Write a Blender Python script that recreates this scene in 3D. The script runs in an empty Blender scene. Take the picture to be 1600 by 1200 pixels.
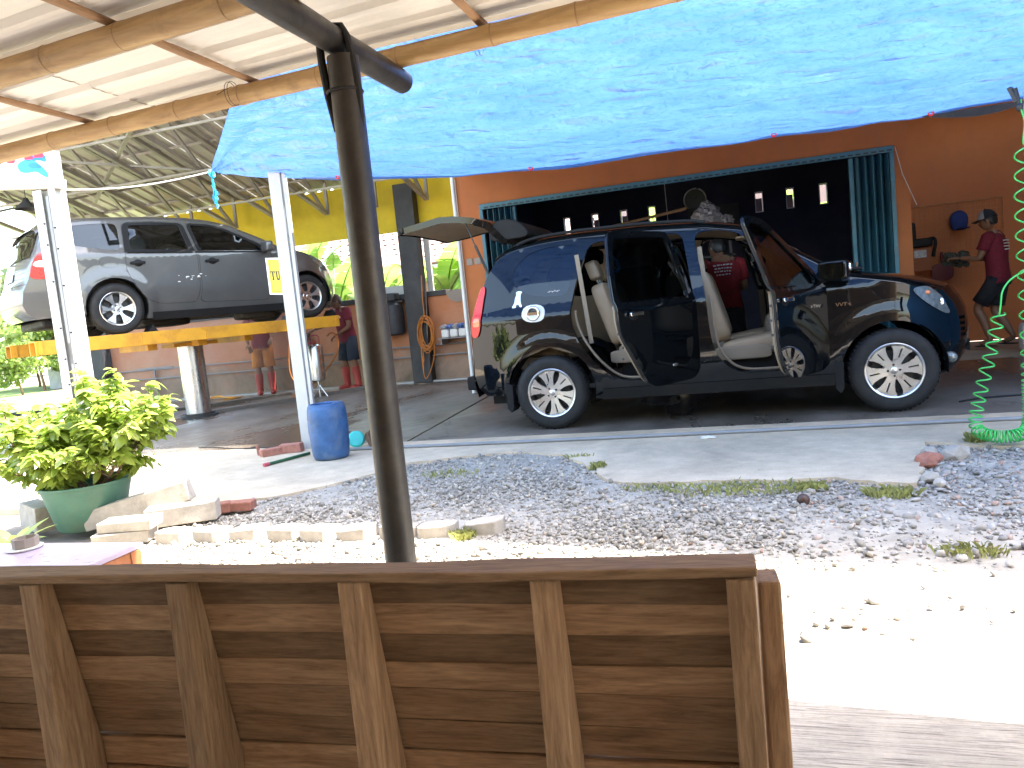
import bpy, bmesh, math, random
import numpy as np
from mathutils import Vector, Matrix, geometry
from math import sin, cos, pi, radians, sqrt, atan2

scene = bpy.context.scene
# ---------------------------------------------------------------- camera
CAM_F, CAM_H, YAW, PITCH, ROLL = 1200.0, 1.046, 0.2984, 0.0956, 0.0992
_cy, _sy, _cp, _sp = cos(YAW), sin(YAW), cos(PITCH), sin(PITCH)
_F = Vector((-_sy*_cp, _cy*_cp, -_sp)); _R0 = Vector((_cy, _sy, 0)); _U0 = _R0.cross(_F)
_R = cos(ROLL)*_R0 - sin(ROLL)*_U0; _U = sin(ROLL)*_R0 + cos(ROLL)*_U0
cam_data = bpy.data.cameras.new('camera'); cam = bpy.data.objects.new('camera', cam_data)
scene.collection.objects.link(cam)
_m = Matrix.Identity(4)
for _i, _a in enumerate((_R, _U, -_F)):
    for _j in range(3): _m[_j][_i] = _a[_j]
_m[2][3] = CAM_H
cam.matrix_world = _m
cam_data.sensor_fit = 'HORIZONTAL'; cam_data.sensor_width = 36.0
cam_data.lens = 36.0*CAM_F/1600.0
cam_data.clip_start = 0.05; cam_data.clip_end = 2000
scene.camera = cam
# ---------------------------------------------------------------- sky, sun, exposure
SUN_DIR = Vector((0.43, 0.2, 1.0)).normalized()      # towards the sun
SUN_EL = math.asin(SUN_DIR.z); SUN_AZ = atan2(SUN_DIR.x, SUN_DIR.y)
world = bpy.data.worlds.new('World'); scene.world = world; world.use_nodes = True
nt = world.node_tree; nt.nodes.clear()
sky = nt.nodes.new('ShaderNodeTexSky'); sky.sky_type = 'NISHITA'; sky.sun_disc = False
sky.sun_elevation = SUN_EL; sky.sun_rotation = SUN_AZ; sky.air_density = 1.6; sky.dust_density = 3.5; sky.ozone_density = 1.0
bg = nt.nodes.new('ShaderNodeBackground'); bg.inputs['Strength'].default_value = 0.15
wo = nt.nodes.new('ShaderNodeOutputWorld')
nt.links.new(sky.outputs[0], bg.inputs['Color']); nt.links.new(bg.outputs[0], wo.inputs['Surface'])
sun_data = bpy.data.lights.new('sun', 'SUN'); sun_data.energy = 3.6; sun_data.angle = radians(0.53); sun_data.color = (1.0, 0.95, 0.87)
sun = bpy.data.objects.new('sun', sun_data); scene.collection.objects.link(sun)
sun.location = (3, 3, 12); sun.rotation_euler = SUN_DIR.to_track_quat('Z', 'Y').to_euler()
vs = scene.view_settings; vs.view_transform = 'Standard'; vs.look = 'None'; vs.exposure = 3.1; vs.gamma = 1.0; vs.use_curve_mapping = False
scene.cycles.max_bounces = 8; scene.cycles.diffuse_bounces = 4; scene.cycles.glossy_bounces = 4
scene.cycles.transmission_bounces = 6; scene.cycles.transparent_max_bounces = 10
scene.cycles.caustics_reflective = False; scene.cycles.caustics_refractive = False
scene.cycles.sample_clamp_indirect = 6.0
scene.cycles.use_denoising = True

# ---------------------------------------------------------------- helpers
rng = random.Random(7)
COL = scene.collection
def V(*a): return Vector(a)
MW = {}
def chaikin(pts, it=2, closed=True):
    pts = [tuple(p) for p in pts]
    for _ in range(it):
        out = []; n = len(pts)
        rngi = range(n) if closed else range(n-1)
        if not closed: out.append(pts[0])
        for i in rngi:
            a, b = pts[i], pts[(i+1) % n]
            out.append(tuple(a[k]*.75+b[k]*.25 for k in range(len(a))))
            out.append(tuple(a[k]*.25+b[k]*.75 for k in range(len(a))))
        if not closed: out.append(pts[-1])
        pts = out
    return pts
def rounded(pts, r=.06, n=5):
    out = []; m = len(pts)
    for i in range(m):
        p0, p1, p2 = (V(*pts[(i+k) % m], 0) for k in (-1, 0, 1))
        a = p0-p1; b = p2-p1; la = min(r, a.length*.45); lb = min(r, b.length*.45)
        A = p1+a.normalized()*la; B_ = p1+b.normalized()*lb
        for k in range(n+1):
            t = k/n; q = A.lerp(p1, t).lerp(p1.lerp(B_, t), t); out.append((q.x, q.y))
    return out
def lerp_table(tab, x):
    if x <= tab[0][0]: return tab[0][1]
    for (a, fa), (b, fb) in zip(tab, tab[1:]):
        if x <= b: return fa + (fb-fa)*(x-a)/(b-a)
    return tab[-1][1]
def inside(p, poly):
    x, y = p; c = False; n = len(poly); j = n-1
    for i in range(n):
        xi, yi = poly[i]; xj, yj = poly[j]
        if (yi > y) != (yj > y) and x < (xj-xi)*(y-yi)/(yj-yi)+xi: c = not c
        j = i
    return c
def densify(poly, step):
    out = []
    for i in range(len(poly)):
        a, b = poly[i], poly[(i+1) % len(poly)]
        d = math.hypot(b[0]-a[0], b[1]-a[1]); n = max(1, int(d/step+.5))
        for k in range(n): out.append((a[0]+(b[0]-a[0])*k/n, a[1]+(b[1]-a[1])*k/n))
    return out
def frame(d):
    d = d.normalized(); u = V(0, 0, 1) if abs(d.z) < .95 else V(1, 0, 0)
    s = d.cross(u).normalized(); return s, s.cross(d).normalized()
class MB:
    def __init__(s): s.v = []; s.f = []; s.n = None; s.mi = []
    def add(s, vs, fs):
        o = len(s.v); s.v += [tuple(v) for v in vs]; s.f += [tuple(i+o for i in f) for f in fs]; return s
    def box(s, c, d, rot=None):
        hx, hy, hz = d[0]/2, d[1]/2, d[2]/2
        vs = [V(x, y, z) for x in (-hx, hx) for y in (-hy, hy) for z in (-hz, hz)]
        if rot is not None:
            if not isinstance(rot, Matrix): rot = Matrix.Rotation(rot, 3, 'Z')
            vs = [rot @ v for v in vs]
        c = V(*c); vs = [v+c for v in vs]
        return s.add(vs, [(0,1,3,2),(4,6,7,5),(0,4,5,1),(2,3,7,6),(0,2,6,4),(1,5,7,3)])
    def bx(s, x0, x1, y0, y1, z0, z1):
        return s.box(((x0+x1)/2, (y0+y1)/2, (z0+z1)/2), (abs(x1-x0), abs(y1-y0), abs(z1-z0)))
    def bar(s, p0, p1, w, h, up=None):
        p0, p1 = V(*p0), V(*p1); d = (p1-p0).normalized()
        u = V(*up) if up else (V(0,0,1) if abs(d.z) < .95 else V(0,1,0))
        sd = d.cross(u).normalized(); u = sd.cross(d).normalized()
        vs = []
        for p in (p0, p1):
            for a, b in ((-1,-1),(1,-1),(1,1),(-1,1)): vs.append(p+sd*a*w/2+u*b*h/2)
        return s.add(vs, [(0,1,2,3)[::-1],(4,5,6,7),(0,1,5,4),(1,2,6,5),(2,3,7,6),(3,0,4,7)])
    def tube(s, pts, r, seg=10, cap=True, ell=None):
        pts = [V(*p) for p in pts]; n = len(pts)
        rs = r if isinstance(r, (list, tuple)) else [r]*n
        d0 = (pts[1]-pts[0]).normalized(); a, b = frame(d0); vs = []; fs = []
        for i, p in enumerate(pts):
            d = (pts[min(i+1, n-1)]-pts[max(i-1, 0)])
            d = d.normalized() if d.length > 1e-9 else d0
            a = (a - d*a.dot(d))
            a = a.normalized() if a.length > 1e-6 else frame(d)[0]
            b = d.cross(a)
            for k in range(seg):
                t = 2*pi*k/seg; vs.append(p+(a*cos(t)+b*sin(t))*rs[i])
        for i in range(n-1):
            for k in range(seg):
                k2 = (k+1) % seg; fs.append((i*seg+k, i*seg+k2, (i+1)*seg+k2, (i+1)*seg+k))
        if cap: fs.append(tuple(range(seg))[::-1]); fs.append(tuple((n-1)*seg+k for k in range(seg)))
        return s.add(vs, fs)
    def cyl(s, p0, p1, r0, r1=None, seg=16): return s.tube([p0, p1], [r0, r0 if r1 is None else r1], seg)
    def lathe(s, prof, c=(0,0,0), axis=(0,0,1), seg=24, closed=False):
        c = V(*c); ax = V(*axis).normalized(); a, b = frame(ax); vs = []; fs = []; n = len(prof)
        for r, h in prof:
            for k in range(seg):
                t = 2*pi*k/seg; vs.append(c+ax*h+(a*cos(t)+b*sin(t))*r)
        for i in range(n if closed else n-1):
            j = (i+1) % n
            for k in range(seg):
                k2 = (k+1) % seg; fs.append((i*seg+k, j*seg+k, j*seg+k2, i*seg+k2))
        return s.add(vs, fs)
    def prism(s, poly, fn, d0, d1):
        """poly: 2-D outline, fn(u,v,d)->3-D"""
        n = len(poly); vs = [V(*fn(u, v, d0)) for u, v in poly]+[V(*fn(u, v, d1)) for u, v in poly]
        fs = [tuple(range(n))[::-1], tuple(range(n, 2*n))]+[(i, (i+1) % n, n+(i+1) % n, n+i) for i in range(n)]
        return s.add(vs, fs)
    def ball(s, c, r, seg=16, rings=10, rot=None):
        r = r if isinstance(r, (tuple, list)) else (r, r, r); c = V(*c); vs = []; fs = []
        for i in range(rings+1):
            p = pi*i/rings
            for k in range(seg):
                t = 2*pi*k/seg; q = V(r[0]*sin(p)*cos(t), r[1]*sin(p)*sin(t), r[2]*cos(p))
                if rot is not None: q = rot @ q
                vs.append(c+q)
        for i in range(rings):
            for k in range(seg):
                k2 = (k+1) % seg; fs.append((i*seg+k, (i+1)*seg+k, (i+1)*seg+k2, i*seg+k2))
        return s.add(vs, fs)
    def grid(s, fn, us, vs_):
        n = len(vs_); pts = [V(*fn(u, v)) for u in us for v in vs_]; fs = []
        for i in range(len(us)-1):
            for j in range(n-1): fs.append((i*n+j, (i+1)*n+j, (i+1)*n+j+1, i*n+j+1))
        return s.add(pts, fs)
    def torus(s, c, R, r, axis=(0,0,1), seg=28, seg2=8):
        prof = [(R+r*cos(2*pi*k/seg2), r*sin(2*pi*k/seg2)) for k in range(seg2)]
        return s.lathe(prof, c, axis, seg, closed=True)
    def cdt(s, outline, holes, fn, step=.05, skirt=None, flip=False):
        """triangulated panel: 2-D outline with holes mapped by fn(u,v)->3-D; skirt: vector added along all rims"""
        O = densify(outline, step); H = [densify(h, step) for h in holes]
        vs = [Vector(p) for p in O]; es = [(i, (i+1) % len(O)) for i in range(len(O))]; loops = [list(range(len(O)))]
        for h in H:
            o = len(vs); vs += [Vector(p) for p in h]; es += [(o+i, o+(i+1) % len(h)) for i in range(len(h))]; loops.append(list(range(o, o+len(h))))
        bnd = np.array([tuple(v) for v in vs])
        xs = [p[0] for p in O]; ys = [p[1] for p in O]
        x = min(xs)+step*.5; row = 0
        while x < max(xs):
            y = min(ys)+step*(.5 if row % 2 else 0.0)
            while y < max(ys):
                if inside((x, y), O) and not any(inside((x, y), h) for h in H):
                    if np.min(np.hypot(bnd[:, 0]-x, bnd[:, 1]-y)) > step*.55: vs.append(Vector((x, y)))
                y += step
            x += step*.9; row += 1
        ov, oe, of, a, b, c = geometry.delaunay_2d_cdt(vs, es, [], 0, 1e-6)
        fs = []
        for f in of:
            cx = sum(ov[i][0] for i in f)/len(f); cy = sum(ov[i][1] for i in f)/len(f)
            if inside((cx, cy), O) and not any(inside((cx, cy), h) for h in H): fs.append(tuple(f)[::-1] if flip else tuple(f))
        P = [V(*fn(p[0], p[1])) for p in ov]
        base = len(s.v)
        s.add(P, fs)
        if skirt is not None:
            sk = skirt
            for lp in loops:
                pp = [V(*fn(vs[i][0], vs[i][1])) for i in lp]; n = len(pp)
                qq = [(sk(p) if callable(sk) else p+V(*sk)) for p in pp]
                s.add(pp+qq, [(i, (i+1) % n, n+(i+1) % n, n+i) for i in range(n)])
        return s
    def xf(s, fn, start=0):
        s.v[start:] = [tuple(fn(V(*v))) for v in s.v[start:]]; return s
def mesh_of(name, mb, mats, smooth=True, angle=38):
    me = bpy.data.meshes.new(name); me.from_pydata([tuple(v) for v in mb.v], [], mb.f)
    for m in (mats if isinstance(mats, (list, tuple)) else [mats]):
        if m is not None: me.materials.append(m)
    me.validate(); me.update()
    if smooth:
        me.shade_smooth()
        if angle < 179: me.set_sharp_from_angle(angle=radians(angle))
    return me
def base_of(mb):
    a = np.array(mb.v); lo = a.min(0); hi = a.max(0)
    return V((lo[0]+hi[0])/2, (lo[1]+hi[1])/2, lo[2])
def tag(o, label=None, cat=None, group=None, kind=None):
    if label: o['label'] = label
    if cat: o['category'] = cat
    if group: o['group'] = group
    if kind: o['kind'] = kind
    return o
def obj(name, mb, mat, parent=None, label=None, cat=None, group=None, kind=None, smooth=True, angle=38, bevel=0, local=False, fixn=True, origin=None, solid=0):
    """one mesh object; mesh given in world coordinates unless local=True"""
    if parent is not None:
        if not local:
            inv = MW[parent].inverted(); mb.v = [tuple(inv @ V(*v)) for v in mb.v]
        loc = V(0, 0, 0)
    elif local: loc = V(0, 0, 0)
    else:
        loc = V(*origin) if origin is not None else base_of(mb)
        mb.v = [tuple(V(*v)-loc) for v in mb.v]
    me = mesh_of(name, mb, mat, smooth, angle)
    if fixn:
        bm = bmesh.new(); bm.from_mesh(me); bmesh.ops.recalc_face_normals(bm, faces=bm.faces); bm.to_mesh(me); bm.free()
    o = bpy.data.objects.new(name, me); COL.objects.link(o); o.location = loc
    if parent is not None: o.parent = parent; MW[o] = MW[parent].copy()
    else: MW[o] = Matrix.Translation(loc)
    if solid:
        m = o.modifiers.new('thickness', 'SOLIDIFY'); m.thickness = solid; m.offset = 0
    if bevel:
        m = o.modifiers.new('bevel', 'BEVEL'); m.width = bevel; m.segments = 2; m.limit_method = 'ANGLE'; m.angle_limit = radians(40)
    return tag(o, label, cat, group, kind)
def thing(name, label, cat, loc=(0,0,0), rotz=0, group=None):
    o = bpy.data.objects.new(name, None); COL.objects.link(o); o.empty_display_size = .1
    o.location = loc; o.rotation_euler = (0, 0, rotz)
    MW[o] = Matrix.Translation(V(*loc)) @ Matrix.Rotation(rotz, 4, 'Z')
    return tag(o, label, cat, group)
def share(src, name, parent=None, loc=None, rot=None, scale=None):
    """object sharing src's mesh"""
    o = bpy.data.objects.new(name, src.data if hasattr(src, 'data') else src); COL.objects.link(o)
    if parent is not None: o.parent = parent
    if loc is not None: o.location = loc
    if rot is not None: o.rotation_euler = rot
    if scale is not None: o.scale = scale
    return o
def rot_about(c, ang, axis='Z'):
    c = V(*c); R = Matrix.Rotation(ang, 3, axis)
    return lambda p: R @ (p-c) + c

# ---------------------------------------------------------------- materials
class N:
    def __init__(s, name):
        s.m = bpy.data.materials.new(name); s.m.use_nodes = True; s.t = s.m.node_tree; s.b = s.t.nodes['Principled BSDF']; s.out = s.t.nodes['Material Output']
    def n(s, typ, **kw):
        x = s.t.nodes.new('ShaderNode'+typ)
        for k, v in kw.items():
            if k in x.inputs: x.inputs[k].default_value = v
            else: setattr(x, k, v)
        return x
    def l(s, a, b): s.t.links.new(a, b)
    def coords(s, stretch=(1,1,1), gen='Object'):
        tc = s.n('TexCoord'); mp = s.n('Mapping'); mp.inputs['Scale'].default_value = stretch
        s.l(tc.outputs[gen], mp.inputs['Vector']); return mp.outputs[0]
    def noise(s, vec, scale, detail=6, rough=.6, dist=0):
        x = s.n('TexNoise'); x.inputs['Scale'].default_value = scale; x.inputs['Detail'].default_value = detail
        x.inputs['Roughness'].default_value = rough; x.inputs['Distortion'].default_value = dist
        s.l(vec, x.inputs['Vector']); return x.outputs['Fac']
    def ramp(s, fac, stops):
        x = s.n('ValToRGB'); e = x.color_ramp.elements
        while len(e) < len(stops): e.new(.5)
        for el, (p, c) in zip(e, stops):
            el.position = p; el.color = (c[0], c[1], c[2], 1) if hasattr(c, '__len__') else (c, c, c, 1)
        s.l(fac, x.inputs[0]); return x.outputs[0]
    def mix(s, a, b, fac, mode='MIX'):
        x = s.n('Mix', data_type='RGBA', blend_type=mode)
        for val, sock in ((fac, x.inputs[0]), (a, x.inputs[6]), (b, x.inputs[7])):
            if hasattr(val, 'is_linked'): s.l(val, sock)
            else: sock.default_value = val if not hasattr(val, '__len__') else (tuple(val)+(1,))[:4]
        return x.outputs[2]
    def bump(s, h, strength=.3, dist=.01, prev=None):
        x = s.n('Bump'); x.inputs['Strength'].default_value = strength; x.inputs['Distance'].default_value = dist
        s.l(h, x.inputs['Height'])
        if prev is not None: s.l(prev, x.inputs['Normal'])
        return x.outputs[0]
    def math(s, op, a, b=0.0):
        x = s.n('Math', operation=op)
        for val, sock in ((a, x.inputs[0]), (b, x.inputs[1])):
            if hasattr(val, 'is_linked'): s.l(val, sock)
            else: sock.default_value = val
        return x.outputs[0]
    def set(s, **kw):
        for k, v in kw.items():
            k = {'color':'Base Color','rough':'Roughness','metal':'Metallic','spec':'Specular IOR Level','coat':'Coat Weight','coatr':'Coat Roughness','normal':'Normal','trans':'Transmission Weight','alpha':'Alpha','sheen':'Sheen Weight','ior':'IOR'}[k]
            if hasattr(v, 'is_linked'): s.l(v, s.b.inputs[k])
            else: s.b.inputs[k].default_value = v if not hasattr(v, '__len__') else (tuple(v)+(1,))[:4]
        return s
def simple(name, col, rough=.6, metal=0, var=.18, scale=6, bump=.0, bscale=80, coat=0, spec=.5, stretch=(1,1,1), col2=None, objrand=0, rvar=.1, dirt=None, dirt_amt=.5):
    m = N(name); vec = m.coords(stretch)
    f = m.noise(vec, scale, 8, .65)
    lo = tuple(c*(1-var) for c in col); hi = col2 or tuple(min(1, c*(1+var)) for c in col)
    c = m.ramp(f, [(.3, lo), (.7, hi)])
    if objrand:
        oi = m.n('ObjectInfo'); k = m.math('MULTIPLY_ADD', oi.outputs['Random'], 2*objrand); m.t.nodes[-1].inputs[2].default_value = 1-objrand
        hs = m.n('HueSaturation'); m.l(k, hs.inputs['Value']); m.l(c, hs.inputs['Color']); c = hs.outputs[0]
    if dirt:
        g = m.noise(vec, scale*.35, 10, .7, .4); gm = m.ramp(g, [(.48, 0), (.68, dirt_amt)]); c = m.mix(c, dirt, gm)
    m.set(color=c, metal=metal, coat=coat, spec=spec)
    r = m.ramp(m.noise(vec, scale*2.3, 6), [(.3, max(.02, rough-rvar)), (.7, min(1, rough+rvar))]); m.set(rough=r)
    if bump: m.set(normal=m.bump(m.noise(vec, bscale, 5, .6), bump, .004))
    return m.m
MT = {}
# ---- material library
MT['rubber'] = simple('rubber', (.012,.012,.0125), .75, var=.3, bump=.15, bscale=200)
MT['black_plastic'] = simple('black_plastic', (.012,.012,.013), .6, var=.2, spec=.2)
MT['alloy'] = simple('alloy', (.62,.62,.62), .32, 1.0, var=.08, rvar=.08)
MT['chrome'] = simple('chrome', (.8,.8,.8), .09, 1.0, var=.05, rvar=.03)
MT['steel'] = simple('steel', (.55,.56,.57), .28, 1.0, var=.15, scale=9, stretch=(1,1,.15))
MT['dark_metal'] = simple('dark_metal', (.05,.05,.05), .55, .6, var=.3)
MT['beige'] = simple('beige_leather', (.33,.245,.16), .55, var=.1, bump=.15, bscale=300)
MT['beige_trim'] = simple('beige_trim', (.25,.2,.145), .6, var=.08)
MT['carpet'] = simple('carpet', (.05,.045,.04), .95, var=.3, bump=.5, bscale=400)
MT['lampred'] = simple('lamp_red', (.62,.012,.008), .3, coat=.25, var=.15)
MT['lampclear'] = simple('lamp_clear', (.17,.19,.185), .12, .3, coat=.8, var=.5, scale=30)
MT['lampamber'] = simple('lamp_amber', (.6,.18,.06), .15, coat=1)
MT['white_paint'] = simple('white_paint', (.47,.47,.455), .5, var=.06, dirt=(.35,.33,.3), dirt_amt=.5)
MT['white_plastic'] = simple('white_plastic', (.75,.75,.73), .4, var=.06)
MT['skin'] = simple('skin', (.23,.115,.066), .5, var=.12, spec=.4)
MT['hair'] = simple('hair', (.012,.01,.009), .5, var=.3)
MT['shirt'] = simple('maroon_cloth', (.15,.008,.022), .85, var=.22, scale=14, bump=.5, bscale=26)
MT['shirt2'] = simple('red_cloth', (.2,.008,.012), .85, var=.22, scale=14, bump=.5, bscale=26)
MT['shorts_black'] = simple('black_cloth', (.012,.012,.016), .9, var=.3, bump=.4, bscale=26)
MT['shorts_navy'] = simple('navy_cloth', (.02,.03,.05), .9, var=.3, bump=.4, bscale=26)
MT['shorts_orange'] = simple('orange_cloth', (.52,.2,.035), .85, var=.25, bump=.4, bscale=26)
MT['boot'] = simple('red_rubber_boot', (.36,.055,.045), .4, var=.2)
MT['print'] = simple('white_print', (.6,.58,.56), .7, var=.1)
MT['cap_brown'] = simple('brown_cap', (.09,.045,.03), .8, var=.2)
MT['cap_grey'] = simple('grey_cap', (.3,.3,.31), .85, var=.1)
MT['sandal'] = simple('sandal', (.03,.025,.02), .7)
MT['drum'] = simple('blue_drum', (.035,.105,.25), .5, var=.3, scale=9, bump=.1, dirt=(.16,.2,.25), dirt_amt=.8)
MT['green_hose'] = simple('green_hose', (.05,.5,.1), .3, var=.1, coat=.3)
MT['orange_hose'] = simple('orange_hose', (.48,.17,.03), .5, var=.15)
MT['yellow_hose'] = simple('yellow_hose', (.7,.33,.04), .5, var=.15)
MT['pipe_grey'] = simple('grey_pipe', (.24,.25,.26), .5, var=.15, scale=3)
MT['turquoise'] = simple('turquoise_plastic', (.04,.5,.45), .5, var=.1)
MT['mop'] = simple('mop_brown', (.15,.085,.05), .9, var=.3)
MT['brick'] = simple('red_brick', (.33,.14,.1), .9, var=.3, scale=20, bump=.5, objrand=.2)
MT['paver'] = simple('grey_paver', (.42,.38,.33), .92, var=.2, scale=14, bump=.6, bscale=90, objrand=.12, dirt=(.2,.17,.12), dirt_amt=.5)
MT['tub'] = simple('green_tub', (.085,.2,.14), .55, var=.15, dirt=(.16,.2,.13), dirt_amt=.6)
MT['soil'] = simple('soil', (.05,.035,.022), .95, var=.4, scale=30, bump=1)
MT['bark'] = simple('bark', (.2,.13,.08), .9, var=.3, scale=20, bump=.6)
MT['teal_gate'] = simple('teal_gate', (.028,.125,.175), .5, var=.25, scale=5, stretch=(1,1,.3), dirt=(.06,.1,.12), dirt_amt=.5)
MT['teal_frame'] = simple('teal_frame', (.06,.2,.27), .5, var=.2, dirt=(.13,.1,.07), dirt_amt=.4)
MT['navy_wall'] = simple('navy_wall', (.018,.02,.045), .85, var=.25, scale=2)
MT['yellow_paint'] = simple('yellow_wall', (.62,.46,.02), .8, var=.12, scale=2.5, bump=.15, dirt=(.42,.3,.03), dirt_amt=.5)
MT['yellow_steel'] = simple('yellow_steel', (.62,.3,.02), .5, var=.12, scale=5, dirt=(.25,.1,.02), dirt_amt=.7)
MT['black_column'] = simple('black_column', (.022,.023,.026), .6, var=.3, scale=3, dirt=(.07,.07,.07), dirt_amt=.5)
MT['truss'] = simple('galvanised_truss', (.3,.275,.24), .5, .35, var=.2, scale=4)
MT['washroof'] = simple('galvanised_sheet', (.5,.475,.43), .5, .1, var=.22, scale=1.5, dirt=(.22,.18,.13), dirt_amt=.5)
MT['shelter_sheet'] = simple('cream_sheet', (.84,.80,.73), .45, .0, var=.07, scale=1.2, stretch=(.35,3,1), dirt=(.6,.53,.44), dirt_amt=.5)
MT['dark_pipe'] = simple('dark_pipe', (.028,.024,.02), .42, 0, var=.35, scale=10, bump=.12, bscale=60, dirt=(.09,.078,.065), dirt_amt=.5)
MT['batten'] = simple('bamboo_batten', (.34,.2,.105), .8, var=.3, scale=8, stretch=(6,.6,6), bump=.5, bscale=40)
MT['white_cloth'] = simple('white_banner', (.8,.82,.84), .6, var=.05)
MT['blue_print'] = simple('blue_print', (.02,.2,.6), .6); MT['red_print'] = simple('red_print', (.6,.03,.06), .6); MT['cyan_print'] = simple('cyan_print', (.04,.42,.7), .6)
MT['sign_yellow'] = simple('sign_yellow', (.75,.62,.03), .45, var=.05)
MT['letter'] = simple('letter_black', (.02,.016,.012), .5)
MT['cyl_dark'] = simple('dark_tank', (.03,.032,.036), .6, var=.3)
MT['bag'] = simple('plastic_bag', (.38,.38,.4), .25, var=.45, scale=30, bump=1, bscale=50)
MT['bag_red'] = simple('red_bag', (.3,.03,.05), .35, var=.3, scale=30, bump=.8)
MT['bag_blue'] = simple('blue_bag', (.08,.16,.4), .35, var=.5, scale=30, bump=.8)
MT['cord'] = simple('white_cord', (.6,.58,.55), .7)
MT['rope_blue'] = simple('blue_rope', (.02,.35,.62), .6)
MT['wallclock'] = simple('clock_face', (.06,.075,.065), .4)
MT['darkcloth'] = simple('dark_goods', (.03,.03,.033), .7, var=.4, scale=12)
MT['plaster_pink'] = simple('pink_plaster', (.36,.25,.22), .9, var=.1)
MT['tile_roof'] = simple('roof_tile', (.3,.2,.165), .85, var=.2, scale=9, objrand=.18, dirt=(.3,.22,.18), dirt_amt=.6)
MT['grass'] = simple('grass_blade', (.3,.31,.1), .7, var=.4, scale=4)
MT['lawn'] = simple('lawn', (.2,.27,.08), .9, var=.3, scale=1.5, bump=.6, bscale=30)
MT['dirt'] = simple('dirt_ground', (.23,.2,.165), .95, var=.25, scale=3, bump=.6, bscale=40)
MT['blue_paint'] = simple('blue_paint', (.02,.2,.5), .6)
MT['grey_block'] = simple('grey_block', (.4,.4,.4), .9)
MT['table_top'] = simple('lilac_table_cover', (.46,.38,.5), .35, var=.06)
MT['table_wood'] = simple('orange_wood', (.36,.13,.05), .55, var=.2, stretch=(.3,4,4))
MT['ash_stone'] = simple('ashtray_stone', (.3,.26,.225), .8, var=.1)
MT['mesh_wire'] = simple('wire_grid', (.45,.22,.09), .6)

def bench_wood(name='bench_wood', st=(1.6, 16, 16)):
    m = N(name); vec = m.coords(st); oi = m.n('ObjectInfo')
    add = m.n('VectorMath', operation='ADD'); m.l(vec, add.inputs[0])
    sc = m.n('VectorMath', operation='SCALE'); sc.inputs[0].default_value = (37, 19, 53); m.l(oi.outputs['Random'], sc.inputs['Scale']); m.l(sc.outputs[0], add.inputs[1])
    g = m.noise(add.outputs[0], 3.2, 10, .7, 1.2); g2 = m.noise(add.outputs[0], 14, 6, .6, .3)
    c = m.ramp(g, [(.25, (.2,.105,.05)), (.5, (.41,.245,.13)), (.75, (.55,.36,.205))])
    c = m.mix(c, m.ramp(g2, [(.35, .45), (.6, 1.0)]), .5, 'MULTIPLY')
    hs = m.n('HueSaturation'); k = m.n('MapRange'); k.inputs[3].default_value = .6; k.inputs[4].default_value = 1.3
    m.l(oi.outputs['Random'], k.inputs[0]); m.l(k.outputs[0], hs.inputs['Value']); m.l(c, hs.inputs['Color']); hs.inputs['Saturation'].default_value = .92
    m.set(color=hs.outputs[0], rough=m.ramp(g, [(.3, .45), (.7, .7)]), spec=.2, normal=m.bump(g2, .35, .003)); return m.m
MT['bench'] = bench_wood(); MT['bench_v'] = bench_wood('bench_wood_upright', (16, 16, 1.6))
def bamboo():
    m = N('bamboo'); vec = m.coords((.7, 9, 9)); g = m.noise(vec, 4, 8, .65, .4)
    c = m.ramp(g, [(.25, (.27,.155,.06)), (.55, (.46,.29,.12)), (.8, (.6,.42,.2))])
    b = m.noise(m.coords((3, 3, 3)), 2.2, 6, .7); c = m.mix(c, (.16,.085,.04), m.ramp(b, [(.55, 0), (.75, .6)]))
    m.set(color=c, rough=.5, normal=m.bump(g, .2, .004)); return m.m
MT['bamboo'] = bamboo()
def paint(name, col, flake=.0, rough=.3):
    m = N(name); vec = m.coords(); g = m.noise(vec, 3.5, 6, .6)
    c = m.ramp(g, [(.3, tuple(x*.9 for x in col)), (.7, tuple(x*1.1 for x in col))])
    d = m.noise(vec, 1.7, 8, .7)
    m.set(color=c, rough=rough, metal=flake, coat=1.0, coatr=m.ramp(d, [(.4, .015), (.75, .06)]), spec=.5 if flake else .0); return m.m
MT['car_black'] = paint('black_car_paint', (.004,.005,.006), .0, .45)
MT['car_grey'] = paint('grey_car_paint', (.085,.084,.083), .35, .4)
def car_glass(name, tint, op):
    m = N(name); t = m.t
    tr = m.n('BsdfTransparent'); tr.inputs[0].default_value = (*tint, 1)
    gl = m.n('BsdfGlossy'); gl.inputs['Roughness'].default_value = .02; gl.inputs['Color'].default_value = (.9,.95,1,1)
    fr = m.n('Fresnel'); fr.inputs['IOR'].default_value = 1.42
    fac = m.math('MULTIPLY_ADD', fr.outputs[0], 1.0); m.t.nodes[-1].inputs[2].default_value = op
    mx = m.n('MixShader'); m.l(fac, mx.inputs[0]); m.l(tr.outputs[0], mx.inputs[1]); m.l(gl.outputs[0], mx.inputs[2]); m.l(mx.outputs[0], m.out.inputs['Surface']); return m.m
MT['glass_dark'] = car_glass('tinted_glass', (.045,.06,.07), .02)
MT['glass_mid'] = car_glass('smoked_glass', (.22,.24,.25), .03)
MT['glass_clear'] = car_glass('clear_glass', (.8,.86,.86), .03)
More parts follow.
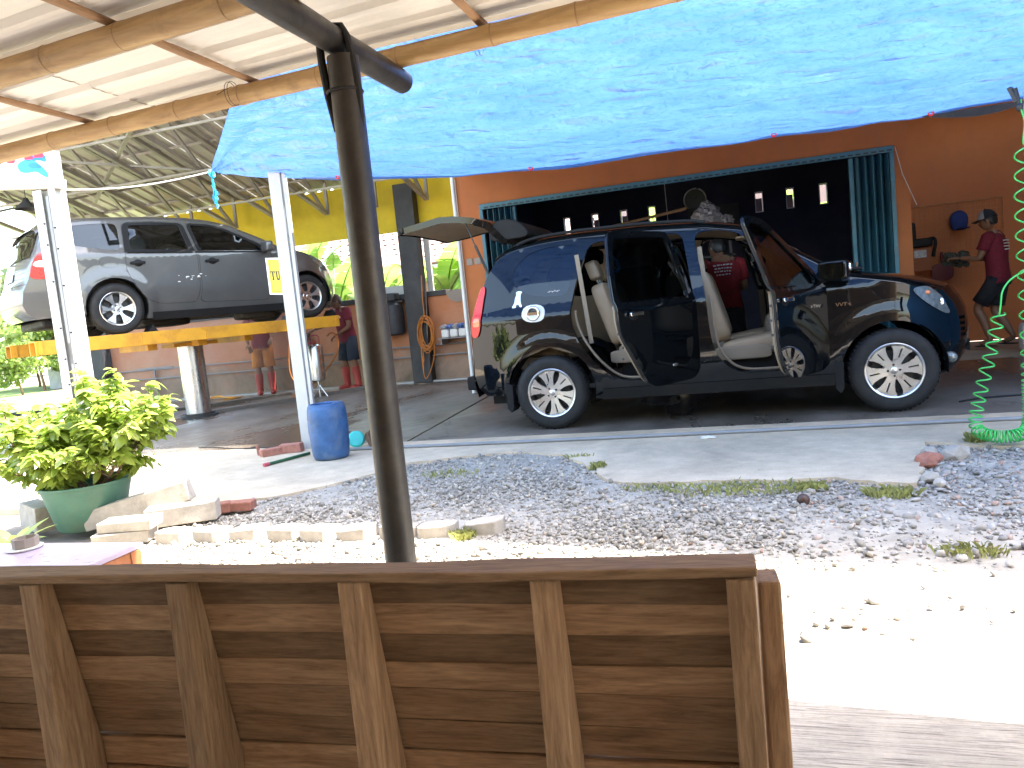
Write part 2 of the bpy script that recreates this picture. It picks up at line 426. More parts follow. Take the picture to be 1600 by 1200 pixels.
def tarp_mat():
    m = N('blue_tarp'); vec = m.coords((1, 1, 1)); g = m.noise(m.coords((.5, 2.2, 1)), 3, 8, .65, .6)
    c = m.ramp(g, [(.3, (.030,.088,.26)), (.7, (.055,.13,.32))])
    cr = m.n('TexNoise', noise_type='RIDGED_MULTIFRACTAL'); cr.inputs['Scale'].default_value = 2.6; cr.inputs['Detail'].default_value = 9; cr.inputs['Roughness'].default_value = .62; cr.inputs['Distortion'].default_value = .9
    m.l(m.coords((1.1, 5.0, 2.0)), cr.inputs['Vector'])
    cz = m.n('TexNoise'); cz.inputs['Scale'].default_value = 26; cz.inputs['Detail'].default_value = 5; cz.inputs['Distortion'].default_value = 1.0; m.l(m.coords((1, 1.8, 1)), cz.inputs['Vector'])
    c = m.mix(c, (.14,.225,.4), m.ramp(cr.outputs['Fac'], [(.45, 0), (.95, .55)]))        # wrinkle light and shade put into the colour: ridges lighter, crinkles darker
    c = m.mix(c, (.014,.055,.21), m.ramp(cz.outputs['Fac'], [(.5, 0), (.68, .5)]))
    nb = m.bump(cr.outputs['Fac'], 1.0, .05); nb = m.bump(cz.outputs['Fac'], .8, .012, nb)
    d = m.n('BsdfDiffuse'); tl = m.n('BsdfTranslucent'); m.l(c, d.inputs[0]); m.l(nb, d.inputs['Normal']); m.l(nb, tl.inputs['Normal']); m.l(c, tl.inputs[0])
    gl = m.n('BsdfGlossy'); gl.inputs['Roughness'].default_value = .3; m.l(nb, gl.inputs['Normal'])
    a = m.n('MixShader'); a.inputs[0].default_value = .5; m.l(d.outputs[0], a.inputs[1]); m.l(tl.outputs[0], a.inputs[2])
    b = m.n('MixShader'); b.inputs[0].default_value = .08; m.l(a.outputs[0], b.inputs[1]); m.l(gl.outputs[0], b.inputs[2]); m.l(b.outputs[0], m.out.inputs['Surface']); return m.m
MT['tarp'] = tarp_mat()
def leaf_mat(name, dark, light, tr=.45, objrand=.3):
    m = N(name); oi = m.n('ObjectInfo'); ge = m.n('NewGeometry')
    r = m.math('ADD', oi.outputs['Random'], ge.outputs['Random Per Island']); r = m.math('FRACT', r)
    c = m.ramp(r, [(0, dark), (1, light)])
    d = m.n('BsdfDiffuse'); tl = m.n('BsdfTranslucent'); gl = m.n('BsdfGlossy'); gl.inputs['Roughness'].default_value = .35
    m.l(c, d.inputs[0]); m.l(m.mix(c, (.75, 1, .2), .25), tl.inputs[0])
    a = m.n('MixShader'); a.inputs[0].default_value = tr; m.l(d.outputs[0], a.inputs[1]); m.l(tl.outputs[0], a.inputs[2])
    b = m.n('MixShader'); b.inputs[0].default_value = .06; m.l(a.outputs[0], b.inputs[1]); m.l(gl.outputs[0], b.inputs[2]); m.l(b.outputs[0], m.out.inputs['Surface']); return m.m
MT['leaf'] = leaf_mat('shrub_leaf', (.17,.25,.03), (.42,.5,.1))
MT['leaf_yellow'] = leaf_mat('yellow_leaf', (.4,.25,.03), (.45,.32,.05))
MT['banana'] = leaf_mat('banana_leaf', (.06,.17,.03), (.2,.33,.07), .5)
MT['tree_leaf'] = leaf_mat('tree_leaf', (.05,.08,.03), (.13,.17,.06), .35)
MT['bush_leaf'] = leaf_mat('bush_leaf', (.08,.13,.03), (.22,.27,.07), .4)
def gravel_mat():
    m = N('gravel_stone'); ge = m.n('NewGeometry')
    c = m.ramp(ge.outputs['Random Per Island'], [(0, (.22,.205,.18)), (.4, (.33,.305,.265)), (.72, (.43,.39,.335)), (.9, (.53,.48,.41)), (1, (.44,.35,.26))])
    g = m.noise(m.coords(), 40, 5); c = m.mix(c, m.ramp(g, [(.3, .7), (.7, 1.1)]), 1, 'MULTIPLY')
    m.set(color=c, rough=.85); return m.m
MT['gravel'] = gravel_mat()
def rubble_mat():
    m = N('rubble_stone'); ge = m.n('NewGeometry')
    c = m.ramp(ge.outputs['Random Per Island'], [(0, (.2,.19,.18)), (.5, (.34,.32,.3)), (.85, (.46,.43,.4)), (1, (.36,.22,.16))])
    m.set(color=c, rough=.9); return m.m
MT['rubble'] = rubble_mat()
def concrete(name, base, wet=None, brushed=False, crack=False):
    m = N(name); vec = m.coords(); a = m.noise(vec, 1.1, 10, .65, .3); b = m.noise(vec, 7, 8, .7); fine = m.noise(vec, 70, 4, .7)
    c = m.ramp(a, [(.3, tuple(x*.78 for x in base)), (.7, tuple(min(1, x*1.15) for x in base))])
    c = m.mix(c, m.ramp(b, [(.35, .75), (.6, 1.05)]), .6, 'MULTIPLY'); c = m.mix(c, m.ramp(fine, [(.3, .85), (.7, 1.08)]), .6, 'MULTIPLY')
    r = .88; h = fine
    sp = m.ramp(m.noise(vec, 16, 8, .75, .8), [(.28, .55), (.4, 1.0)]); c = m.mix(c, sp, .8, 'MULTIPLY'); blo = m.noise(vec, .6, 6, .7, .8); c = m.mix(c, m.ramp(blo, [(.35, .72), (.65, 1.05)]), .8, 'MULTIPLY')
    if brushed:
        s = m.noise(m.coords((2.2, 60, 60)), 2.4, 7, .75, .6); c = m.mix(c, m.ramp(s, [(.37, .28), (.5, .95), (.8, 1.1)]), .9, 'MULTIPLY'); h = s
    nb = m.bump(h, .5 if brushed else .25, .006)
    if crack:
        vo = m.n('TexVoronoi', feature='DISTANCE_TO_EDGE'); vo.inputs['Scale'].default_value = 1.15
        dm = m.n('VectorMath', operation='ADD'); ns = m.n('TexNoise'); ns.inputs['Scale'].default_value = 2.4; m.l(vec, ns.inputs['Vector'])
        m.l(vec, dm.inputs[0]); m.l(ns.outputs['Color'], dm.inputs[1]); m.l(dm.outputs[0], vo.inputs['Vector'])
        k = m.ramp(vo.outputs[0], [(0, 1), (.018, 0)]); gate = m.ramp(m.noise(vec, .5, 3), [(.42, 0), (.55, .9)])
        k = m.math('MULTIPLY', k, gate); c = m.mix(c, (.05,.045,.04), k)
    if wet:
        w = m.noise(m.coords((1, .45, 1)), .55, 6, .62, .5); wm = m.ramp(w, [(.36, 0), (.6, 1)])
        c = m.mix(c, m.mix(c, wet, 1, 'MULTIPLY'), wm); rr = m.ramp(wm, [(0, .8), (1, .12)]); m.set(rough=rr, spec=.5)
        wv = m.noise(m.coords((2, 6, 2)), 3, 6, .6); nb = m.bump(wv, .12, .01, nb)
    else: m.set(rough=r)
    m.set(color=c, normal=nb); return m.m
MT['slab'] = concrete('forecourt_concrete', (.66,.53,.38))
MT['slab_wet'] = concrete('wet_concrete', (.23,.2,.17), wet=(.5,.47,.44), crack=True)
MT['floor'] = concrete('brushed_concrete', (.55,.5,.44), brushed=True)
def orange_wall(name, green):
    m = N(name); vec = m.coords(); a = m.noise(vec, 1.3, 8, .65); b = m.noise(m.coords((3, 3, .6)), 2.2, 9, .7)
    c = m.ramp(a, [(.3, (.43,.135,.042)), (.7, (.53,.178,.06))]); c = m.mix(c, (.36,.15,.07), m.ramp(b, [(.52, 0), (.72, .55)]))
    if green:
        tc = m.n('TexCoord'); sx = m.n('SeparateXYZ'); m.l(tc.outputs['Object'], sx.inputs[0])
        n = m.noise(m.coords((1.2, 1, 2)), 1.6, 8, .65); z = m.math('MULTIPLY_ADD', n, .7); m.t.nodes[-1].inputs[2].default_value = -.35; z = m.math('ADD', sx.outputs[2], z)
        k = m.ramp(z, [(.36, 1), (.66, 0)]); alg = m.ramp(m.noise(vec, 2.5, 7, .7), [(.38, (.035,.06,.04)), (.58, (.10,.085,.06)), (.75, (.22,.1,.05))]); c = m.mix(c, alg, m.math('MULTIPLY', k, .92))
        c = m.mix(c, (.5,.33,.235), m.ramp(m.noise(vec, .9, 8, .7, .6), [(.4, .15), (.7, .75)]))
    m.set(color=c, rough=.85, normal=m.bump(m.noise(vec, 35, 4), .15, .004)); return m.m
MT['orange'] = orange_wall('orange_wall', False); MT['orange_dirty'] = orange_wall('stained_orange_wall', True)
def old_brick():
    m = N('old_brick'); bt = m.n('TexBrick'); bt.inputs['Scale'].default_value = 1; bt.inputs['Brick Width'].default_value = .22; bt.inputs['Row Height'].default_value = .07; bt.inputs['Mortar Size'].default_value = .008
    bt.inputs['Color1'].default_value = (.33,.2,.13,1); bt.inputs['Color2'].default_value = (.42,.28,.19,1); bt.inputs['Mortar'].default_value = (.3,.27,.23,1)
    tc = m.n('TexCoord'); sx = m.n('SeparateXYZ'); cx = m.n('CombineXYZ'); m.l(tc.outputs['Object'], sx.inputs[0]); m.l(sx.outputs[0], cx.inputs[0]); m.l(sx.outputs[2], cx.inputs[1]); m.l(cx.outputs[0], bt.inputs['Vector'])
    m.set(color=bt.outputs['Color'], rough=.95, normal=m.bump(bt.outputs['Fac'], -.6, .01)); return m.m
MT['oldbrick'] = old_brick()

MT['canopy'] = simple('dark_canopy_sheet', (.03,.032,.035), .55, var=.2)

MT['bamboo_ring'] = simple('bamboo_node', (.3,.18,.085), .7, var=.4, scale=20)
# ================================================================ SETTING
def sheet(name, pts, z, mat, thick=.1, label=None, step=None):
    mb = MB().prism(pts, lambda u, v, d: (u, v, d), z-thick, z)
    return obj(name, mb, mat, label=label, kind='structure', smooth=False, origin=(0, 0, 0))
g = MB().grid(lambda u, v: (u, v, -.045), [-400, -60, -20, 0, 20, 60, 400], [-400, -60, -20, 0, 20, 60, 400])
obj('ground', g, MT['dirt'], label='bare brown dirt ground under the yard', kind='structure', origin=(0,0,0))
edge = [(-3.75,4.06),(-3.3,4.12),(-2.93,4.24),(-2.6,4.72),(-2.47,5.1),(-2.1,5.3),(-1.71,5.38),(-1.3,5.2),(-1.02,4.82),(-.8,4.36),(-.5,4.28),(-.27,4.33),(.1,4.27),(.39,4.3),(.6,4.18),(.76,4.14),(.86,4.42),(.92,4.8),(1.02,5.16),(1.2,5.02),(1.5,4.88),(1.9,4.92),(2.4,4.75),(3.4,4.8)]
def jag(pts, amp, n=4, seed=3):
    r = random.Random(seed); out = []
    for (a, b), (c, d) in zip(pts, pts[1:]):
        for k in range(n):
            t = k/n; out.append((a+(c-a)*t+r.uniform(-amp, amp), b+(d-b)*t+r.uniform(-amp, amp)))
    out.append(pts[-1]); return out
edge_j = jag(edge, .022)
sheet('forecourt_slab', [(-14,4.0)]+edge_j+[(6,4.9),(6,6.02),(-14,6.1)], 0, MT['slab'], .09, 'pale worn concrete apron with broken front edge')
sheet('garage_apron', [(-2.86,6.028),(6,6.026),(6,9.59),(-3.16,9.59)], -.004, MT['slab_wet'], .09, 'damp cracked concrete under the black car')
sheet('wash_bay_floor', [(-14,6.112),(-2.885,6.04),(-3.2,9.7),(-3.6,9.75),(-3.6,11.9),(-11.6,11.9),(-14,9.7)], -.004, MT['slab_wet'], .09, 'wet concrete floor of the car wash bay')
sheet('recess_floor', [(1.86,9.6),(6,9.6),(6,11.9),(1.86,11.9)], -.006, MT['slab'], .09, 'concrete floor of the recess beside the garage')
sheet('garage_floor', [(-3.3,9.6),(1.7,9.6),(1.7,13.2),(-3.3,13.2)], -.008, MT['slab'], .09, 'concrete floor inside the dark garage')
sheet('shelter_floor', jag([(-5,2.3),(-3,2.33),(-1,2.28),(1,2.3),(3,2.27),(5,2.3)], .02)+[(5,-4),(-5,-4)], 0, MT['floor'], .09, 'brushed concrete floor under the bamboo shelter')
g = MB().grid(lambda u, v: (u, v, -.03+.05*sin(u*.7)*cos(v*.6)*min(1, max(0, (-u-13)/4))), np.linspace(-40, -12, 20), np.linspace(7, 24, 16))
obj('lawn', g, MT['lawn'], label='sunlit green lawn beyond the wash bay', kind='structure', origin=(-20, 14, 0))
mb = MB().bar((-14.5,8.95,.04), (-10.9,10.85,.04), .2, .2)
obj('bay_kerb', mb, MT['black_column'], label='low dark kerb edging the wash bay beside the lawn', cat='kerb', smooth=False, bevel=.01)

# ---------------- orange garage
gar = thing('garage_building', 'orange painted garage with teal folding gate and dark open front', 'building', (-.8, 11.4, 0))
def part(name, boxes, mat, par, bevel=0, label=None, smooth=False):
    mb = MB()
    for b in boxes: mb.bx(*b)
    return obj(name, mb, mat, par, label=label, smooth=smooth, bevel=bevel)
part('front_wall', [(-3.45,-3.135,9.6,9.75,0,3.3),(1.695,1.86,9.6,9.75,0,3.3),(-3.135,1.695,9.6,9.75,2.425,3.3)], MT['orange'], gar)
part('side_wall', [(-3.45,-3.3,9.752,13.35,0,3.3)], MT['orange'], gar)
part('side_wall', [(1.71,1.86,9.752,13.35,0,3.3)], MT['orange'], gar)
part('recess_wall', [(1.862,6.2,11.9,12.05,0,3.4)], MT['orange'], gar)
part('added_recess_wall', [(4.9,5.05,9.0,11.898,0,3.4)], MT['orange'], gar)  # unseen wall added to keep sky light out of the recess
part('roof_slab', [(-3.5,1.9,9.58,13.4,3.302,3.42)], MT['grey_block'], gar)
part('recess_roof', [(1.9,6.3,9.5,12.1,3.41,3.5)], MT['grey_block'], gar)
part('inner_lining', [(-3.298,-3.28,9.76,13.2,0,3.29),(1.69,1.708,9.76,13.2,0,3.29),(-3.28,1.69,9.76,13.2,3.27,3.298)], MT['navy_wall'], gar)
sl = [-2.78,-2.29,-1.80,-1.33,.37,.84,1.33]; boxes = [(-3.3,1.71,13.2,13.32,0,2.22),(-3.3,1.71,13.2,13.32,2.52,3.3)]; px_ = -3.3
for x in sl: boxes.append((px_, x-.055, 13.2, 13.32, 2.22, 2.52)); px_ = x+.055
boxes.append((px_, 1.71, 13.2, 13.32, 2.22, 2.52))
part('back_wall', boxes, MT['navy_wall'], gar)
for x in sl:
    part('vent_frame', [(x-.062,x-.05,13.17,13.21,2.21,2.53),(x+.05,x+.062,13.17,13.21,2.21,2.53),(x-.05,x+.05,13.17,13.21,2.519,2.532),(x-.05,x+.05,13.17,13.21,2.208,2.221)], MT['white_plastic'], gar)
for x in (.37, .84, -2.29, -1.8):
    part('vent_blind', [(x-.05,x+.05,13.33,13.335,2.22,2.44)], MT['plaster_pink'], gar)
part('door_frame', [(-3.15,1.71,9.56,9.6,2.365,2.432),(-3.15,-3.105,9.56,9.6,0,2.363),(1.665,1.71,9.56,9.6,0,2.363)], MT['teal_frame'], gar, bevel=.004)
mb = MB()
for i in range(60):
    x = -3.08+i*.08
    if x < 1.66: mb.bx(x, x+.05, 9.552, 9.562, 2.377, 2.392)
obj('frame_slot', mb, MT['dark_metal'], gar, smooth=False, kind='stuff')
gate_me = None
def gate(x0, x1, n):
    global gate_me
    for i in range(n):
        x = x0+(x1-x0)*(i+.5)/n; a = radians(74 if i % 2 else -74)
        mb = MB(); w = (x1-x0)/n
        prof = [(-.075,0),(-.05,.012),(-.025,0),(0,.014),(.025,0),(.05,.012),(.075,0)]
        for (u0, d0), (u1, d1) in zip(prof, prof[1:]):
            pass
        poly = [(u, d+.0035) for u, d in prof]+[(u, d-.0035) for u, d in prof[::-1]]
        R = Matrix.Rotation(a, 3, 'Z'); c = V(x, 9.66, 0)
        mb.prism(poly, lambda u, v, d: c+R @ V(u, v, d), .06, 2.36)
        obj('gate_slat', mb, MT['teal_gate'], gar, smooth=False)
gate(-3.09, -2.74, 9); gate(1.30, 1.655, 9)
part('gate_post', [(1.255,1.298,9.63,9.7,.05,2.36)], MT['teal_frame'], gar, bevel=.004)
part('gate_post', [(-2.735,-2.69,9.63,9.7,.05,2.36)], MT['teal_frame'], gar, bevel=.004)
part('gate_handle', [(1.27,1.285,9.6,9.63,1.05,1.2)], MT['chrome'], gar)
for i in range(2):
    x = -3.405+i*.11
    part('switch_plate', [(x,x+.085,9.59,9.6,1.68,1.765)], MT['ash_stone'], gar, bevel=.003)
mb = MB().tube([(-3.478,9.57,0),(-3.478,9.57,3.2)], .028, 12); obj('downpipe', mb, MT['white_plastic'], gar)
mb = MB().tube([(1.72,9.55,2.41),(1.78,9.53,2.1),(1.9,9.5,1.75)], .004, 6); obj('hanging_wire', mb, MT['cord'], gar)

can = thing('unseen_canopy', 'unseen dark metal canopy shading the car between the tarp edge and the orange garage front', 'canopy', (0, 7.8, 0))  # unseen roof guessed from the shade on the car
TF = [(-4.52,6.10,2.56),(-3.87,6.02,2.40),(-3.0,5.95,2.25),(-1.98,5.88,2.125),(-1.13,5.85,2.07),(-.03,5.8,2.05),(.66,5.78,2.035),(1.13,5.76,2.03),(1.76,5.74,2.05),(2.3,5.72,2.12)]
def can_y(x): return float(np.interp(x, [p[0]+.43*(2.6-p[2]) for p in TF], [p[1]+.2*(2.6-p[2])-.035 for p in TF]))  # edge shaped to the tarp's sun line, so no lit strip is left
for i in range(9):
    x0 = -3.4+i*.98; mb = MB()
    ys = [0, 1]; us = np.linspace(0, .985, 26)
    mb.grid(lambda u, v: (lambda y: (x0+u, y, 2.62+.34*(y-6.0)/3.58+.012*sin(u*2*pi/.09)))(can_y(x0+u)+v*(9.58-can_y(x0+u))), us, ys)
    obj('roof_sheet', mb, MT['canopy'], can, solid=.002)
mb = MB()
for y in (6.2, 7.4, 8.5): mb.bx(-3.4, 5.3, y-.025, y+.025, 2.55+.34*(y-6.0)/3.58, 2.60+.34*(y-6.0)/3.58)
obj('purlin', mb, MT['canopy'], can, smooth=False)

mb = MB().bx(5.25, 5.4, 2.6, 9.55, 0, 3.1); obj('added_side_wall', mb, MT['blue_paint'], label='unseen blue wall added to darken reflections, closing the right side of the forecourt', cat='wall', smooth=False)  # added out of view so the car's doors and nose reflect something dark
# ---------------- wash bay wall
ww = thing('wash_bay_wall', 'stained orange low wall with yellow band and black columns behind the lift', 'wall', (-8, 12, 0))
part('lower_wall', [(-12.1,-3.452,11.9,12.05,-.1,1.40)], MT['orange_dirty'], ww)
part('wall_cap', [(-12.1,-4.62,11.86,12.09,1.402,1.49),(-4.2,-3.455,11.86,12.09,1.402,1.49)], MT['black_column'], ww, bevel=.006)
part('yellow_band', [(-10.4,-3.452,11.92,12.04,2.53,3.36),(-8.9,-7.1,11.921,12.039,3.361,3.44),(-6.2,-3.46,11.921,12.039,3.361,3.44)], MT['yellow_paint'], ww)
part('column', [(-5.3,-4.965,11.7,11.89,0,3.25)], MT['black_column'], ww, bevel=.008)
part('column', [(-12.12,-11.6,11.68,11.89,-.1,3.3)], MT['black_column'], ww, bevel=.008)
part('jamb_light_strip', [(-4.955,-4.86,11.93,11.97,1.49,2.53)], MT['white_paint'], ww)  # white strip standing in for bright light on the wall jamb
part('base_strip', [(-11.6,-3.46,11.74,11.895,-.01,.022)], MT['white_paint'], ww)
for z in (.43, .60):
    mb = MB().tube([(-11.5,11.84,z),(-3.5,11.84,z)], .012, 8); obj('wall_pipe', mb, MT['pipe_grey'], ww)
mb = MB().tube([(-4.18,11.6,0),(-4.18,11.6,3.15)], .033, 12); obj('drain_pipe', mb, MT['white_plastic'], ww)
mb = MB()
for i in range(7):
    for j in range(2): mb.bx(-6.0+i*.1,-5.93+i*.1,11.95,12.0,1.5+j*.07,1.55+j*.07)
mb.bx(-6.03,-5.31,11.94,11.95,1.49,1.64)
obj('pierced_block', mb, MT['white_paint'], ww, smooth=False)
mb = MB().cdt(chaikin([(-4.62,1.40),(-4.3,1.42),(-4.26,1.3),(-4.33,1.22),(-4.5,1.2),(-4.6,1.3)], 2), [], lambda u, v: (u, 11.86-.02*sin(u*9), v+.06), .05, skirt=(0,.012,0))
obj('cement_bag', mb, MT['ash_stone'], label='grey sheet hanging over the low wall beside the white pipe', cat='sheet')

# ---------------- wash bay roof
wr = thing('wash_bay_roof', 'sloping grey metal roof on lightweight steel trusses over the grey car', 'roof', (-8, 9.5, 0))
SL = .29
zt = lambda y: 3.46+SL*(11.7-y)
zb = lambda y: 2.95+SL*(11.7-y)
tx = [-4.73-.9*k for k in range(13)]
for i, x in enumerate(tx):
    y1 = 11.7 if x > -12.3 else 10.45; y0 = 7.3; L = y1-y0; nb = 5
    mb = MB().bar((x,y0,zb(y0)), (x,y1,zb(y1)), .06, .055); mb.bar((x,y0,zt(y0)), (x,y1,zt(y1)), .06, .055)
    t = obj('truss', mb, MT['truss'], wr, smooth=False)
    for k in range(nb+1):
        y = y0+L*k/nb
        if k in (0, nb): mb = MB().bar((x+.02,y,zb(y)-.02), (x+.02,y,zt(y)+.01), .05, .035, up=(0,1,0)); obj('web_member', mb, MT['truss'], t, smooth=False)
        if k < nb:
            ya = y0+L*(k+1)/nb
            a, b = ((y, zb(y)), (ya, zt(ya))) if k % 2 else ((y, zt(y)), (ya, zb(ya)))
            mb = MB().bar((x-.02,a[0],a[1]), (x-.02,b[0],b[1]), .05, .035); obj('web_member', mb, MT['truss'], t, smooth=False)
for k in range(6):
    y = 7.7+k*.78; x0 = -15.9 if y < 10.5 else -12.3
    mb = MB().bar((x0,y,zt(y)+.045), (-2.0,y,zt(y)+.045), .045, .035, up=(0,-SL,1)); obj('purlin', mb, MT['truss'], wr, smooth=False)
for y, dz in ((8.6,-.04),(9.7,-.04),(10.8,-.03)):
    mb = MB().bar((-15.9 if y < 10.5 else -12.3,y,zb(y)+dz), (-3.9,y,zb(y)+dz), .04, .03); obj('tie_rail', mb, MT['truss'], wr, smooth=False)
mb = MB().bar((-9.3,8.6,zb(8.6)-.08), (-6.6,10.8,zb(10.8)+.25), .05, .03); obj('wind_brace', mb, MT['truss'], wr, smooth=False)
mb = MB().bar((-7.2,8.3,zb(8.3)-.08), (-10.2,10.6,zb(10.6)+.25), .05, .03); obj('wind_brace', mb, MT['truss'], wr, smooth=False)
def corr(u, p=.25): 
    t = (u/p) % 1.0
    return .03*max(0, min(1, (.18-abs(t-.5))/.08))
cu = sorted(set([round(.25*k+o, 4) for k in range(4) for o in (0,.08,.1,.15,.17,.2449)]))
for i in range(14):
    x0 = -16.0+i*1.0; yb = 12.15 if x0 > -12.3 else 10.65
    mb = MB().grid(lambda u, v: (x0+u, v, zt(v)+.07+corr(u)), cu, list(np.linspace(7.3, yb, 4)))
    obj('roof_sheet', mb, MT['washroof'], wr, smooth=False, solid=.003)
mb = MB().lathe([(.0,.16),(.03,.15),(.05,.1),(.16,.0),(.165,-.01)], (-9.9,9.0,3.22), seg=20); mb.tube([(-9.9,9,3.37),(-9.9,9,zb(9))], .006, 6)
obj('hanging_lamp', mb, MT['dark_metal'], label='dark cone lamp hanging under the wash bay roof', cat='lamp', angle=60)
# ================================================================ BAMBOO SHELTER
sh = thing('bamboo_shelter', 'open shelter with bamboo poles, dark post and corrugated cream roof sheets', 'shelter', (-1.03, 2.04, 0))
mb = MB().tube([(-1.03,2.04,0),(-1.03,2.04,1.80)], [.047,.045], 24); obj('post', mb, MT['dark_pipe'], sh)
bp = [(-1.05,-1.2+.1*k,1.85) for k in range(0, 38)]; mb = MB().tube(bp, [.039+.001*sin(k*1.3) for k in range(38)], 20); obj('crossbeam', mb, MT['dark_pipe'], sh)
mb = MB()
for sx in (-1, 1):
    mb.tube([(-1.033+sx*.04,2.035,1.60),(-1.036+sx*.047,2.03,1.70),(-1.042+sx*.047,2.025,1.79),(-1.05+sx*.043,2.03,1.855),(-1.05+sx*.028,2.035,1.885),(-1.05,2.04,1.892)], [.008,.012,.012,.011,.009,.008], 8)
mb.torus((-1.035,2.04,1.705), .049, .0045)
obj('strap', mb, MT['rubber'], sh)
def bamboo_pole(y, z, x0, x1, r0, r1, seed, par, dy=0):
    rr = random.Random(seed); L = x1-x0; pts = []; rs = []; x = x0; nodes = []
    s = x0+rr.uniform(.1, .25)
    while s < x1: nodes.append(s); s += rr.uniform(.26, .38)
    n = int(L/.02)
    for k in range(n+1):
        xx = x0+L*k/n; r = r0+(r1-r0)*k/n
        d = min(abs(xx-q) for q in nodes)
        pts.append((xx, y+.012*sin(xx*1.1+seed)+dy*(xx-x0)/L, z+.008*sin(xx*.9+seed*2))); rs.append(r*(1+.075*math.exp(-(d/.012)**2)-.02*math.exp(-(d/.05)**2)))
    mb = MB().tube(pts, rs, 18); o = obj('bamboo_pole', mb, MT['bamboo'], par)
    for q in nodes:
        k = min(range(len(pts)), key=lambda i: abs(pts[i][0]-q)); c = V(*pts[k]); sk = rr.uniform(-.004,.004)
        ring = MB().lathe([(rs[k]*.985,-.0035),(rs[k]*1.012,-.001),(rs[k]*1.012,.001),(rs[k]*.985,.0035)], c, (1,sk*8,sk*5), 18); obj('node_ring', ring, MT['bamboo_ring'], o)
    return o
bamboo_pole(2.78, 1.922, -4.2, 2.6, .037, .031, 2, sh, -.68)
bamboo_pole(2.12, 1.925, -4.2, 2.6, .041, .034, 5, sh, -.6)
bamboo_pole(1.2, 1.925, -4.2, 2.6, .036, .034, 9, sh, -.5)
bamboo_pole(.4, 1.925, -4.2, 2.6, .036, .034, 13, sh, -.5)
for x, dx in ((-3.35,.0),(-2.52,.04),(-1.72,.06),(-.78,.03),(.15,0),(1.1,.02)):
    rr = random.Random(int(x*10)); n = 24; mb = MB(); pts = []
    for k in range(n+1):
        t = k/n; pts.append((x+dx*t+.008*sin(t*9+x), -1.0+(3.53-.1*(x+1.2))*t, 1.975+.006*sin(t*13+x)))
    vs = []; 
    mb.tube(pts, [.017+.003*sin(k*1.9+x) for k in range(n+1)], 8)
    mb.xf(lambda p: V(p.x, p.y, 1.975+(p.z-1.975)*.62))
    obj('batten', mb, MT['batten'], sh)
mb = MB()
for (a, b, c) in ((-1.72,2.50,1.972),(-.77,2.50,1.972)):
    for j in range(2): mb.tube([(a+.012*j-.006, b+.038*cos(q), c-.045+.042*sin(q)) for q in np.linspace(0, 6.2, 20)], .0012, 5)
    mb.tube([(a,b,c-.02),(a-.02,b-.03,c-.04),(a-.03,b-.05,c-.055)], .0011, 5)
obj('binding_wire', mb, MT['dark_metal'], sh, kind='stuff')
# roof sheets: ribs along x
def ribs(v, p=.17):
    t = (v/p) % 1.0; d = abs(t-.5)
    return .022*max(0, min(1, (.16-d)/.06)) + .004*max(0, min(1, (.03-abs(d-.33))/.02))
vv = sorted(set([round(.17*k+o, 4) for k in range(30) for o in (.0,.017,.026,.031,.04,.0578,.068,.1019,.112,.13,.139,.144,.153)]))
for i, (x0, x1) in enumerate(((-4.6,-2.2),(-2.25,.15),(.1,2.5),(2.45,4.9))):
    z0 = 1.99+.004*(i % 2)
    mb = MB().grid(lambda u, v: (u, v-2.44-.1*(u+1.3)+.03*sin(u*2+i)*max(0, (v-4.8)/.2), z0+ribs(v)+.004*sin(u*1.7+v)), list(np.linspace(x0, x1, 14)), [q for q in vv if q < 5.06])
    obj('roof_sheet', mb, MT['shelter_sheet'], sh, smooth=False, solid=.0015)

for i in range(24):                       # unseen board wall behind the camera, added to darken reflections and the bench
    x0 = -4.6+i*.4; mb = MB().bx(x0, x0+.392, -2.02+.006*(i % 2), -2.0+.006*(i % 2), 0, 1.98); obj('added_wall_board', mb, MT['bench'], sh, smooth=False)
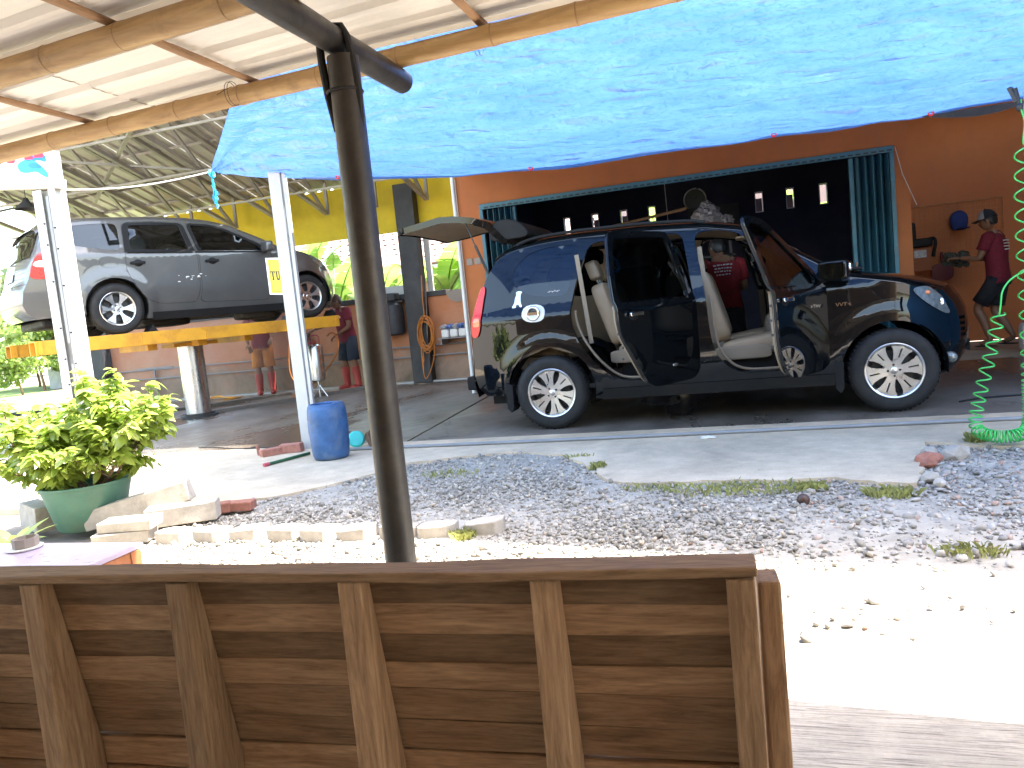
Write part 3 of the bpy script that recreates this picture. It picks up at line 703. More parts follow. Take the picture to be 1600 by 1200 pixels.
# ================================================================ BLUE TARP
from mathutils import noise as mn
def wrinkle(u, v):
    x, y = u*6.6, v*2.0
    a = mn.fractal(V(x*1.1+y*.5, y*4.2-x*.35, 3.1), .9, 2.1, 5)
    b = 1-abs(mn.noise(V(x*1.6, y*6.5+x*.6, 9.0)))*2
    c = 1-abs(mn.noise(V(x*4.2+y*2, y*9-x*.8, 19.0)))*2
    d = mn.fractal(V(x*9, y*11, 5), .8, 2.2, 3)
    return .028*a+.016*b+.008*c+.0035*d
def tarp_pt(u, v):
    # u 0..1 left->right, v 0..1 far(low) edge -> near(high) edge
    far = [(-4.52,6.10,2.56),(-3.87,6.02,2.40),(-3.0,5.95,2.25),(-1.98,5.88,2.125),(-1.13,5.85,2.07),(-.03,5.8,2.05),(.66,5.78,2.035),(1.13,5.76,2.03),(1.76,5.74,2.05),(2.3,5.72,2.12),(3.4,5.68,2.3)]
    near = [(-2.95, 4.33, 2.6), (-2.5, 4.28, 2.7), (-1.9, 4.19, 2.76), (-1.3, 4.09, 2.8), (-0.7, 3.98, 2.8), (0, 3.85, 2.78), (0.6, 3.73, 2.74), (1.1, 3.63, 2.7), (1.7, 3.53, 2.68), (2.3, 3.43, 2.66), (3.6, 3.23, 2.64)]
    def smp(t):
        k = u*(len(t)-1); i = min(int(k), len(t)-2); f = k-i
        p0 = t[max(i-1, 0)]; p1 = t[i]; p2 = t[i+1]; p3 = t[min(i+2, len(t)-1)]
        return V(*[.5*((2*p1[c])+(-p0[c]+p2[c])*f+(2*p0[c]-5*p1[c]+4*p2[c]-p3[c])*f*f+(-p0[c]+3*p1[c]-3*p2[c]+p3[c])*f**3) for c in range(3)])
    a = smp(far); b = smp(near); p = a.lerp(b, v)
    sag = -.10*sin(pi*v)*sin(pi*min(1, u*1.02))
    w = wrinkle(u, v)
    e = min(1, .25+v*9)*min(1, (1-v)*12)*min(1, .2+u*10)
    fold = 0
    du = math.hypot(u*6, v*2.0)           # folds fanning out of the tied corner
    th = atan2(v*1.6, u*5+1e-6); fold = .035*sin(th*17)*math.exp(-du*1.4)*min(1, du*6)
    hem = .012*sin(u*60)*math.exp(-v*14)
    return p+V(0, 0, sag+w*e+fold+hem*.5)+V(0, .02*sin(u*35)*math.exp(-v*10), 0)
tarp = thing('blue_tarp', 'wrinkled bright blue plastic tarpaulin stretched over the forecourt', 'tarp', (-1, 5, 2))
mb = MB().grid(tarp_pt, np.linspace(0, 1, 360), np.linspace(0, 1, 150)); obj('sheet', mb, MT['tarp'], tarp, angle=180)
for u in (.36, .54, .18, .72):
    p = tarp_pt(u, .022); mb = MB().torus(p+V(0,-.012,0), .014, .006, (0,1,.2), 16, 8); obj('grommet', mb, MT['lampred'], tarp)
c0 = tarp_pt(0, 0)
mb = MB()
for j in range(5):
    r2 = random.Random(j); mb.tube([c0+V(.0,.0,-.01)+V((r2.uniform(-.03,.03))*t, r2.uniform(-.02,.02)*t, -.30*t*(.7+.1*j)+.01*sin(t*9+j)) for t in np.linspace(0, 1, 10)], .006, 6)
mb.torus(c0+V(0,0,-.02), .03, .012, (1,0,.2), 14, 8)
obj('tie_tail', mb, MT['rope_blue'], tarp)
mb = MB().tube([c0.lerp(V(-6.1,5.95,2.60), t)+V(0,0,-.05*sin(pi*t)) for t in np.linspace(0, 1, 14)], .007, 6); obj('tie_rope', mb, MT['cord'], tarp)
mb = MB().tube([tarp_pt(u, 0)+V(0,.03,.02) for u in np.linspace(.66, .92, 20)], .012, 8); obj('edge_rope', mb, MT['darkcloth'], tarp)
mb = MB()
for k in range(7):
    mb.tube([V(1.2+.1*k*0, 5.72, 2.0)+V((x-1.2), 0, .03-.03*k*.4*sin((x-1.2)*4)+.012*k*(x-1.2)) for x in np.linspace(1.2, 1.78, 10)], .004, 5)
obj('tangled_cord', mb, MT['darkcloth'], label='tangle of thin dark cords under the right end of the tarp', cat='cord')

# ================================================================ POSTS AND SIGNS
def channel_post(x, y, z1, w, d, par, name='post'):
    mb = MB(); t = .012
    mb.bx(x-w/2, x-w/2+t, y-d/2, y+d/2, 0, z1); mb.bx(x+w/2-t, x+w/2, y-d/2, y+d/2, 0, z1)
    mb.bx(x-w/2+t, x+w/2-t, y-t/2, y+t/2, 0, z1)
    mb.bx(x-w/2-.001, x-w/2+w*.38, y-d/2-t, y-d/2-.001, 0, z1); mb.bx(x+w/2-w*.3, x+w/2+.001, y-d/2-t, y-d/2-.001, 0, z1)
    return obj(name, mb, MT['white_paint'], par, smooth=False, bevel=.003)
s1 = thing('sign_frame', 'white steel frame post carrying a printed banner above the potted shrub', 'sign frame', (-6.28, 5.97, 0))
channel_post(-6.26, 5.97, 2.62, .27, .12, s1)
mb = MB()
for z in (2.3,2.1,1.75,1.3,1.0,.75,.5): mb.cyl((-6.3,5.885,z), (-6.3,5.895,z), .009, seg=8); mb.cyl((-6.18,5.885,z-.05), (-6.18,5.895,z-.05), .009, seg=8)
obj('bolt', mb, MT['dark_metal'], s1)
part('slot', [(-6.235,-6.205,5.888,5.896,1.15,2.55)], MT['pipe_grey'], s1); part('slot', [(-6.235,-6.205,5.888,5.896,.1,.95)], MT['pipe_grey'], s1)
mb = MB().bar((-6.05,5.93,2.645), (-9.4,5.93,3.05), .09, .085); obj('bottom_rail', mb, MT['white_paint'], s1, smooth=False, bevel=.004)
part('end_stile', [(-6.17,-6.06,5.9,5.96,2.69,2.99)], MT['white_paint'], s1, bevel=.004)
mb = MB().ball((-6.11,5.93,2.99), (.085,.05,.05)); obj('end_cap', mb, MT['white_paint'], s1)
def bz(x): return 2.645+(-6.05-x)*.1208
mb = MB().grid(lambda u, v: (u, 5.925, bz(u)+.043+v), list(np.linspace(-9.4, -6.17, 6)), [0, .6]); bn = obj('banner', mb, MT['white_cloth'], s1, smooth=False, solid=.004)
def blob(pts, y, mat, name, par, dz=0, it=2): 
    mb = MB().prism(chaikin(pts, it), lambda u, v, d: (u, d, v), y-.003, y); return obj(name, mb, mat, par, smooth=False)
blob([(-6.55,2.90),(-6.44,2.93),(-6.36,2.92),(-6.28,2.86),(-6.20,2.78),(-6.19,2.72),(-6.26,2.75),(-6.32,2.80),(-6.44,2.80),(-6.53,2.82)], 5.918, MT['cyan_print'], 'blue_emblem', bn)
blob([(-6.42,2.885),(-6.3,2.88),(-6.24,2.82),(-6.3,2.825),(-6.4,2.84)], 5.914, MT['blue_print'], 'blue_emblem', bn)
blob([(-6.46,2.91),(-6.42,2.98),(-6.2,2.95),(-6.19,2.86),(-6.27,2.9)], 5.917, MT['blue_print'], 'blue_emblem', bn, it=1)
for k, (xa, xb) in enumerate(((-6.44,-6.34),(-6.32,-6.21))): blob([(xa,2.925),(xb,2.915),(xb,2.96),(xa,2.975)], 5.912, MT['red_print'], 'red_lettering', bn, it=0)
blob([(-6.68,2.93),(-6.58,2.91),(-6.56,2.935),(-6.58,2.965),(-6.68,2.975)], 5.917, MT['red_print'], 'red_lettering', bn)
mb = MB().torus((-6.79,5.918,2.93), .028, .007, (0,1,0), 18, 6); obj('blue_ring', mb, MT['blue_print'], bn)

s2 = thing('white_post', 'white steel channel post standing behind the blue drum', 'post', (-3.75, 5.97, 0))
mb = MB(); w = .165; x = -3.745; y = 5.97
mb.bx(x-w/2, x+w/2-.05, y-.05, y-.044, 0, 2.45); mb.bx(x-w/2, x-w/2+.006, y-.0435, y+.06, 0, 2.45); mb.bx(x+w/2-.056, x+w/2-.05, y-.0435, y+.06, 0, 2.45)
mb.bx(x+w/2-.0495, x+w/2-.03, y-.03, y-.024, 0, 2.45); mb.bx(x+w/2-.0295, x+w/2, y-.05, y-.044, 0, 2.45); mb.bx(x+w/2-.03, x+w/2-.024, y-.0435, y-.031, 0, 2.45)
obj('channel', mb, MT['white_paint'], s2, smooth=False, bevel=.002)
sg = thing('yellow_sign', 'small yellow sign with black letters fixed behind the white post', 'sign', (-3.83, 6.05, 1.33))
R = Matrix.Rotation(radians(-16), 3, 'Z'); sc_ = V(-3.925, 6.075, 1.55)
def sp(u, v, d): return sc_+R @ V(u, d, v-.10*u)
def rect(u0, u1, v0, v1, d0, d1): return MB().prism([(u0,v0),(u1,v0),(u1,v1),(u0,v1)], sp, d0, d1)
obj('panel', rect(-.175,.195,-.165,.165,0,.02), MT['white_plastic'], sg, smooth=False)
fc = obj('face', rect(-.145,.18,-.15,.15,-.004,-.001), MT['sign_yellow'], sg, smooth=False)
mb = MB()
for a in ((-.125,.14,.135,.139),(-.125,.14,-.139,-.135),(-.125,-.121,-.134,.134),(.136,.14,-.134,.134)): mb.add(*(lambda q: (q.v, q.f))(rect(*a, -.006, -.0045)))
obj('border_line', mb, MT['letter'], sg, smooth=False)
def glyph(rects, u0, v0, s):
    mb = MB()
    for a in rects: q = rect(u0+a[0]*s*.74, u0+a[1]*s*.74, v0+a[2]*s, v0+a[3]*s, -.0075, -.0045); mb.add(q.v, q.f)
    return mb
T = [(.38,.62,.08,.9),(.28,.72,0,.08),(0,1,.9,1.0),(0,.1,.72,.9),(.9,1,.72,.9)]
U = [(.12,.34,.2,.92),(.02,.44,.92,1.0),(.66,.8,.2,.92),(.56,.9,.92,1),(.17,.76,.06,.2),(.27,.66,0,.06)]
obj('letter_t', glyph(T, -.125, -.035, .08), MT['letter'], sg, smooth=False); obj('letter_u', glyph(U, -.058, -.035, .08), MT['letter'], sg, smooth=False)
DOOR_R, DOOR_F = radians(61), radians(63)
# ================================================================ CARS
class Car:
    """body surface in car coordinates: x forward from the rear axle, y across, z up"""
    def __init__(s, T, w0, belt, tumble, rtab, ftab, wb, arch, nose, r=.06):
        s.T = T; s.w0 = w0; s.belt = belt; s.tumble = tumble; s.rt = rtab; s.ft = ftab; s.wb = wb; s.arch = arch; s.r = r; s.nose = nose
    def top(s, x): return lerp_table(s.T, x)
    def w(s, x, z):
        w = s.w0-.035*max(0, (.62-z)/.4)**2
        if z > s.belt: w -= (z-s.belt)*s.tumble+.02*min(1, (z-s.belt)/.05)
        else: w -= .012*max(0, 1-abs(z-(s.belt-.14))/.1)*0
        if x < s.rt[0]: w -= s.rt[1]*((s.rt[0]-x)/s.rt[2])**2
        if x > s.ft[0]: w -= s.ft[1]*((x-s.ft[0])/s.ft[2])**2.2
        for cx in (0, s.wb):
            d = math.hypot(x-cx, z-.33); a = s.arch
            if d < a+.16: t = max(0, min(1, (a+.16-d)/.12)); w += .022*t*t*(3-2*t)
        return w
    def surf(s, x, z, off=0):
        zs = s.top(x)-s.r
        if z <= zs: return s.w(x, z)+off
        k = min(.985, (z-zs)/(s.r+.025)); return s.w(x, zs)*(1-k*k)**(1/5.0)+off
    def side(s, sg, off=0): return lambda x, z: (x, sg*s.surf(x, z, off), z)
    def roofpt(s, x, v, off=0):
        zs = s.top(x)-s.r; ws = s.w(x, zs); a = min(1, abs(v))
        bul = s.nose[1]*max(0, min(1, (x-s.nose[2])/(s.nose[0]-s.nose[2])))**2*(1-a**2.2) if x > s.nose[2] else 0
        return V(x+bul, v*ws, zs+s.r*sqrt(max(0, 1-a**5))+.025*(1-v*v)+off)
    def top_panel(s, x0, x1, n=24, v0=-1, v1=1, m=25, off=0):
        vs = [v0+(v1-v0)*(.5-.5*cos(pi*k/(m-1))) for k in range(m)]
        return MB().grid(lambda x, v: s.roofpt(x, v, off), np.linspace(x0, x1, n), vs)
    def nose_panel(s, etab, zbot, n=16, m=21):
        xh = s.nose[0]; zs0 = s.top(xh)-s.r
        def P(t, v):
            a = abs(v); zs = zs0+(zbot-zs0)*t; xe = lerp_table(etab, zs) if t > 0 else xh
            h = s.roofpt(xh, v); top = h.z-zs0
            e_ = max(0, a-.9)*10*.012*min(1, t*6); return (xe-e_+(s.nose[1]+.04*sin(pi*t))*(1-a**2.2), v*s.w(xe, zs)*(1-e_*.6), zs+top*(1-t)**2.5)
        return MB().grid(P, np.linspace(0, 1, n), [-cos(pi*k/(m-1)) for k in range(m)])
def arc(cx, cz, r, a0, a1, n=14): return [(cx+r*cos(radians(a0+(a1-a0)*k/n)), cz+r*sin(radians(a0+(a1-a0)*k/n))) for k in range(n+1)]
def skin_in(d=.05): return lambda p: V(p.x, p.y-(d if p.y > 0 else -d), p.z)

def wheel_parts(style):
    R = .312; prof = [(.2,-.085),(.225,-.095),(.27,-.1),(.298,-.088),(R,-.06),(R+.001,0),(R,.06),(.298,.088),(.27,.1),(.225,.095),(.2,.085)]
    tyre = MB().lathe(prof, axis=(0,1,0), seg=56)
    for k in range(56):                      # tread blocks
        a = 2*pi*k/56
        for yy in (-.05, 0, .05):
            c = V(cos(a)*(R+.001), yy+(.008 if k % 2 else -.008), sin(a)*(R+.001)); tyre.box(c, (.006,.03,.022), Matrix.Rotation(-a, 3, 'Y'))
    rim = MB().lathe([(.206,-.088),(.21,-.094),(.205,-.098),(.196,-.094),(.188,-.082),(.182,-.05),(.178,.08)], axis=(0,1,0), seg=56)
    n = 6
    for k in range(n):
        a0 = 2*pi*k/n+(.52 if style == 'a' else .0)
        if style == 'a':
            def sp(r, t, d): a = a0+t; return (r*cos(a), d, r*sin(a))
            for sg_ in (-1, 1):
                poly = [(.04, sg_*.0),(.055, sg_*.5),(.085, sg_*.40),(.12, sg_*.345),(.16, sg_*.36),(.19, sg_*.42),(.19, sg_*.03),(.10, sg_*.05),(.09, sg_*.0)]
                rim.prism(poly, lambda r, t, d: sp(r, t, d+(.018*(1-(r/.19)))), -.082, -.06)
            poly = [(.04,-.1),(.04,.1),(.1,.055),(.1,-.055)]; rim.prism(poly, lambda r, t, d: sp(r, t, d+.012), -.082, -.06)
            poly = [(.172,-.08),(.172,.08),(.19,.08),(.19,-.08)]; rim.prism(poly, lambda r, t, d: sp(r, t, d), -.084, -.06)
        else:
            def sp(r, t, d): a = a0+t; return (r*cos(a), d, r*sin(a))
            poly = [(.045,-.42),(.07,-.22),(.11,-.2),(.19,-.29),(.19,.29),(.11,.2),(.07,.22),(.045,.42)]
            rim.prism(poly, lambda r, t, d: sp(r, t, d+(.02*(1-(r/.19)))), -.084, -.06)
    rim.lathe([(.0,-.068),(.066,-.069),(.074,-.06),(.074,.0)], axis=(0,1,0), seg=24)
    disc = MB().lathe([(.0,-.02),(.15,-.02),(.15,-.005),(.185,.0),(.185,.06),(0,.06)], axis=(0,1,0), seg=32)
    cap = MB().lathe([(0,-.074),(.02,-.073),(.027,-.068),(.028,-.06)], axis=(0,1,0), seg=20)
    nut = MB().lathe([(0,-.075),(.006,-.075),(.009,-.07),(.010,-.06),(.017,-.064),(.018,-.055)], axis=(0,1,0), seg=12)
    return tyre, rim, disc, cap, nut
def wheel_meshes(style):
    t, r, d, c, n = wheel_parts(style)
    return [mesh_of('tyre', t, MT['rubber'], angle=50), mesh_of('rim', r, MT['alloy'], angle=30), mesh_of('brake_disc', d, MT['dark_metal']), mesh_of('hub_cap', c, MT['alloy']), mesh_of('wheel_nut', n, MT['dark_metal'])]
def add_wheel(car, ms, x, y, z=.312, spin=0):
    w = share(ms[1], 'wheel', car, (x, y, z), (0, spin, pi if y > 0 else 0))
    share(ms[0], 'tyre', w); share(ms[2], 'brake_disc', w); share(ms[3], 'hub_cap', w)
    for k in range(4):
        a = 2*pi*k/4+.4; share(ms[4], 'wheel_nut', w, (.042*cos(a), .0, .042*sin(a)))
    return w
wm_a = wheel_meshes('a'); wm_b = wheel_meshes('b')

# ---------------------------------------------------------------- black car with open doors
BX = V(-1.596, 7.135, 0)
bc = thing('black_car', 'black people carrier with side doors and tailgate open under the blue tarp', 'car', BX)
B = Car(T=[(-.45,1.53),(-.36,1.585),(-.22,1.62),(0,1.645),(.3,1.655),(.84,1.645),(1.35,1.61),(1.62,1.555),(1.74,1.50),(2.36,1.10),(2.48,1.075),(2.74,1.02),(2.91,.955),(3.0,.90),(3.2,.72)],
        w0=.815, belt=.985, tumble=.29, rtab=(-.25,.09,.45), ftab=(2.62,.22,.45), wb=2.655, arch=.37, nose=(3.0,.20,2.55))
def topline(car, xs): return [(x, car.top(x)-car.r) for x in xs]
outl = [(-.385,.31),(-.60,.31),(-.68,.38),(-.715,.5),(-.715,.66),(-.69,.85),(-.655,1.02),(-.60,1.2),(-.53,1.35),(-.45,1.46)]
outl += topline(B, [-.36,-.25,-.1,.1,.4,.8,1.2,1.5,1.62,1.75,1.9,2.05,2.2,2.36,2.48,2.6,2.74,2.86,2.94,3.0])
outl += [(3.06,.76),(3.09,.68),(3.10,.55),(3.09,.42),(3.05,.3),(3.02,.26)]
outl += arc(2.655,.325,.365,-11,191,16)[0:] + [(2.27,.235),(1.6,.235),(.9,.235),(.42,.235)] + arc(0,.325,.385,-13,183,16)
rdo = rounded([(.40,1.545),(.27,1.22),(.205,.95),(.24,.78),(.36,.58),(.50,.43),(.62,.37),(1.16,.37),(1.235,.46),(1.25,.75),(1.235,.97),(1.165,1.54)], .09)
fdo = rounded([(1.255,1.525),(1.325,.97),(1.335,.75),(1.36,.56),(1.46,.42),(1.58,.37),(2.1,.365),(2.2,.42),(2.215,.7),(2.2,1.0),(2.12,1.10),(1.66,1.435),(1.58,1.49),(1.45,1.525)], .09)
qgl = rounded([(-.31,1.27),(-.27,1.4),(-.14,1.51),(.0,1.545),(.31,1.55),(.2,1.13),(.05,1.125),(-.14,1.15)], .09)
for sg_ in (-1, 1):
    mb = MB().cdt(outl, [rdo, fdo, qgl], B.side(sg_), .045, skirt=skin_in(.055)); mb.xf(lambda p: p+BX)
    obj('body_side', mb, MT['car_black'], bc, angle=45)
    mb = MB().cdt(qgl, [], B.side(sg_, -.006), .06); mb.xf(lambda p: p+BX); q = obj('quarter_window', mb, MT['glass_dark'], bc, angle=180)
    if sg_ < 0:
        mb = MB()
        for k in range(9): mb.box((.03+.012*k, -B.surf(.05, 1.165, -.004), 1.166+.003*(k % 3)), (.008,.002,.006+.004*(k % 2)))
        mb.xf(lambda p: p+BX); obj('window_print', mb, MT['print'], q, smooth=False)
    # inner lining of the body side
    mb = MB().cdt([(x, max(z, .36)) for x, z in [(-.55,.4),(-.6,.9),(-.5,1.3),(-.36,1.5),(.3,1.56),(1.2,1.54),(1.6,1.48),(2.3,.98),(2.3,.36),(.4,.36),(.3,.6),(0,.7),(-.3,.6)]], [[(x+(x-.73)*.035, z+(z-.95)*.03) for x, z in rdo], [(x+(x-1.75)*.035, z+(z-.95)*.03) for x, z in fdo], [(x+(x-0)*.06, z+(z-1.35)*.06) for x, z in qgl]], B.side(sg_, -.055), .09); mb.xf(lambda p: p+BX)
    obj('inner_lining', mb, MT['beige_trim'], bc, angle=180)
mb = B.top_panel(-.45, 1.64, 40); mb.xf(lambda p: p+BX); rf = obj('roof', mb, MT['car_black'], bc, angle=180)
mb = B.top_panel(-.42, 1.6, 20, -.93, .93, 15, -.035); mb.xf(lambda p: p+BX); obj('headliner', mb, MT['beige_trim'], bc, angle=180)
for sg_ in (-1, 1):
    mb = MB().tube([B.roofpt(x, sg_*.93)+V(0, 0, .012+.02*min(1, (x+.25)*8, (1.35-x)*8))+BX for x in np.linspace(-.25, 1.35, 30)], .014, 8); obj('roof_rail', mb, MT['black_plastic'], rf)
    mb = B.top_panel(1.62, 2.38, 20, sg_*.9, sg_*1.0, 6); mb.xf(lambda p: p+BX); obj('windscreen_pillar', mb, MT['car_black'], bc, angle=180)
mb = B.top_panel(1.60, 2.38, 16, -.91, .91, 17, -.004); mb.xf(lambda p: p+BX); obj('windscreen', mb, MT['glass_clear'], bc, angle=180)
mb = B.top_panel(2.37, 3.0, 26); mb.xf(lambda p: p+BX); obj('bonnet', mb, MT['car_black'], bc, angle=180)
etab = [(.25,3.0),(.3,3.05),(.42,3.09),(.55,3.10),(.68,3.09),(.76,3.06),(.84,3.0)]
mb = B.nose_panel(etab, .25); mb.xf(lambda p: p+BX); fb = obj('front_bumper', mb, MT['car_black'], bc, angle=180)
mb = MB()
for k in range(4): mb.grid(lambda y, z: V(3.30-.20*(abs(y)/.7)**2.2, y, z)+BX, np.linspace(-.42, .42, 14), [.50+k*.045, .525+k*.045])
obj('grille', mb, MT['black_plastic'], bc)
mb = MB().grid(lambda y, z: V(3.33-.2*(abs(y)/.7)**2.2, y, z)+BX, np.linspace(-.2, .2, 8), [.36,.46]); obj('number_plate', mb, MT['white_plastic'], bc)
mb = MB().ball((3.07,-.66,.37), (.05,.04,.045)); mb.xf(lambda p: p+BX); obj('fog_lamp', mb, MT['lampclear'], bc)
# rear bumper, tail lamps
mb = MB().grid(lambda z, v: V(-.70-.05*(1-abs(v)**2.5)-.02*sin((z-.3)/.36*pi), v*B.w(-.70, z), z)+BX, np.linspace(.3, .66, 10), [-cos(pi*k/20) for k in range(21)]); obj('rear_bumper', mb, MT['car_black'], bc, angle=180)
part('bumper_step', [(BX.x-.83,BX.x-.73,BX.y-.62,BX.y-.4,.36,.48)], MT['black_plastic'], bc, bevel=.012)
part('load_sill', [(BX.x-.72,BX.x-.5,BX.y-.66,BX.y+.66,.63,.665)], MT['black_plastic'], bc)
for sg_ in (-1, 1):
    lp = chaikin([(-.585,1.275),(-.535,1.27),(-.575,1.1),(-.61,.84),(-.70,.83),(-.69,.95),(-.655,1.1)], 2)
    mb = MB().cdt(lp, [], B.side(sg_, .014), .03, skirt=lambda p: V(p.x-.02, p.y*.93, p.z)); mb.xf(lambda p: p+BX); tl = obj('tail_lamp', mb, MT['lampred'], bc, angle=60)
    mb = MB().cdt(rounded([(-.675,.93),(-.61,.925),(-.60,1.0),(-.66,1.005)], .015), [], B.side(sg_, .018), .02, skirt=skin_in(.008)); mb.xf(lambda p: p+BX); obj('lamp_lens', mb, MT['lampamber'], tl)
    hp = chaikin([(2.80,.905),(2.86,.925),(2.955,.915),(3.03,.855),(3.085,.74),(3.105,.70),(3.07,.695),(2.98,.745),(2.88,.82)], 2)
    mb = MB().cdt(hp, [], B.side(sg_, .010), .022, skirt=skin_in(.03)); mb.xf(lambda p: p+BX); hl = obj('headlamp', mb, MT['lampclear'], bc, angle=60)
    mb = MB().ball((2.915, sg_*(B.surf(2.915, .872)+.006), .873), (.028,.012,.018), 12, 8); mb.ball((3.03, sg_*(B.surf(3.03,.79)+.004), .79), (.032,.01,.035), 12, 8)
    mb.xf(lambda p: p+BX); obj('indicator', mb, MT['lampamber'], hl) if sg_ > 0 else None
    if sg_ < 0:
        a = MB().ball((2.915, sg_*(B.surf(2.915,.872)+.008), .873), (.026,.012,.016), 12, 8); a.xf(lambda p: p+BX); obj('indicator', a, MT['lampamber'], hl)
        a = MB().ball((3.025, sg_*(B.surf(3.025,.79)+.004), .79), (.028,.012,.034), 12, 8); a.xf(lambda p: p+BX); obj('lamp_reflector', a, MT['chrome'], hl)
    # sill strip, mud flaps, arch liners
    mb = MB().grid(lambda x, t: V(x, sg_*(B.w(x, .3)+.012-.02*t), .315-.09*t)+BX, np.linspace(.44, 2.24, 20), [0,.15,.5,.85,1]); obj('side_skirt', mb, MT['car_black'], bc)
    for cx, a0 in ((0, 200), (2.655, 212)):
        x = cx-.39 if cx == 0 else cx-.40
        poly = [(x-.015,.42),(x+.05,.4),(x+.045,.2),(x+.02,.165),(x-.01,.2)]
        mb = MB().prism(poly, lambda u, v, d: V(u, d, v)+BX, sg_*.835, sg_*.62); obj('mud_flap', mb, MT['black_plastic'], bc, smooth=False)
        mb = MB().grid(lambda a, y: V(cx+.375*cos(a), sg_*y, .325+.375*sin(a))+BX, np.linspace(-.15, pi+.15, 20), [.5,.795]); obj('arch_liner', mb, MT['black_plastic'], bc)
# fuel lid with chrome ring, fender badge, sticker
def on_side(x, z, off=0): return V(x, -B.surf(x, z, off), z)
mb = MB().cdt(chaikin([(-.2,.93),(-.2,1.075),(.0,1.07),(.0,.92)], 2), [], B.side(-1, .012), .03, skirt=(0,.014,0)); mb.xf(lambda p: p+BX); fl = obj('fuel_lid', mb, MT['white_plastic'], bc, angle=60)
mb = MB().torus(on_side(-.1,.998,.018)+BX, .052, .013, (0,1,0), 28, 10); mb.box(on_side(-.1,.998,.022)+BX, (.12,.012,.022)); obj('chrome_ring', mb, MT['chrome'], fl)
mb = MB().ball(on_side(-.1,.998,.008)+BX, (.042,.008,.042), 20, 10); obj('lid_dish', mb, MT['glass_mid'], fl)
st = MB().cdt(chaikin([(-.30,1.06),(-.255,1.06),(-.26,1.08),(-.235,1.09),(-.22,1.06),(-.2,1.065),(-.215,1.1),(-.215,1.15),(-.21,1.175),(-.195,1.19),(-.215,1.2),(-.24,1.2),(-.255,1.19),(-.25,1.17),(-.265,1.14),(-.27,1.1)], 1), [], B.side(-1, .004), .02); st.xf(lambda p: p+BX)
obj('silver_sticker', st, MT['alloy'], bc)
mb = MB(); y0 = -B.surf(2.32,.84,.006)
def stroke(a, b): mb.bar((a[0], y0, a[1]), (b[0], y0, b[1]), .005, .009, up=(0,1,0))
for u in (2.275, 2.302): stroke((u,.856),(u+.011,.83)); stroke((u+.011,.83),(u+.022,.856))
stroke((2.328,.853),(2.352,.853)); stroke((2.340,.853),(2.340,.83)); stroke((2.358,.842),(2.366,.842)); stroke((2.373,.85),(2.373,.83))
mb.xf(lambda p: p+BX); obj('fender_badge', mb, MT['chrome'], bc, smooth=False)
# underbody, floor, interior
part('underbody', [(BX.x-.6,BX.x+2.95,BX.y-.6,BX.y+.6,.22,.32)], MT['black_plastic'], bc)
part('floor_carpet', [(BX.x-.55,BX.x+2.2,BX.y-.74,BX.y+.74,.325,.36)], MT['carpet'], bc)
def loft_box(c, d, r=.06, rot=None, n=5):
    """soft rounded block"""
    mb = MB().ball((0,0,0), (1,1,1), 24, 16)
    e = .34
    def f(p):
        q = V(*[math.copysign(abs(a)**e, a) for a in p]); q = V(q.x*d[0]/2, q.y*d[1]/2, q.z*d[2]/2)
        if rot is not None: q = rot @ q
        return q+V(*c)
    return mb.xf(f)
def seat(x, y, w=.46, back=.62, lean=18, base=.5, z=.60, name='seat'):
    rb = Matrix.Rotation(radians(-lean), 3, 'Y'); o = BX
    s = obj(name, loft_box(o+V(x+base*.5, y, z-.06), (base, w, .16), rot=Matrix.Rotation(radians(-7), 3, 'Y')), MT['beige'], bc)
    bcn = o+V(x+.02, y, z)+rb @ V(0, 0, back*.5)
    obj('backrest', loft_box(bcn, (.14, w*.96, back), rot=rb), MT['beige'], s)
    hc = o+V(x+.02, y, z)+rb @ V(0, 0, back+.13); obj('headrest', loft_box(hc, (.10, .26, .17), rot=rb), MT['beige'], s)
    for k in (-.06, .06):
        mb = MB().cyl(o+V(x+.02, y+k, z)+rb @ V(0,0,back-.03), o+V(x+.02, y+k, z)+rb @ V(0,0,back+.08), .007, seg=8); obj('headrest_post', mb, MT['chrome'], s)
    mb = MB().box(o+V(x+.22, y, (z-.16+.37)/2+.02), (.4, w*.8, z-.16-.37+.04)); obj('seat_frame', mb, MT['black_plastic'], s, bevel=.01)
    obj('seat_shield', loft_box(o+V(x+.16, y-w/2-.012, z-.1), (.44,.03,.11)), MT['beige_trim'], s)
    return s
seat(1.42, -.38, lean=16, z=.62, back=.60); seat(1.42, .38, lean=16, z=.62, back=.60)
seat(.55, -.33, w=.5, lean=17, z=.66, back=.56, base=.42); seat(.55, .33, w=.5, lean=17, z=.66, back=.56, base=.42)
seat(-.28, 0, w=1.1, lean=12, z=.66, back=.5, base=.4)
obj('dashboard', loft_box(BX+V(2.32,0,.9), (.42,1.36,.42)), MT['beige_trim'], bc)
part('dash_top', [(BX.x+2.15,BX.x+2.5,BX.y-.66,BX.y+.66,1.09,1.115)], MT['black_plastic'], bc, bevel=.01)
mb = MB().torus(BX+V(2.0,-.36,.98), .175, .014, (-.86,0,.5), 30, 8); mb.tube([BX+V(2.0,-.36,.98), BX+V(2.2,-.36,.86)], .028, 10); mb.bar(BX+V(2.0,-.53,.98), BX+V(2.0,-.19,.98), .02, .05); obj('steering_wheel', mb, MT['black_plastic'], bc)
obj('centre_console', loft_box(BX+V(2.02,0,.56), (.5,.3,.5)), MT['beige_trim'], bc)
mb = MB().bar(BX+V(.30,-.735,1.45), BX+V(.36,-.72,.70), .036, .004, up=(0,1,0)); obj('seat_belt', mb, MT['beige_trim'], bc, smooth=False)
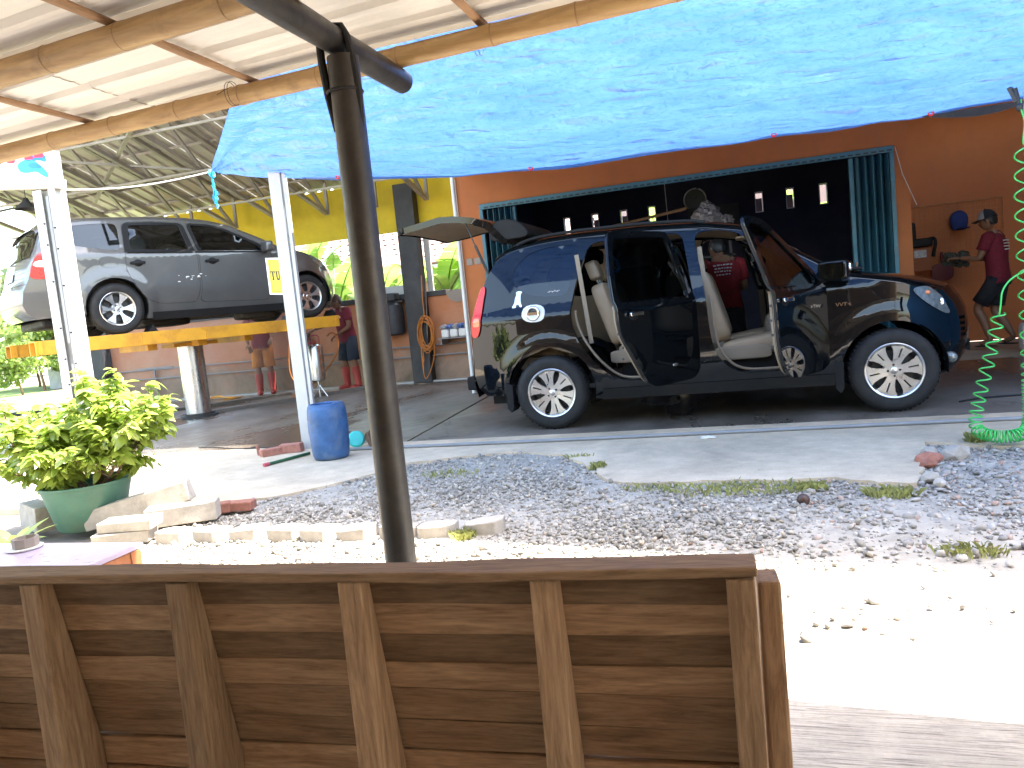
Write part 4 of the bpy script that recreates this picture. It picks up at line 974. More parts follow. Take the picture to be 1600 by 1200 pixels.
mb = MB().bar(BX+V(1.3,-.74,1.40), BX+V(1.36,-.70,.62), .034, .004, up=(0,1,0)); obj('seat_belt', mb, MT['beige_trim'], bc, smooth=False)
for hole, c in ((rdo, .74), (fdo, 1.78)):
    pts = [p for p in hole if p[0] < c+.4 and p[1] < 1.0]
    pts = sorted([p for p in pts if p[0] < c], key=lambda p: -p[1])+sorted([p for p in pts if p[0] >= c], key=lambda p: p[0])
    pts = [p for p in pts if not (p[0] > c and p[1] > .4)]
    for sg_ in (-1, 1):
        mb = MB().tube([BX+V(x+(c-x)*.05+.012, sg_*(B.surf(x, z)-.06), z+.02) for x, z in pts], .011, 8); obj('sill_trim', mb, MT['beige_trim'], bc)
obj('sun_visor', loft_box(BX+V(1.66,-.36,1.45), (.16,.36,.022)), MT['beige'], bc)
# tailgate raised
prof = [(-.33,1.655),(-.42,1.76),(-.50,1.84),(-.62,1.885),(-.78,1.915),(-.92,1.925),(-1.12,1.895),(-1.36,1.868)]
def tg(u, v, off):
    k = u*(len(prof)-1); i = min(int(k), len(prof)-2); f = k-i; a = V(prof[i][0], 0, prof[i][1]); b = V(prof[i+1][0], 0, prof[i+1][1]); p = a.lerp(b, f)
    hw = .60+.06*min(1, u*2)-.05*max(0, (u-.85)/.15)**2; nrm = V(-(b-a).z, 0, (b-a).x).normalized(); nrm = nrm if nrm.z > 0 else -nrm
    return p+nrm*(off+.03*(1-v*v))+V(-.05*(1-v*v)*u, v*hw, 0)+BX
vs_ = np.linspace(-1, 1, 21)
mb = MB().grid(lambda u, v: tg(u, v, .0), np.linspace(.62, 1, 12), vs_); mb.grid(lambda u, v: tg(u, v, 0) if abs(v) < 2 else None, np.linspace(0, .12, 4), vs_)
for sg_ in (-1, 1): mb.grid(lambda u, v: tg(u, sg_*v, 0), np.linspace(.12, .62, 10), np.linspace(.86, 1, 4))
mb.grid(lambda u, t: tg(u, -1, -.055*t), np.linspace(0, 1, 24), [0, 1]); mb.grid(lambda u, t: tg(u, 1, -.055*t), np.linspace(0, 1, 24), [0, 1]); mb.grid(lambda v, t: tg(1, v, -.055*t), vs_, [0, 1])
gt = obj('tailgate', mb, MT['car_black'], bc, angle=60)
mb = MB().grid(lambda u, v: tg(u, v*.87, -.004), np.linspace(.11, .63, 10), vs_); obj('rear_window', mb, MT['glass_dark'], gt, angle=180)
mb = MB().grid(lambda u, v: tg(u, v*.95, -.05), np.linspace(.6, .985, 10), vs_); obj('inner_trim', mb, MT['beige_trim'], gt, angle=180)
mb = MB()
for sg_ in (-1, 1): mb.grid(lambda u, v: tg(u, sg_*v, -.05), np.linspace(0, .62, 10), np.linspace(.84, .99, 4))
obj('window_surround', mb, MT['black_plastic'], gt)
sp_poly = chaikin([(-.12,1.665),(-.16,1.76),(-.26,1.835),(-.40,1.84),(-.46,1.80),(-.50,1.70),(-.46,1.655),(-.3,1.66)], 2)
mb = MB().prism(sp_poly, lambda u, v, d: V(u, d, v)+BX, -.60, .60); obj('spoiler', mb, MT['black_plastic'], gt, bevel=.01)
for sg_ in (-1, 1):
    mb = MB().cyl(BX+V(-.5,sg_*.60,1.30), BX+V(-.62,sg_*.62,1.64), .012); mb.cyl(BX+V(-.62,sg_*.62,1.64), BX+V(-.70,sg_*.61,1.86), .006); obj('gas_strut', mb, MT['dark_metal'], gt)
# doors
def dedupe(p):
    out = []
    for q in p:
        if not out or math.hypot(q[0]-out[-1][0], q[1]-out[-1][1]) > .004: out.append(q)
    return out
def door(outline, hinge_x, phi, win, sg_, handle, mirror=False):
    c = (sum(p[0] for p in outline)/len(outline), sum(p[1] for p in outline)/len(outline))
    O = [(x+(x-c[0])*.012, z+(z-c[1])*.012) for x, z in outline]
    hg = V(hinge_x, sg_*(B.w(hinge_x, .8)-.02), 0); rt = rot_about(hg, phi if sg_ < 0 else -phi)
    P = lambda mb: mb.xf(lambda p: rt(p)+BX)
    d = obj('door', P(MB().cdt(O, [win], B.side(sg_, .002), .045, skirt=skin_in(.028))), MT['car_black'], bc, angle=45)
    obj('door_glass', P(MB().cdt([(x+(x-c[0])*.01, z) for x, z in win], [], B.side(sg_, -.012), .08)), MT['glass_dark'], d, angle=180)
    inner = [(x-(x-c[0])*.03, min(z-(z-c[1])*.02, 1.0)) for x, z in outline]
    obj('window_frame', P(MB().cdt([(x-(x-c[0])*.02, z) for x, z in outline if z > .98], [], B.side(sg_, -.03), .08) if False else MB().cdt([(x-(x-c[0])*.02, z-.004*(z>1.3)) for x, z in outline], [[(x+(x-c[0])*.025, z+(z-1.25)*.03) for x, z in win]], B.side(sg_, -.04), .07)), MT['black_plastic'], d, angle=45)
    obj('door_lining', P(MB().cdt(dedupe(inner), [], B.side(sg_, -.06), .07, skirt=lambda p: V(p.x, p.y+(.03 if p.y > 0 else -.03), p.z))), MT['beige_trim'] , d, angle=45)
    a = MB(); hx, hz = handle
    a.add(*(lambda q: (q.v, q.f))(loft_box((hx, sg_*B.surf(hx, hz, .022), hz), (.16,.025,.032)))); obj('door_handle', P(a), MT['chrome'], d)
    a = MB().ball((hx-.01, sg_*B.surf(hx, hz, .0), hz-.012), (.06,.008,.035), 14, 8); obj('handle_recess', P(a), MT['black_plastic'], d)
    # edge hardware on the free edge
    fx = min(p[0] for p in outline); a = MB()
    for k, z in enumerate((.62,.70,.80,.9)): a.box((fx+.02+.012*(k % 2), sg_*(B.surf(fx+.02, z)-.03), z), (.008,.016,.018))
    obj('door_latch', P(a), MT['dark_metal'], d, smooth=False)
    a = MB().tube([(x-.004, sg_*(B.surf(x, z)-.014), z) for x, z in outline if z > .45 and x < c[0]-.05], .008, 6) if True else None
    obj('door_seal', P(a), MT['rubber'], d)
    if mirror:
        a = loft_box((hinge_x-.06, sg_*(B.surf(hinge_x-.06, 1.07)+.13), 1.10), (.10,.22,.15)); m = obj('door_mirror', P(a), MT['car_black'], d)
        a = MB().bar((hinge_x-.05, sg_*(B.surf(hinge_x-.05, 1.0)-.03), 1.03), (hinge_x-.06, sg_*(B.surf(hinge_x, 1.0)+.1), 1.06), .05, .035); obj('mirror_arm', P(a), MT['black_plastic'], m)
        a = MB().ball((hinge_x-.02, sg_*(B.surf(hinge_x-.06, 1.07)+.235), 1.12), (.035,.02,.035)); obj('mirror_cap', P(a), MT['chrome'], m)
        a = MB().box((hinge_x-.113, sg_*(B.surf(hinge_x-.06, 1.07)+.13), 1.10), (.004,.18,.115)); obj('mirror_glass', P(a), MT['glass_mid'], m)
    else:
        a = MB().ball((.87, sg_*B.surf(.87,.5,.004), .505), (.035,.006,.013), 16, 8); obj('door_badge', P(a), MT['alloy'], d)
    return d
rwin = rounded([(.43,1.50),(.31,1.2),(.26,1.02),(1.17,1.02),(1.11,1.50)], .05)
fwin = rounded([(1.31,1.48),(1.37,1.02),(2.08,1.02),(2.05,1.09),(1.62,1.41),(1.52,1.47)], .05)
for sg_ in (-1, 1):
    door(rdo, 1.235, DOOR_R, rwin, sg_, (.40,.93)); door(fdo, 2.2, DOOR_F, fwin, sg_, (1.47,.93), True)
for x in (0, 2.655):
    for y in (-.735, .735): add_wheel(bc, wm_a, x, y, spin=.35 if x else -.2)
# ---------------------------------------------------------------- vehicle lift
GA = radians(59.674); GD = V(cos(GA), sin(GA), 0); GN = V(sin(GA), -cos(GA), 0); GP = V(-7.43, 7.80, 1.23)
def gl(s, n, z): return GP+GD*s+GN*n+V(0, 0, z)      # along, towards viewer, up
G_MAT = Matrix.Translation(GP+GN*-.70) @ Matrix.Rotation(GA, 4, 'Z')
lift = thing('car_lift', 'yellow hydraulic single-column car lift carrying the grey car', 'lift', (-7.40, 9.0, 0))
for n in (.0, -1.42):
    mb = MB().bar(gl(-.95,n+.10,-.085), gl(3.05,n+.10,-.085), .02, .165); mb.bar(gl(-.95,n-.2,-.085), gl(3.05,n-.2,-.085), .02, .165)
    mb.bar(gl(-.95,n-.05,-.01), gl(3.05,n-.05,-.01), .28, .014); r_ = obj('runway', mb, MT['yellow_steel'], lift, smooth=False, bevel=.004)
    for s in (-.9, .25, 1.05, 1.9, 3.0):
        mb = MB().bar(gl(s,n+.118,-.16), gl(s,n+.118,-.01), .05, .012, up=tuple(GN)); obj('stiffener', mb, MT['yellow_steel'], r_, smooth=False)
    for s in (.33, 2.93):
        mb = MB().prism([(0,0),(.12,0),(.06,.09)], lambda u, v, d: gl(s+u, n+d, v-.002), -.16, .06); obj('wheel_chock', mb, MT['black_plastic'], r_, smooth=False)
for s in (.4, 1.05, 1.7):
    mb = MB().bar(gl(s,-1.3,-.2), gl(s,-.1,-.2), .12, .09); obj('cross_member', mb, MT['yellow_steel'], lift, smooth=False, bevel=.005)
mb = MB().lathe([(.168,0),(.168,1.0),(0,1.0)], (-7.40,9.0,0), seg=40); pst = obj('piston', mb, MT['steel'], lift)
mb = MB().lathe([(.25,-.02),(.25,.02),(.2,.025),(.2,.05),(.17,.05)], (-7.40,9.0,0), seg=32); obj('floor_collar', mb, MT['dark_metal'], lift)
mb = MB().box((-7.40,9.0,1.02), (.6,.5,.05), GA); obj('head_plate', mb, MT['yellow_steel'], lift, bevel=.005)
mb = MB().bar((-7.5,9.05,.015), (-5.95,11.35,.015), .14, .07); obj('lift_kerb', mb, MT['slab_wet'], label='low grey concrete kerb on the wet floor beside the lift', cat='kerb', smooth=False, bevel=.01)
mb = MB().bar((-8.9,9.5,.012), (-7.4,11.3,.012), .14, .06); obj('lift_kerb', mb, MT['slab_wet'], label='grey concrete kerb behind the steel lift column', cat='kerb', smooth=False, bevel=.01)

# ---------------------------------------------------------------- grey car on the lift
gc = thing('grey_car', 'metallic grey estate car raised on the yellow lift', 'car', tuple(G_MAT.translation), GA)
G = Car(T=[(-.75,1.30),(-.62,1.40),(-.37,1.445),(-.04,1.465),(.49,1.48),(1.06,1.47),(1.35,1.435),(1.57,1.385),(2.02,1.195),(2.25,1.075),(2.39,1.045),(2.66,.965),(2.91,.86),(3.0,.80),(3.2,.6)],
        w0=.80, belt=.985, tumble=.26, rtab=(-.35,.1,.6), ftab=(2.55,.20,.55), wb=2.6, arch=.36, nose=(2.98,.22,2.45))
go = [(-.37,.27),(-.86,.25),(-.95,.32),(-.985,.42),(-.96,.58),(-.89,.72),(-.86,.84),(-.80,.98),(-.74,1.1),(-.68,1.25)]
go += topline(G, [-.62,-.45,-.2,.1,.5,.9,1.2,1.4,1.57,1.75,1.9,2.05,2.25,2.39,2.55,2.7,2.85,2.98])
go += [(3.06,.66),(3.1,.55),(3.12,.42),(3.1,.3),(3.04,.18),(2.97,.16)]
go += arc(2.6,.325,.36,-26,206,16)+[(2.2,.16),(1.4,.15),(.42,.16)]+arc(0,.325,.365,-25,190,16)
dr = rounded([(.2,1.385),(.17,1.02),(.16,.75),(.24,.58),(.36,.40),(.5,.34),(.98,.33),(1.05,.5),(1.06,.95),(.965,1.385),(.6,1.4)], .08)
df = rounded([(.985,1.385),(1.08,.96),(1.07,.5),(1.02,.33),(1.95,.30),(2.06,.36),(2.09,.6),(2.1,.95),(1.95,1.1),(1.5,1.31),(1.3,1.37)], .08)
gw1 = rounded([(-.60,1.13),(-.58,1.25),(-.45,1.33),(-.1,1.365),(.15,1.37),(.135,1.035),(.0,1.035),(-.3,1.08)], .08)
gw2 = rounded([(.28,1.345),(.25,1.035),(.97,1.02),(.9,1.355)], .035)
gw3 = rounded([(1.05,1.35),(1.12,1.01),(1.98,.985),(1.93,1.06),(1.5,1.275),(1.3,1.335)], .035)
LG = dict(local=True)
shr = lambda poly, k: [(x+(sum(p[0] for p in poly)/len(poly)-x)*k, z+(sum(p[1] for p in poly)/len(poly)-z)*k) for x, z in poly]
for sg_ in (-1, 1):
    obj('body_side', MB().cdt(go, [dr, df, gw1], G.side(sg_), .05, skirt=skin_in(.04)), MT['car_grey'], gc, angle=45, **LG)
    obj('quarter_window', MB().cdt(gw1, [], G.side(sg_, -.005), .07), MT['glass_dark'], gc, angle=180, **LG)
    for dd, ww_, hx in ((dr, gw2, .30), (df, gw3, 1.24)):
        d = obj('door', MB().cdt(shr(dd, .008), [ww_], G.side(sg_), .05, skirt=skin_in(.03)), MT['car_grey'], gc, angle=45, **LG)
        obj('door_glass', MB().cdt(ww_, [], G.side(sg_, -.006), .08), MT['glass_dark'], d, angle=180, **LG)
        fr_ = [(x, max(z, 1.0)) for x, z in shr(dd, .016)]; obj('window_trim', MB().cdt(dedupe(fr_), [ww_], G.side(sg_, .0025), .06), MT['black_plastic'], d, angle=180, **LG)
        obj('door_handle', loft_box((hx, sg_*G.surf(hx, .865, .02), .865), (.18,.03,.035)), MT['black_plastic'], d, **LG)
        obj('handle_recess', MB().ball((hx+.01, sg_*G.surf(hx, .865), .863), (.055,.01,.045), 14, 8), MT['black_plastic'], d, **LG)
        obj('belt_strip', MB().tube([(x, sg_*G.surf(x, .995, .004), .998-.015*(x-.1)) for x in np.linspace(min(p[0] for p in dd)+.04, max(p[0] for p in dd)-.06, 14)], .011, 6), MT['black_plastic'], d, **LG)
    obj('fuel_lid', MB().cdt(chaikin([(-.14,.82),(-.14,.955),(.08,.95),(.08,.81)], 2), [], G.side(sg_, .004), .04, skirt=skin_in(.01)), MT['car_grey'], gc, angle=60, **LG) if sg_ < 0 else None
    lp = chaikin([(-.78,1.0),(-.71,1.03),(-.66,1.0),(-.64,.88),(-.66,.73),(-.76,.71),(-.88,.73),(-.86,.84)], 2)
    tl = obj('tail_lamp', MB().cdt(lp, [], G.side(sg_, .012), .03, skirt=lambda p: V(p.x-.01, p.y*.94, p.z)), MT['lampred'], gc, angle=60, **LG)
    obj('lamp_lens', MB().cdt(chaikin([(-.845,.86),(-.67,.845),(-.66,.92),(-.80,.93)], 1), [], G.side(sg_, .018), .03, skirt=skin_in(.01)), MT['white_plastic'], tl, **LG)
    hp = chaikin([(2.72,.93),(2.9,.86),(3.03,.76),(3.08,.68),(2.98,.68),(2.82,.76),(2.68,.87)], 2)
    obj('headlamp', MB().cdt(hp, [], G.side(sg_, .01), .03, skirt=skin_in(.03)), MT['lampclear'], gc, angle=60, **LG)
    m = obj('door_mirror', loft_box((2.0, sg_*(G.surf(2.0,1.0)+.11), 1.03), (.11,.2,.14)), MT['car_grey'], gc, **LG)
    obj('mirror_arm', MB().bar((2.0, sg_*(G.surf(2.0,1.0)-.02), .99), (2.0, sg_*(G.surf(2.0,1.0)+.06), 1.0), .05, .03), MT['black_plastic'], m, **LG)
    for cx in (0, 2.6): obj('arch_liner', MB().grid(lambda a, y: V(cx+.37*cos(a), sg_*y, .325+.37*sin(a)), np.linspace(-.3, pi+.3, 20), [.45,.78]), MT['black_plastic'], gc, **LG)
    obj('side_skirt', MB().grid(lambda x, t: V(x, sg_*(G.w(x,.25)+.01-.03*t), .24-.1*t), np.linspace(.40, 2.22, 16), [0,.3,.7,1]), MT['black_plastic'], gc, **LG)
    obj('windscreen_pillar', G.top_panel(1.50, 2.3, 20, sg_*.88, sg_*1.0, 6), MT['car_grey'], gc, angle=180, **LG)
obj('roof', G.top_panel(-.74, 1.52, 40), MT['car_grey'], gc, angle=180, **LG)
obj('windscreen', G.top_panel(1.48, 2.3, 16, -.89, .89, 15, -.004), MT['glass_dark'], gc, angle=180, **LG)
obj('bonnet', G.top_panel(2.29, 2.98, 26), MT['car_grey'], gc, angle=180, **LG)
obj('front_bumper', G.nose_panel([(.15,3.0),(.2,3.05),(.3,3.1),(.42,3.12),(.55,3.1),(.66,3.06),(.74,2.98)], .16), MT['car_grey'], gc, angle=180, **LG)
def gback(z, v):
    xe = lerp_table([(.25,-.86),(.32,-.95),(.42,-.985),(.58,-.96),(.72,-.89),(.84,-.86),(.98,-.80),(1.1,-.74),(1.25,-.68),(1.36,-.62)], z)
    return V(xe-.07*(1-abs(v)**3), v*G.w(xe, z), z)
mv = [-cos(pi*k/20) for k in range(21)]
obj('rear_bumper', MB().grid(gback, np.linspace(.25, .66, 12), mv), MT['car_grey'], gc, angle=180, **LG)
tg2 = obj('tailgate', MB().grid(gback, np.linspace(.664, 1.345, 14), mv), MT['car_grey'], gc, angle=180, **LG)
obj('rear_window', MB().grid(lambda z, v: gback(z, v*.86)+V(-.008,0,0), np.linspace(.98, 1.29, 8), mv), MT['glass_dark'], tg2, angle=180, **LG)
obj('number_plate', MB().grid(lambda z, v: gback(z, v*.3)+V(-.012,0,0), [.74,.84], mv), MT['white_plastic'], tg2, **LG)
mb = MB().bx(-.8, 2.95, -.62, .62, .15, .26); obj('underbody', mb, MT['black_plastic'], gc, bevel=.03, **LG)
mb = MB().bx(-.5, 2.1, -.6, .6, .3, .75); obj('cabin_block', mb, MT['carpet'], gc, bevel=.05, **LG)  # plain block standing in for the dark cabin interior
obj('silencer', loft_box((1.9,-.45,.13), (.55,.3,.16)), MT['dark_metal'], gc, **LG)
obj('fuel_tank', loft_box((.75,.1,.13), (.7,.7,.14)), MT['dark_metal'], gc, **LG)
for x in (0, 2.6):
    for y in (-.70, .70): add_wheel(gc, wm_b, x, y, spin=.3*x)
mb = MB()
for x in (0, 2.6): mb.cyl((x,-.65,.31), (x,.65,.31), .04)
obj('axle', mb, MT['dark_metal'], gc, **LG)
# soap suds on the doors
mb = MB()
for k in range(11):
    x = rng.gauss(1.0,.13); z = .66+rng.gauss(0,.03); mb.ball((x, -G.surf(x, z, .0005), z), (rng.uniform(.006,.03),.002,rng.uniform(.003,.009)), 8, 6)
obj('soap_suds', mb, MT['white_plastic'], gc, **LG)
# ================================================================ PEOPLE
def ring_loft(rings, seg=20, cap=True):
    mb = MB(); vs = []; fs = []
    for c, r, f, rx, ry in rings:
        for k in range(seg):
            t = 2*pi*k/seg; ct, st_ = cos(t), sin(t)
            vs.append(V(*c)+r*(rx*math.copysign(abs(ct)**.85, ct))+f*(ry*math.copysign(abs(st_)**.85, st_)))
    for i in range(len(rings)-1):
        for k in range(seg):
            k2 = (k+1) % seg; fs.append((i*seg+k, i*seg+k2, (i+1)*seg+k2, (i+1)*seg+k))
    if cap: fs.append(tuple(range(seg))[::-1]); fs.append(tuple((len(rings)-1)*seg+k for k in range(seg)))
    return mb.add(vs, fs)
def skin_mesh(verts, edges, radii, root=0):
    me = bpy.data.meshes.new('tmp'); me.from_pydata([tuple(v) for v in verts], edges, [])
    ob = bpy.data.objects.new('tmp', me); COL.objects.link(ob)
    md = ob.modifiers.new('s', 'SKIN'); md.use_smooth_shade = True
    for i, r in enumerate(radii): d = me.skin_vertices[0].data[i]; d.radius = (r, r); d.use_root = (i == root)
    sb = ob.modifiers.new('u', 'SUBSURF'); sb.levels = 2; sb.render_levels = 2
    dg = bpy.context.evaluated_depsgraph_get(); ev = ob.evaluated_get(dg); m2 = bpy.data.meshes.new_from_object(ev)
    mb = MB(); mb.v = [tuple(v.co) for v in m2.vertices]; mb.f = [tuple(p.vertices) for p in m2.polygons]
    bpy.data.objects.remove(ob); bpy.data.meshes.remove(m2); return mb
def person(label, loc, rotz, J, shirt, shorts, boots=None, cap=None, look=0, nod=0, hands=(None, None), printed=False, badge=False, group=None, scale=1.0):
    D = dict(pelvis=(0,0,.88), waist=(0,0,1.0), chest=(0,0,1.19), neckb=(0,0,1.37), neck=(.01,0,1.43), head=(.02,0,1.535),
             shL=(0,.17,1.345), elL=(0,.22,1.08), wrL=(.05,.22,.85), shR=(0,-.17,1.345), elR=(0,-.22,1.08), wrR=(.05,-.22,.85),
             hipL=(0,.085,.85), knL=(.02,.10,.47), anL=(0,.11,.085), hipR=(0,-.085,.85), knR=(.02,-.10,.47), anR=(0,-.11,.085))
    D.update(J); D = {k: V(*v)*scale for k, v in D.items()}
    for s in 'LR':
        a = D['an'+s]; fx = J.get('ft'+s, 0); D['to'+s] = a+V(.13*cos(fx), .13*sin(fx), -a.z+.03+max(0, a.z-.085)*.9); D['he'+s] = a+V(-.03, 0, -.045)
    p = thing('person', label, 'person', loc, rotz, group)
    names = ['pelvis','waist','chest','neckb','neck','shL','elL','wrL','shR','elR','wrR','hipL','knL','anL','toL','hipR','knR','anR','toR']
    rad = dict(pelvis=.115, waist=.11, chest=.12, neckb=.075, neck=.05, shL=.062, shR=.062, elL=.04, elR=.04, wrL=.028, wrR=.028, hipL=.085, hipR=.085, knL=.055, knR=.055, anL=.036, anR=.036, toL=.03, toR=.03)
    vs = [D[n] for n in names]; ix = {n: i for i, n in enumerate(names)}; rr = [rad[n]*scale for n in names]
    es = [('pelvis','waist'),('waist','chest'),('chest','neckb'),('neckb','neck'),('neckb','shL'),('neckb','shR'),('shL','elL'),('shR','elR'),('elL','wrL'),('elR','wrR'),('pelvis','hipL'),('pelvis','hipR'),('hipL','knL'),('hipR','knR'),('anL','toL'),('anR','toR')]
    E_ = [(ix[a], ix[b]) for a, b in es]
    for s in 'LR':                       # calf bulge
        c = D['kn'+s].lerp(D['an'+s], .3)+V(-.018, 0, 0); vs.append(c); rr.append(.056*scale); k = len(vs)-1; E_ += [(ix['kn'+s], k), (k, ix['an'+s])]
    body = skin_mesh(vs, E_, rr)
    # head
    hc = D['head']; HR = Matrix.Rotation(look, 3, 'Z') @ Matrix.Rotation(nod, 3, 'Y')
    def hp(x, y, z): return hc+HR @ (V(x, y, z)*scale)
    hb = MB().ball((0,0,0), (1,1,1), 22, 16)
    def hs(q):
        z = q.z; w = 1.0 if z > -.2 else 1-.32*((-z-.2)/.8)**1.3
        x = q.x*.094*(1 if q.x < 0 else (.95 if z > -.1 else .98)); return hp(x*(1 if z > -.3 else .92)+(.012 if z < -.3 else 0), q.y*.076*w, z*.112)
    hb.xf(hs); body.add(hb.v, hb.f)
    nb_ = MB().prism([(.082,.03),(.086,-.005),(.112,-.028),(.09,-.038),(.07,-.03)], lambda u, v, d: hp(u, d, v), -.014, .014); body.add(nb_.v, nb_.f)
    for s in (-1, 1):
        q = MB().ball((0,0,0), (.02,.01,.03), 10, 8); q.xf(lambda v: hp(v.x-.005, s*.076+v.y, v.z-.005)); body.add(q.v, q.f)
    q = MB().tube([hp(.088,-.022,-.058), hp(.096,0,-.056), hp(.088,.022,-.058)], .006*scale, 6); body.add(q.v, q.f)
    # hands: palm and five bent fingers
    for s, hd in zip('LR', hands):
        w = D['wr'+s]; d = (w-D['el'+s]).normalized() if hd is None else V(*hd).normalized()
        sd = d.cross(V(0, 0, 1)); sd = sd.normalized() if sd.length > .1 else V(0, 1, 0); up = sd.cross(d)
        pm = MB().ball((0,0,0), (1,1,1), 12, 8); pm.xf(lambda v: w+d*(.045+v.x*.055)*scale+sd*v.y*.04*scale+up*v.z*.018*scale); body.add(pm.v, pm.f)
        for k, L in enumerate((.058,.07,.074,.066)):
            o_ = w+d*.085*scale+sd*(-.03+.02*k)*scale; f = MB().tube([o_-d*.02, o_+d*L*.45*scale-up*.006, o_+d*L*.75*scale-up*.025, o_+d*L*.8*scale-up*.045], [.0095,.009,.008,.006], 7); body.add(f.v, f.f)
        ts = 1 if s == 'R' else -1; o_ = w+d*.025*scale+sd*ts*.03*scale
        f = MB().tube([o_, o_+sd*ts*.028+d*.02, o_+sd*ts*.032+d*.05-up*.015], [.011,.0105,.007], 7); body.add(f.v, f.f)
    b = obj('body', body, MT['skin'], p, local=True, angle=180)
    for s in (-1, 1):
        q = MB().ball((0,0,0), (.009,.012,.008), 8, 6); q.xf(lambda v: hp(.082+v.x, s*.03+v.y, .008+v.z)); obj('eye', q, MT['hair'], b, local=True)
    q = MB().tube([hp(.090,-.045,.026), hp(.094,-.02,.03)], .005, 6); q.tube([hp(.090,.045,.026), hp(.094,.02,.03)], .005, 6); obj('eyebrow', q, MT['hair'], b, local=True)
    hb = MB().ball((0,0,0), (1,1,1), 22, 16)
    def hr(q):
        x, y, z = q; cut = .1 if x > .25 else (-.55 if x < -.2 else -.15)
        z2 = max(z, cut); return hp(x*.1-.004, y*.083, z2*.118+.004)
    obj('hair', hb.xf(hr), MT['hair'], p, local=True)
    if cap:
        mat_c, front, back = cap
        cb = MB().ball((0,0,0), (1,1,1), 24, 14); cb.xf(lambda q: hp(q.x*.108-.002, q.y*.092, max(q.z, .12)*.128+.008)); c = obj('cap', cb, mat_c, p, local=True)
        br = MB().grid(lambda u, v: hp(.085+.085*u*(1-.35*v*v), v*.078, .034-.012*u-.014*v*v), np.linspace(0, 1, 6), np.linspace(-1, 1, 11)); obj('brim', br, back, c, local=True, solid=.006)
        if front is not None:
            pn = MB().ball((0,0,0), (1,1,1), 24, 14); pn.xf(lambda q: hp(max(q.x, .15)*.1095-.002, q.y*.0935, max(q.z, .14)*.130+.0085)); obj('front_panel', pn, front, c, local=True)
        obj('button', MB().ball(hp(0,0,.138), .01, 8, 6), back, c, local=True)
    # clothing
    def rl(a, b): return (D[a]-D[b])
    sr = rl('shL','shR').normalized(); hrv = rl('hipL','hipR').normalized()
    ax = (D['neckb']-D['pelvis']).normalized(); 
    def ring(c, t, rx, ry):
        r = hrv.lerp(sr, t).normalized(); f = ax.cross(r).normalized()*-1; return (c, r, f, rx*scale, ry*scale)
    pv, wa, ch, nbk = D['pelvis'], D['waist'], D['chest'], D['neckb']
    hem = pv-(wa-pv).normalized()*.07*scale
    rings = [ring(hem, 0, .172,.125), ring(pv, 0, .168,.125), ring(pv.lerp(wa,.6), .1, .16,.118), ring(wa.lerp(ch,.3), .3, .158,.115), ring(ch, .6, .178,.124), ring(ch.lerp(nbk,.55), .9, .188,.115), ring(ch.lerp(nbk,.85), 1, .165,.09), ring(nbk+ax*.005, 1, .105,.07), ring(nbk+ax*.035, 1, .062,.06)]
    S = ring_loft(rings, 24)
    for s in 'LR':
        a, e = D['sh'+s], D['el'+s]; m = a.lerp(e, .62); q = MB().tube([a.lerp(nbk, .25), a+(a-nbk).normalized()*.0, a.lerp(e,.25), a.lerp(e,.45), m], [.07*scale,.076*scale,.072*scale,.07*scale,.072*scale], 14); S.add(q.v, q.f)
    so = obj('shirt', S, shirt, p, local=True, angle=180)
    cl = MB().torus(nbk+ax*.03, .058*scale, .012*scale, tuple(ax), 20, 8); obj('collar', cl, shirt, so, local=True)
    bkd = ax.cross(hrv.lerp(sr, .7)).normalized(); bkd = -bkd if bkd.x > 0 else bkd
    if printed:
        q = MB(); rq = random.Random(5); r = sr
        for row in range(4):
            z0 = ch+ax*(.09-.035*row)*scale; x = -.09+.01*row
            while x < .08:
                L = rq.uniform(.012,.03); off = bkd*(.128-.35*x*x*2)*scale
                q.bar(z0+r*x+off+ax*rq.uniform(-.004,.004), z0+r*(x+L)+off, .006, .012, up=tuple(ax)); x += L+.01
        obj('back_print', q, MT['print'], so, local=True, smooth=False)
    if badge:
        obj('chest_badge', MB().ball(ch+ax*.07+sr*.075-bkd*.112, (.022,.02,.022), 12, 8), MT['print'], so, local=True)
    rings = [ring(wa.lerp(pv,.45), 0, .15,.112), ring(pv, 0, .166,.122), ring(hem, 0, .172,.125), ring(hem-(wa-pv).normalized()*.03, 0, .15,.11)]
    S = ring_loft(rings, 22)
    for s in 'LR':
        h, k = D['hip'+s], D['kn'+s]; end = h.lerp(k, .95 if shorts[1] else .8); q = MB().tube([h+V(0,0,.03), h.lerp(k,.2), h.lerp(k,.5), end], [.095*scale,.1*scale,.096*scale,.1*scale], 16); S.add(q.v, q.f)
    obj('shorts', S, shorts[0], p, local=True, angle=180)
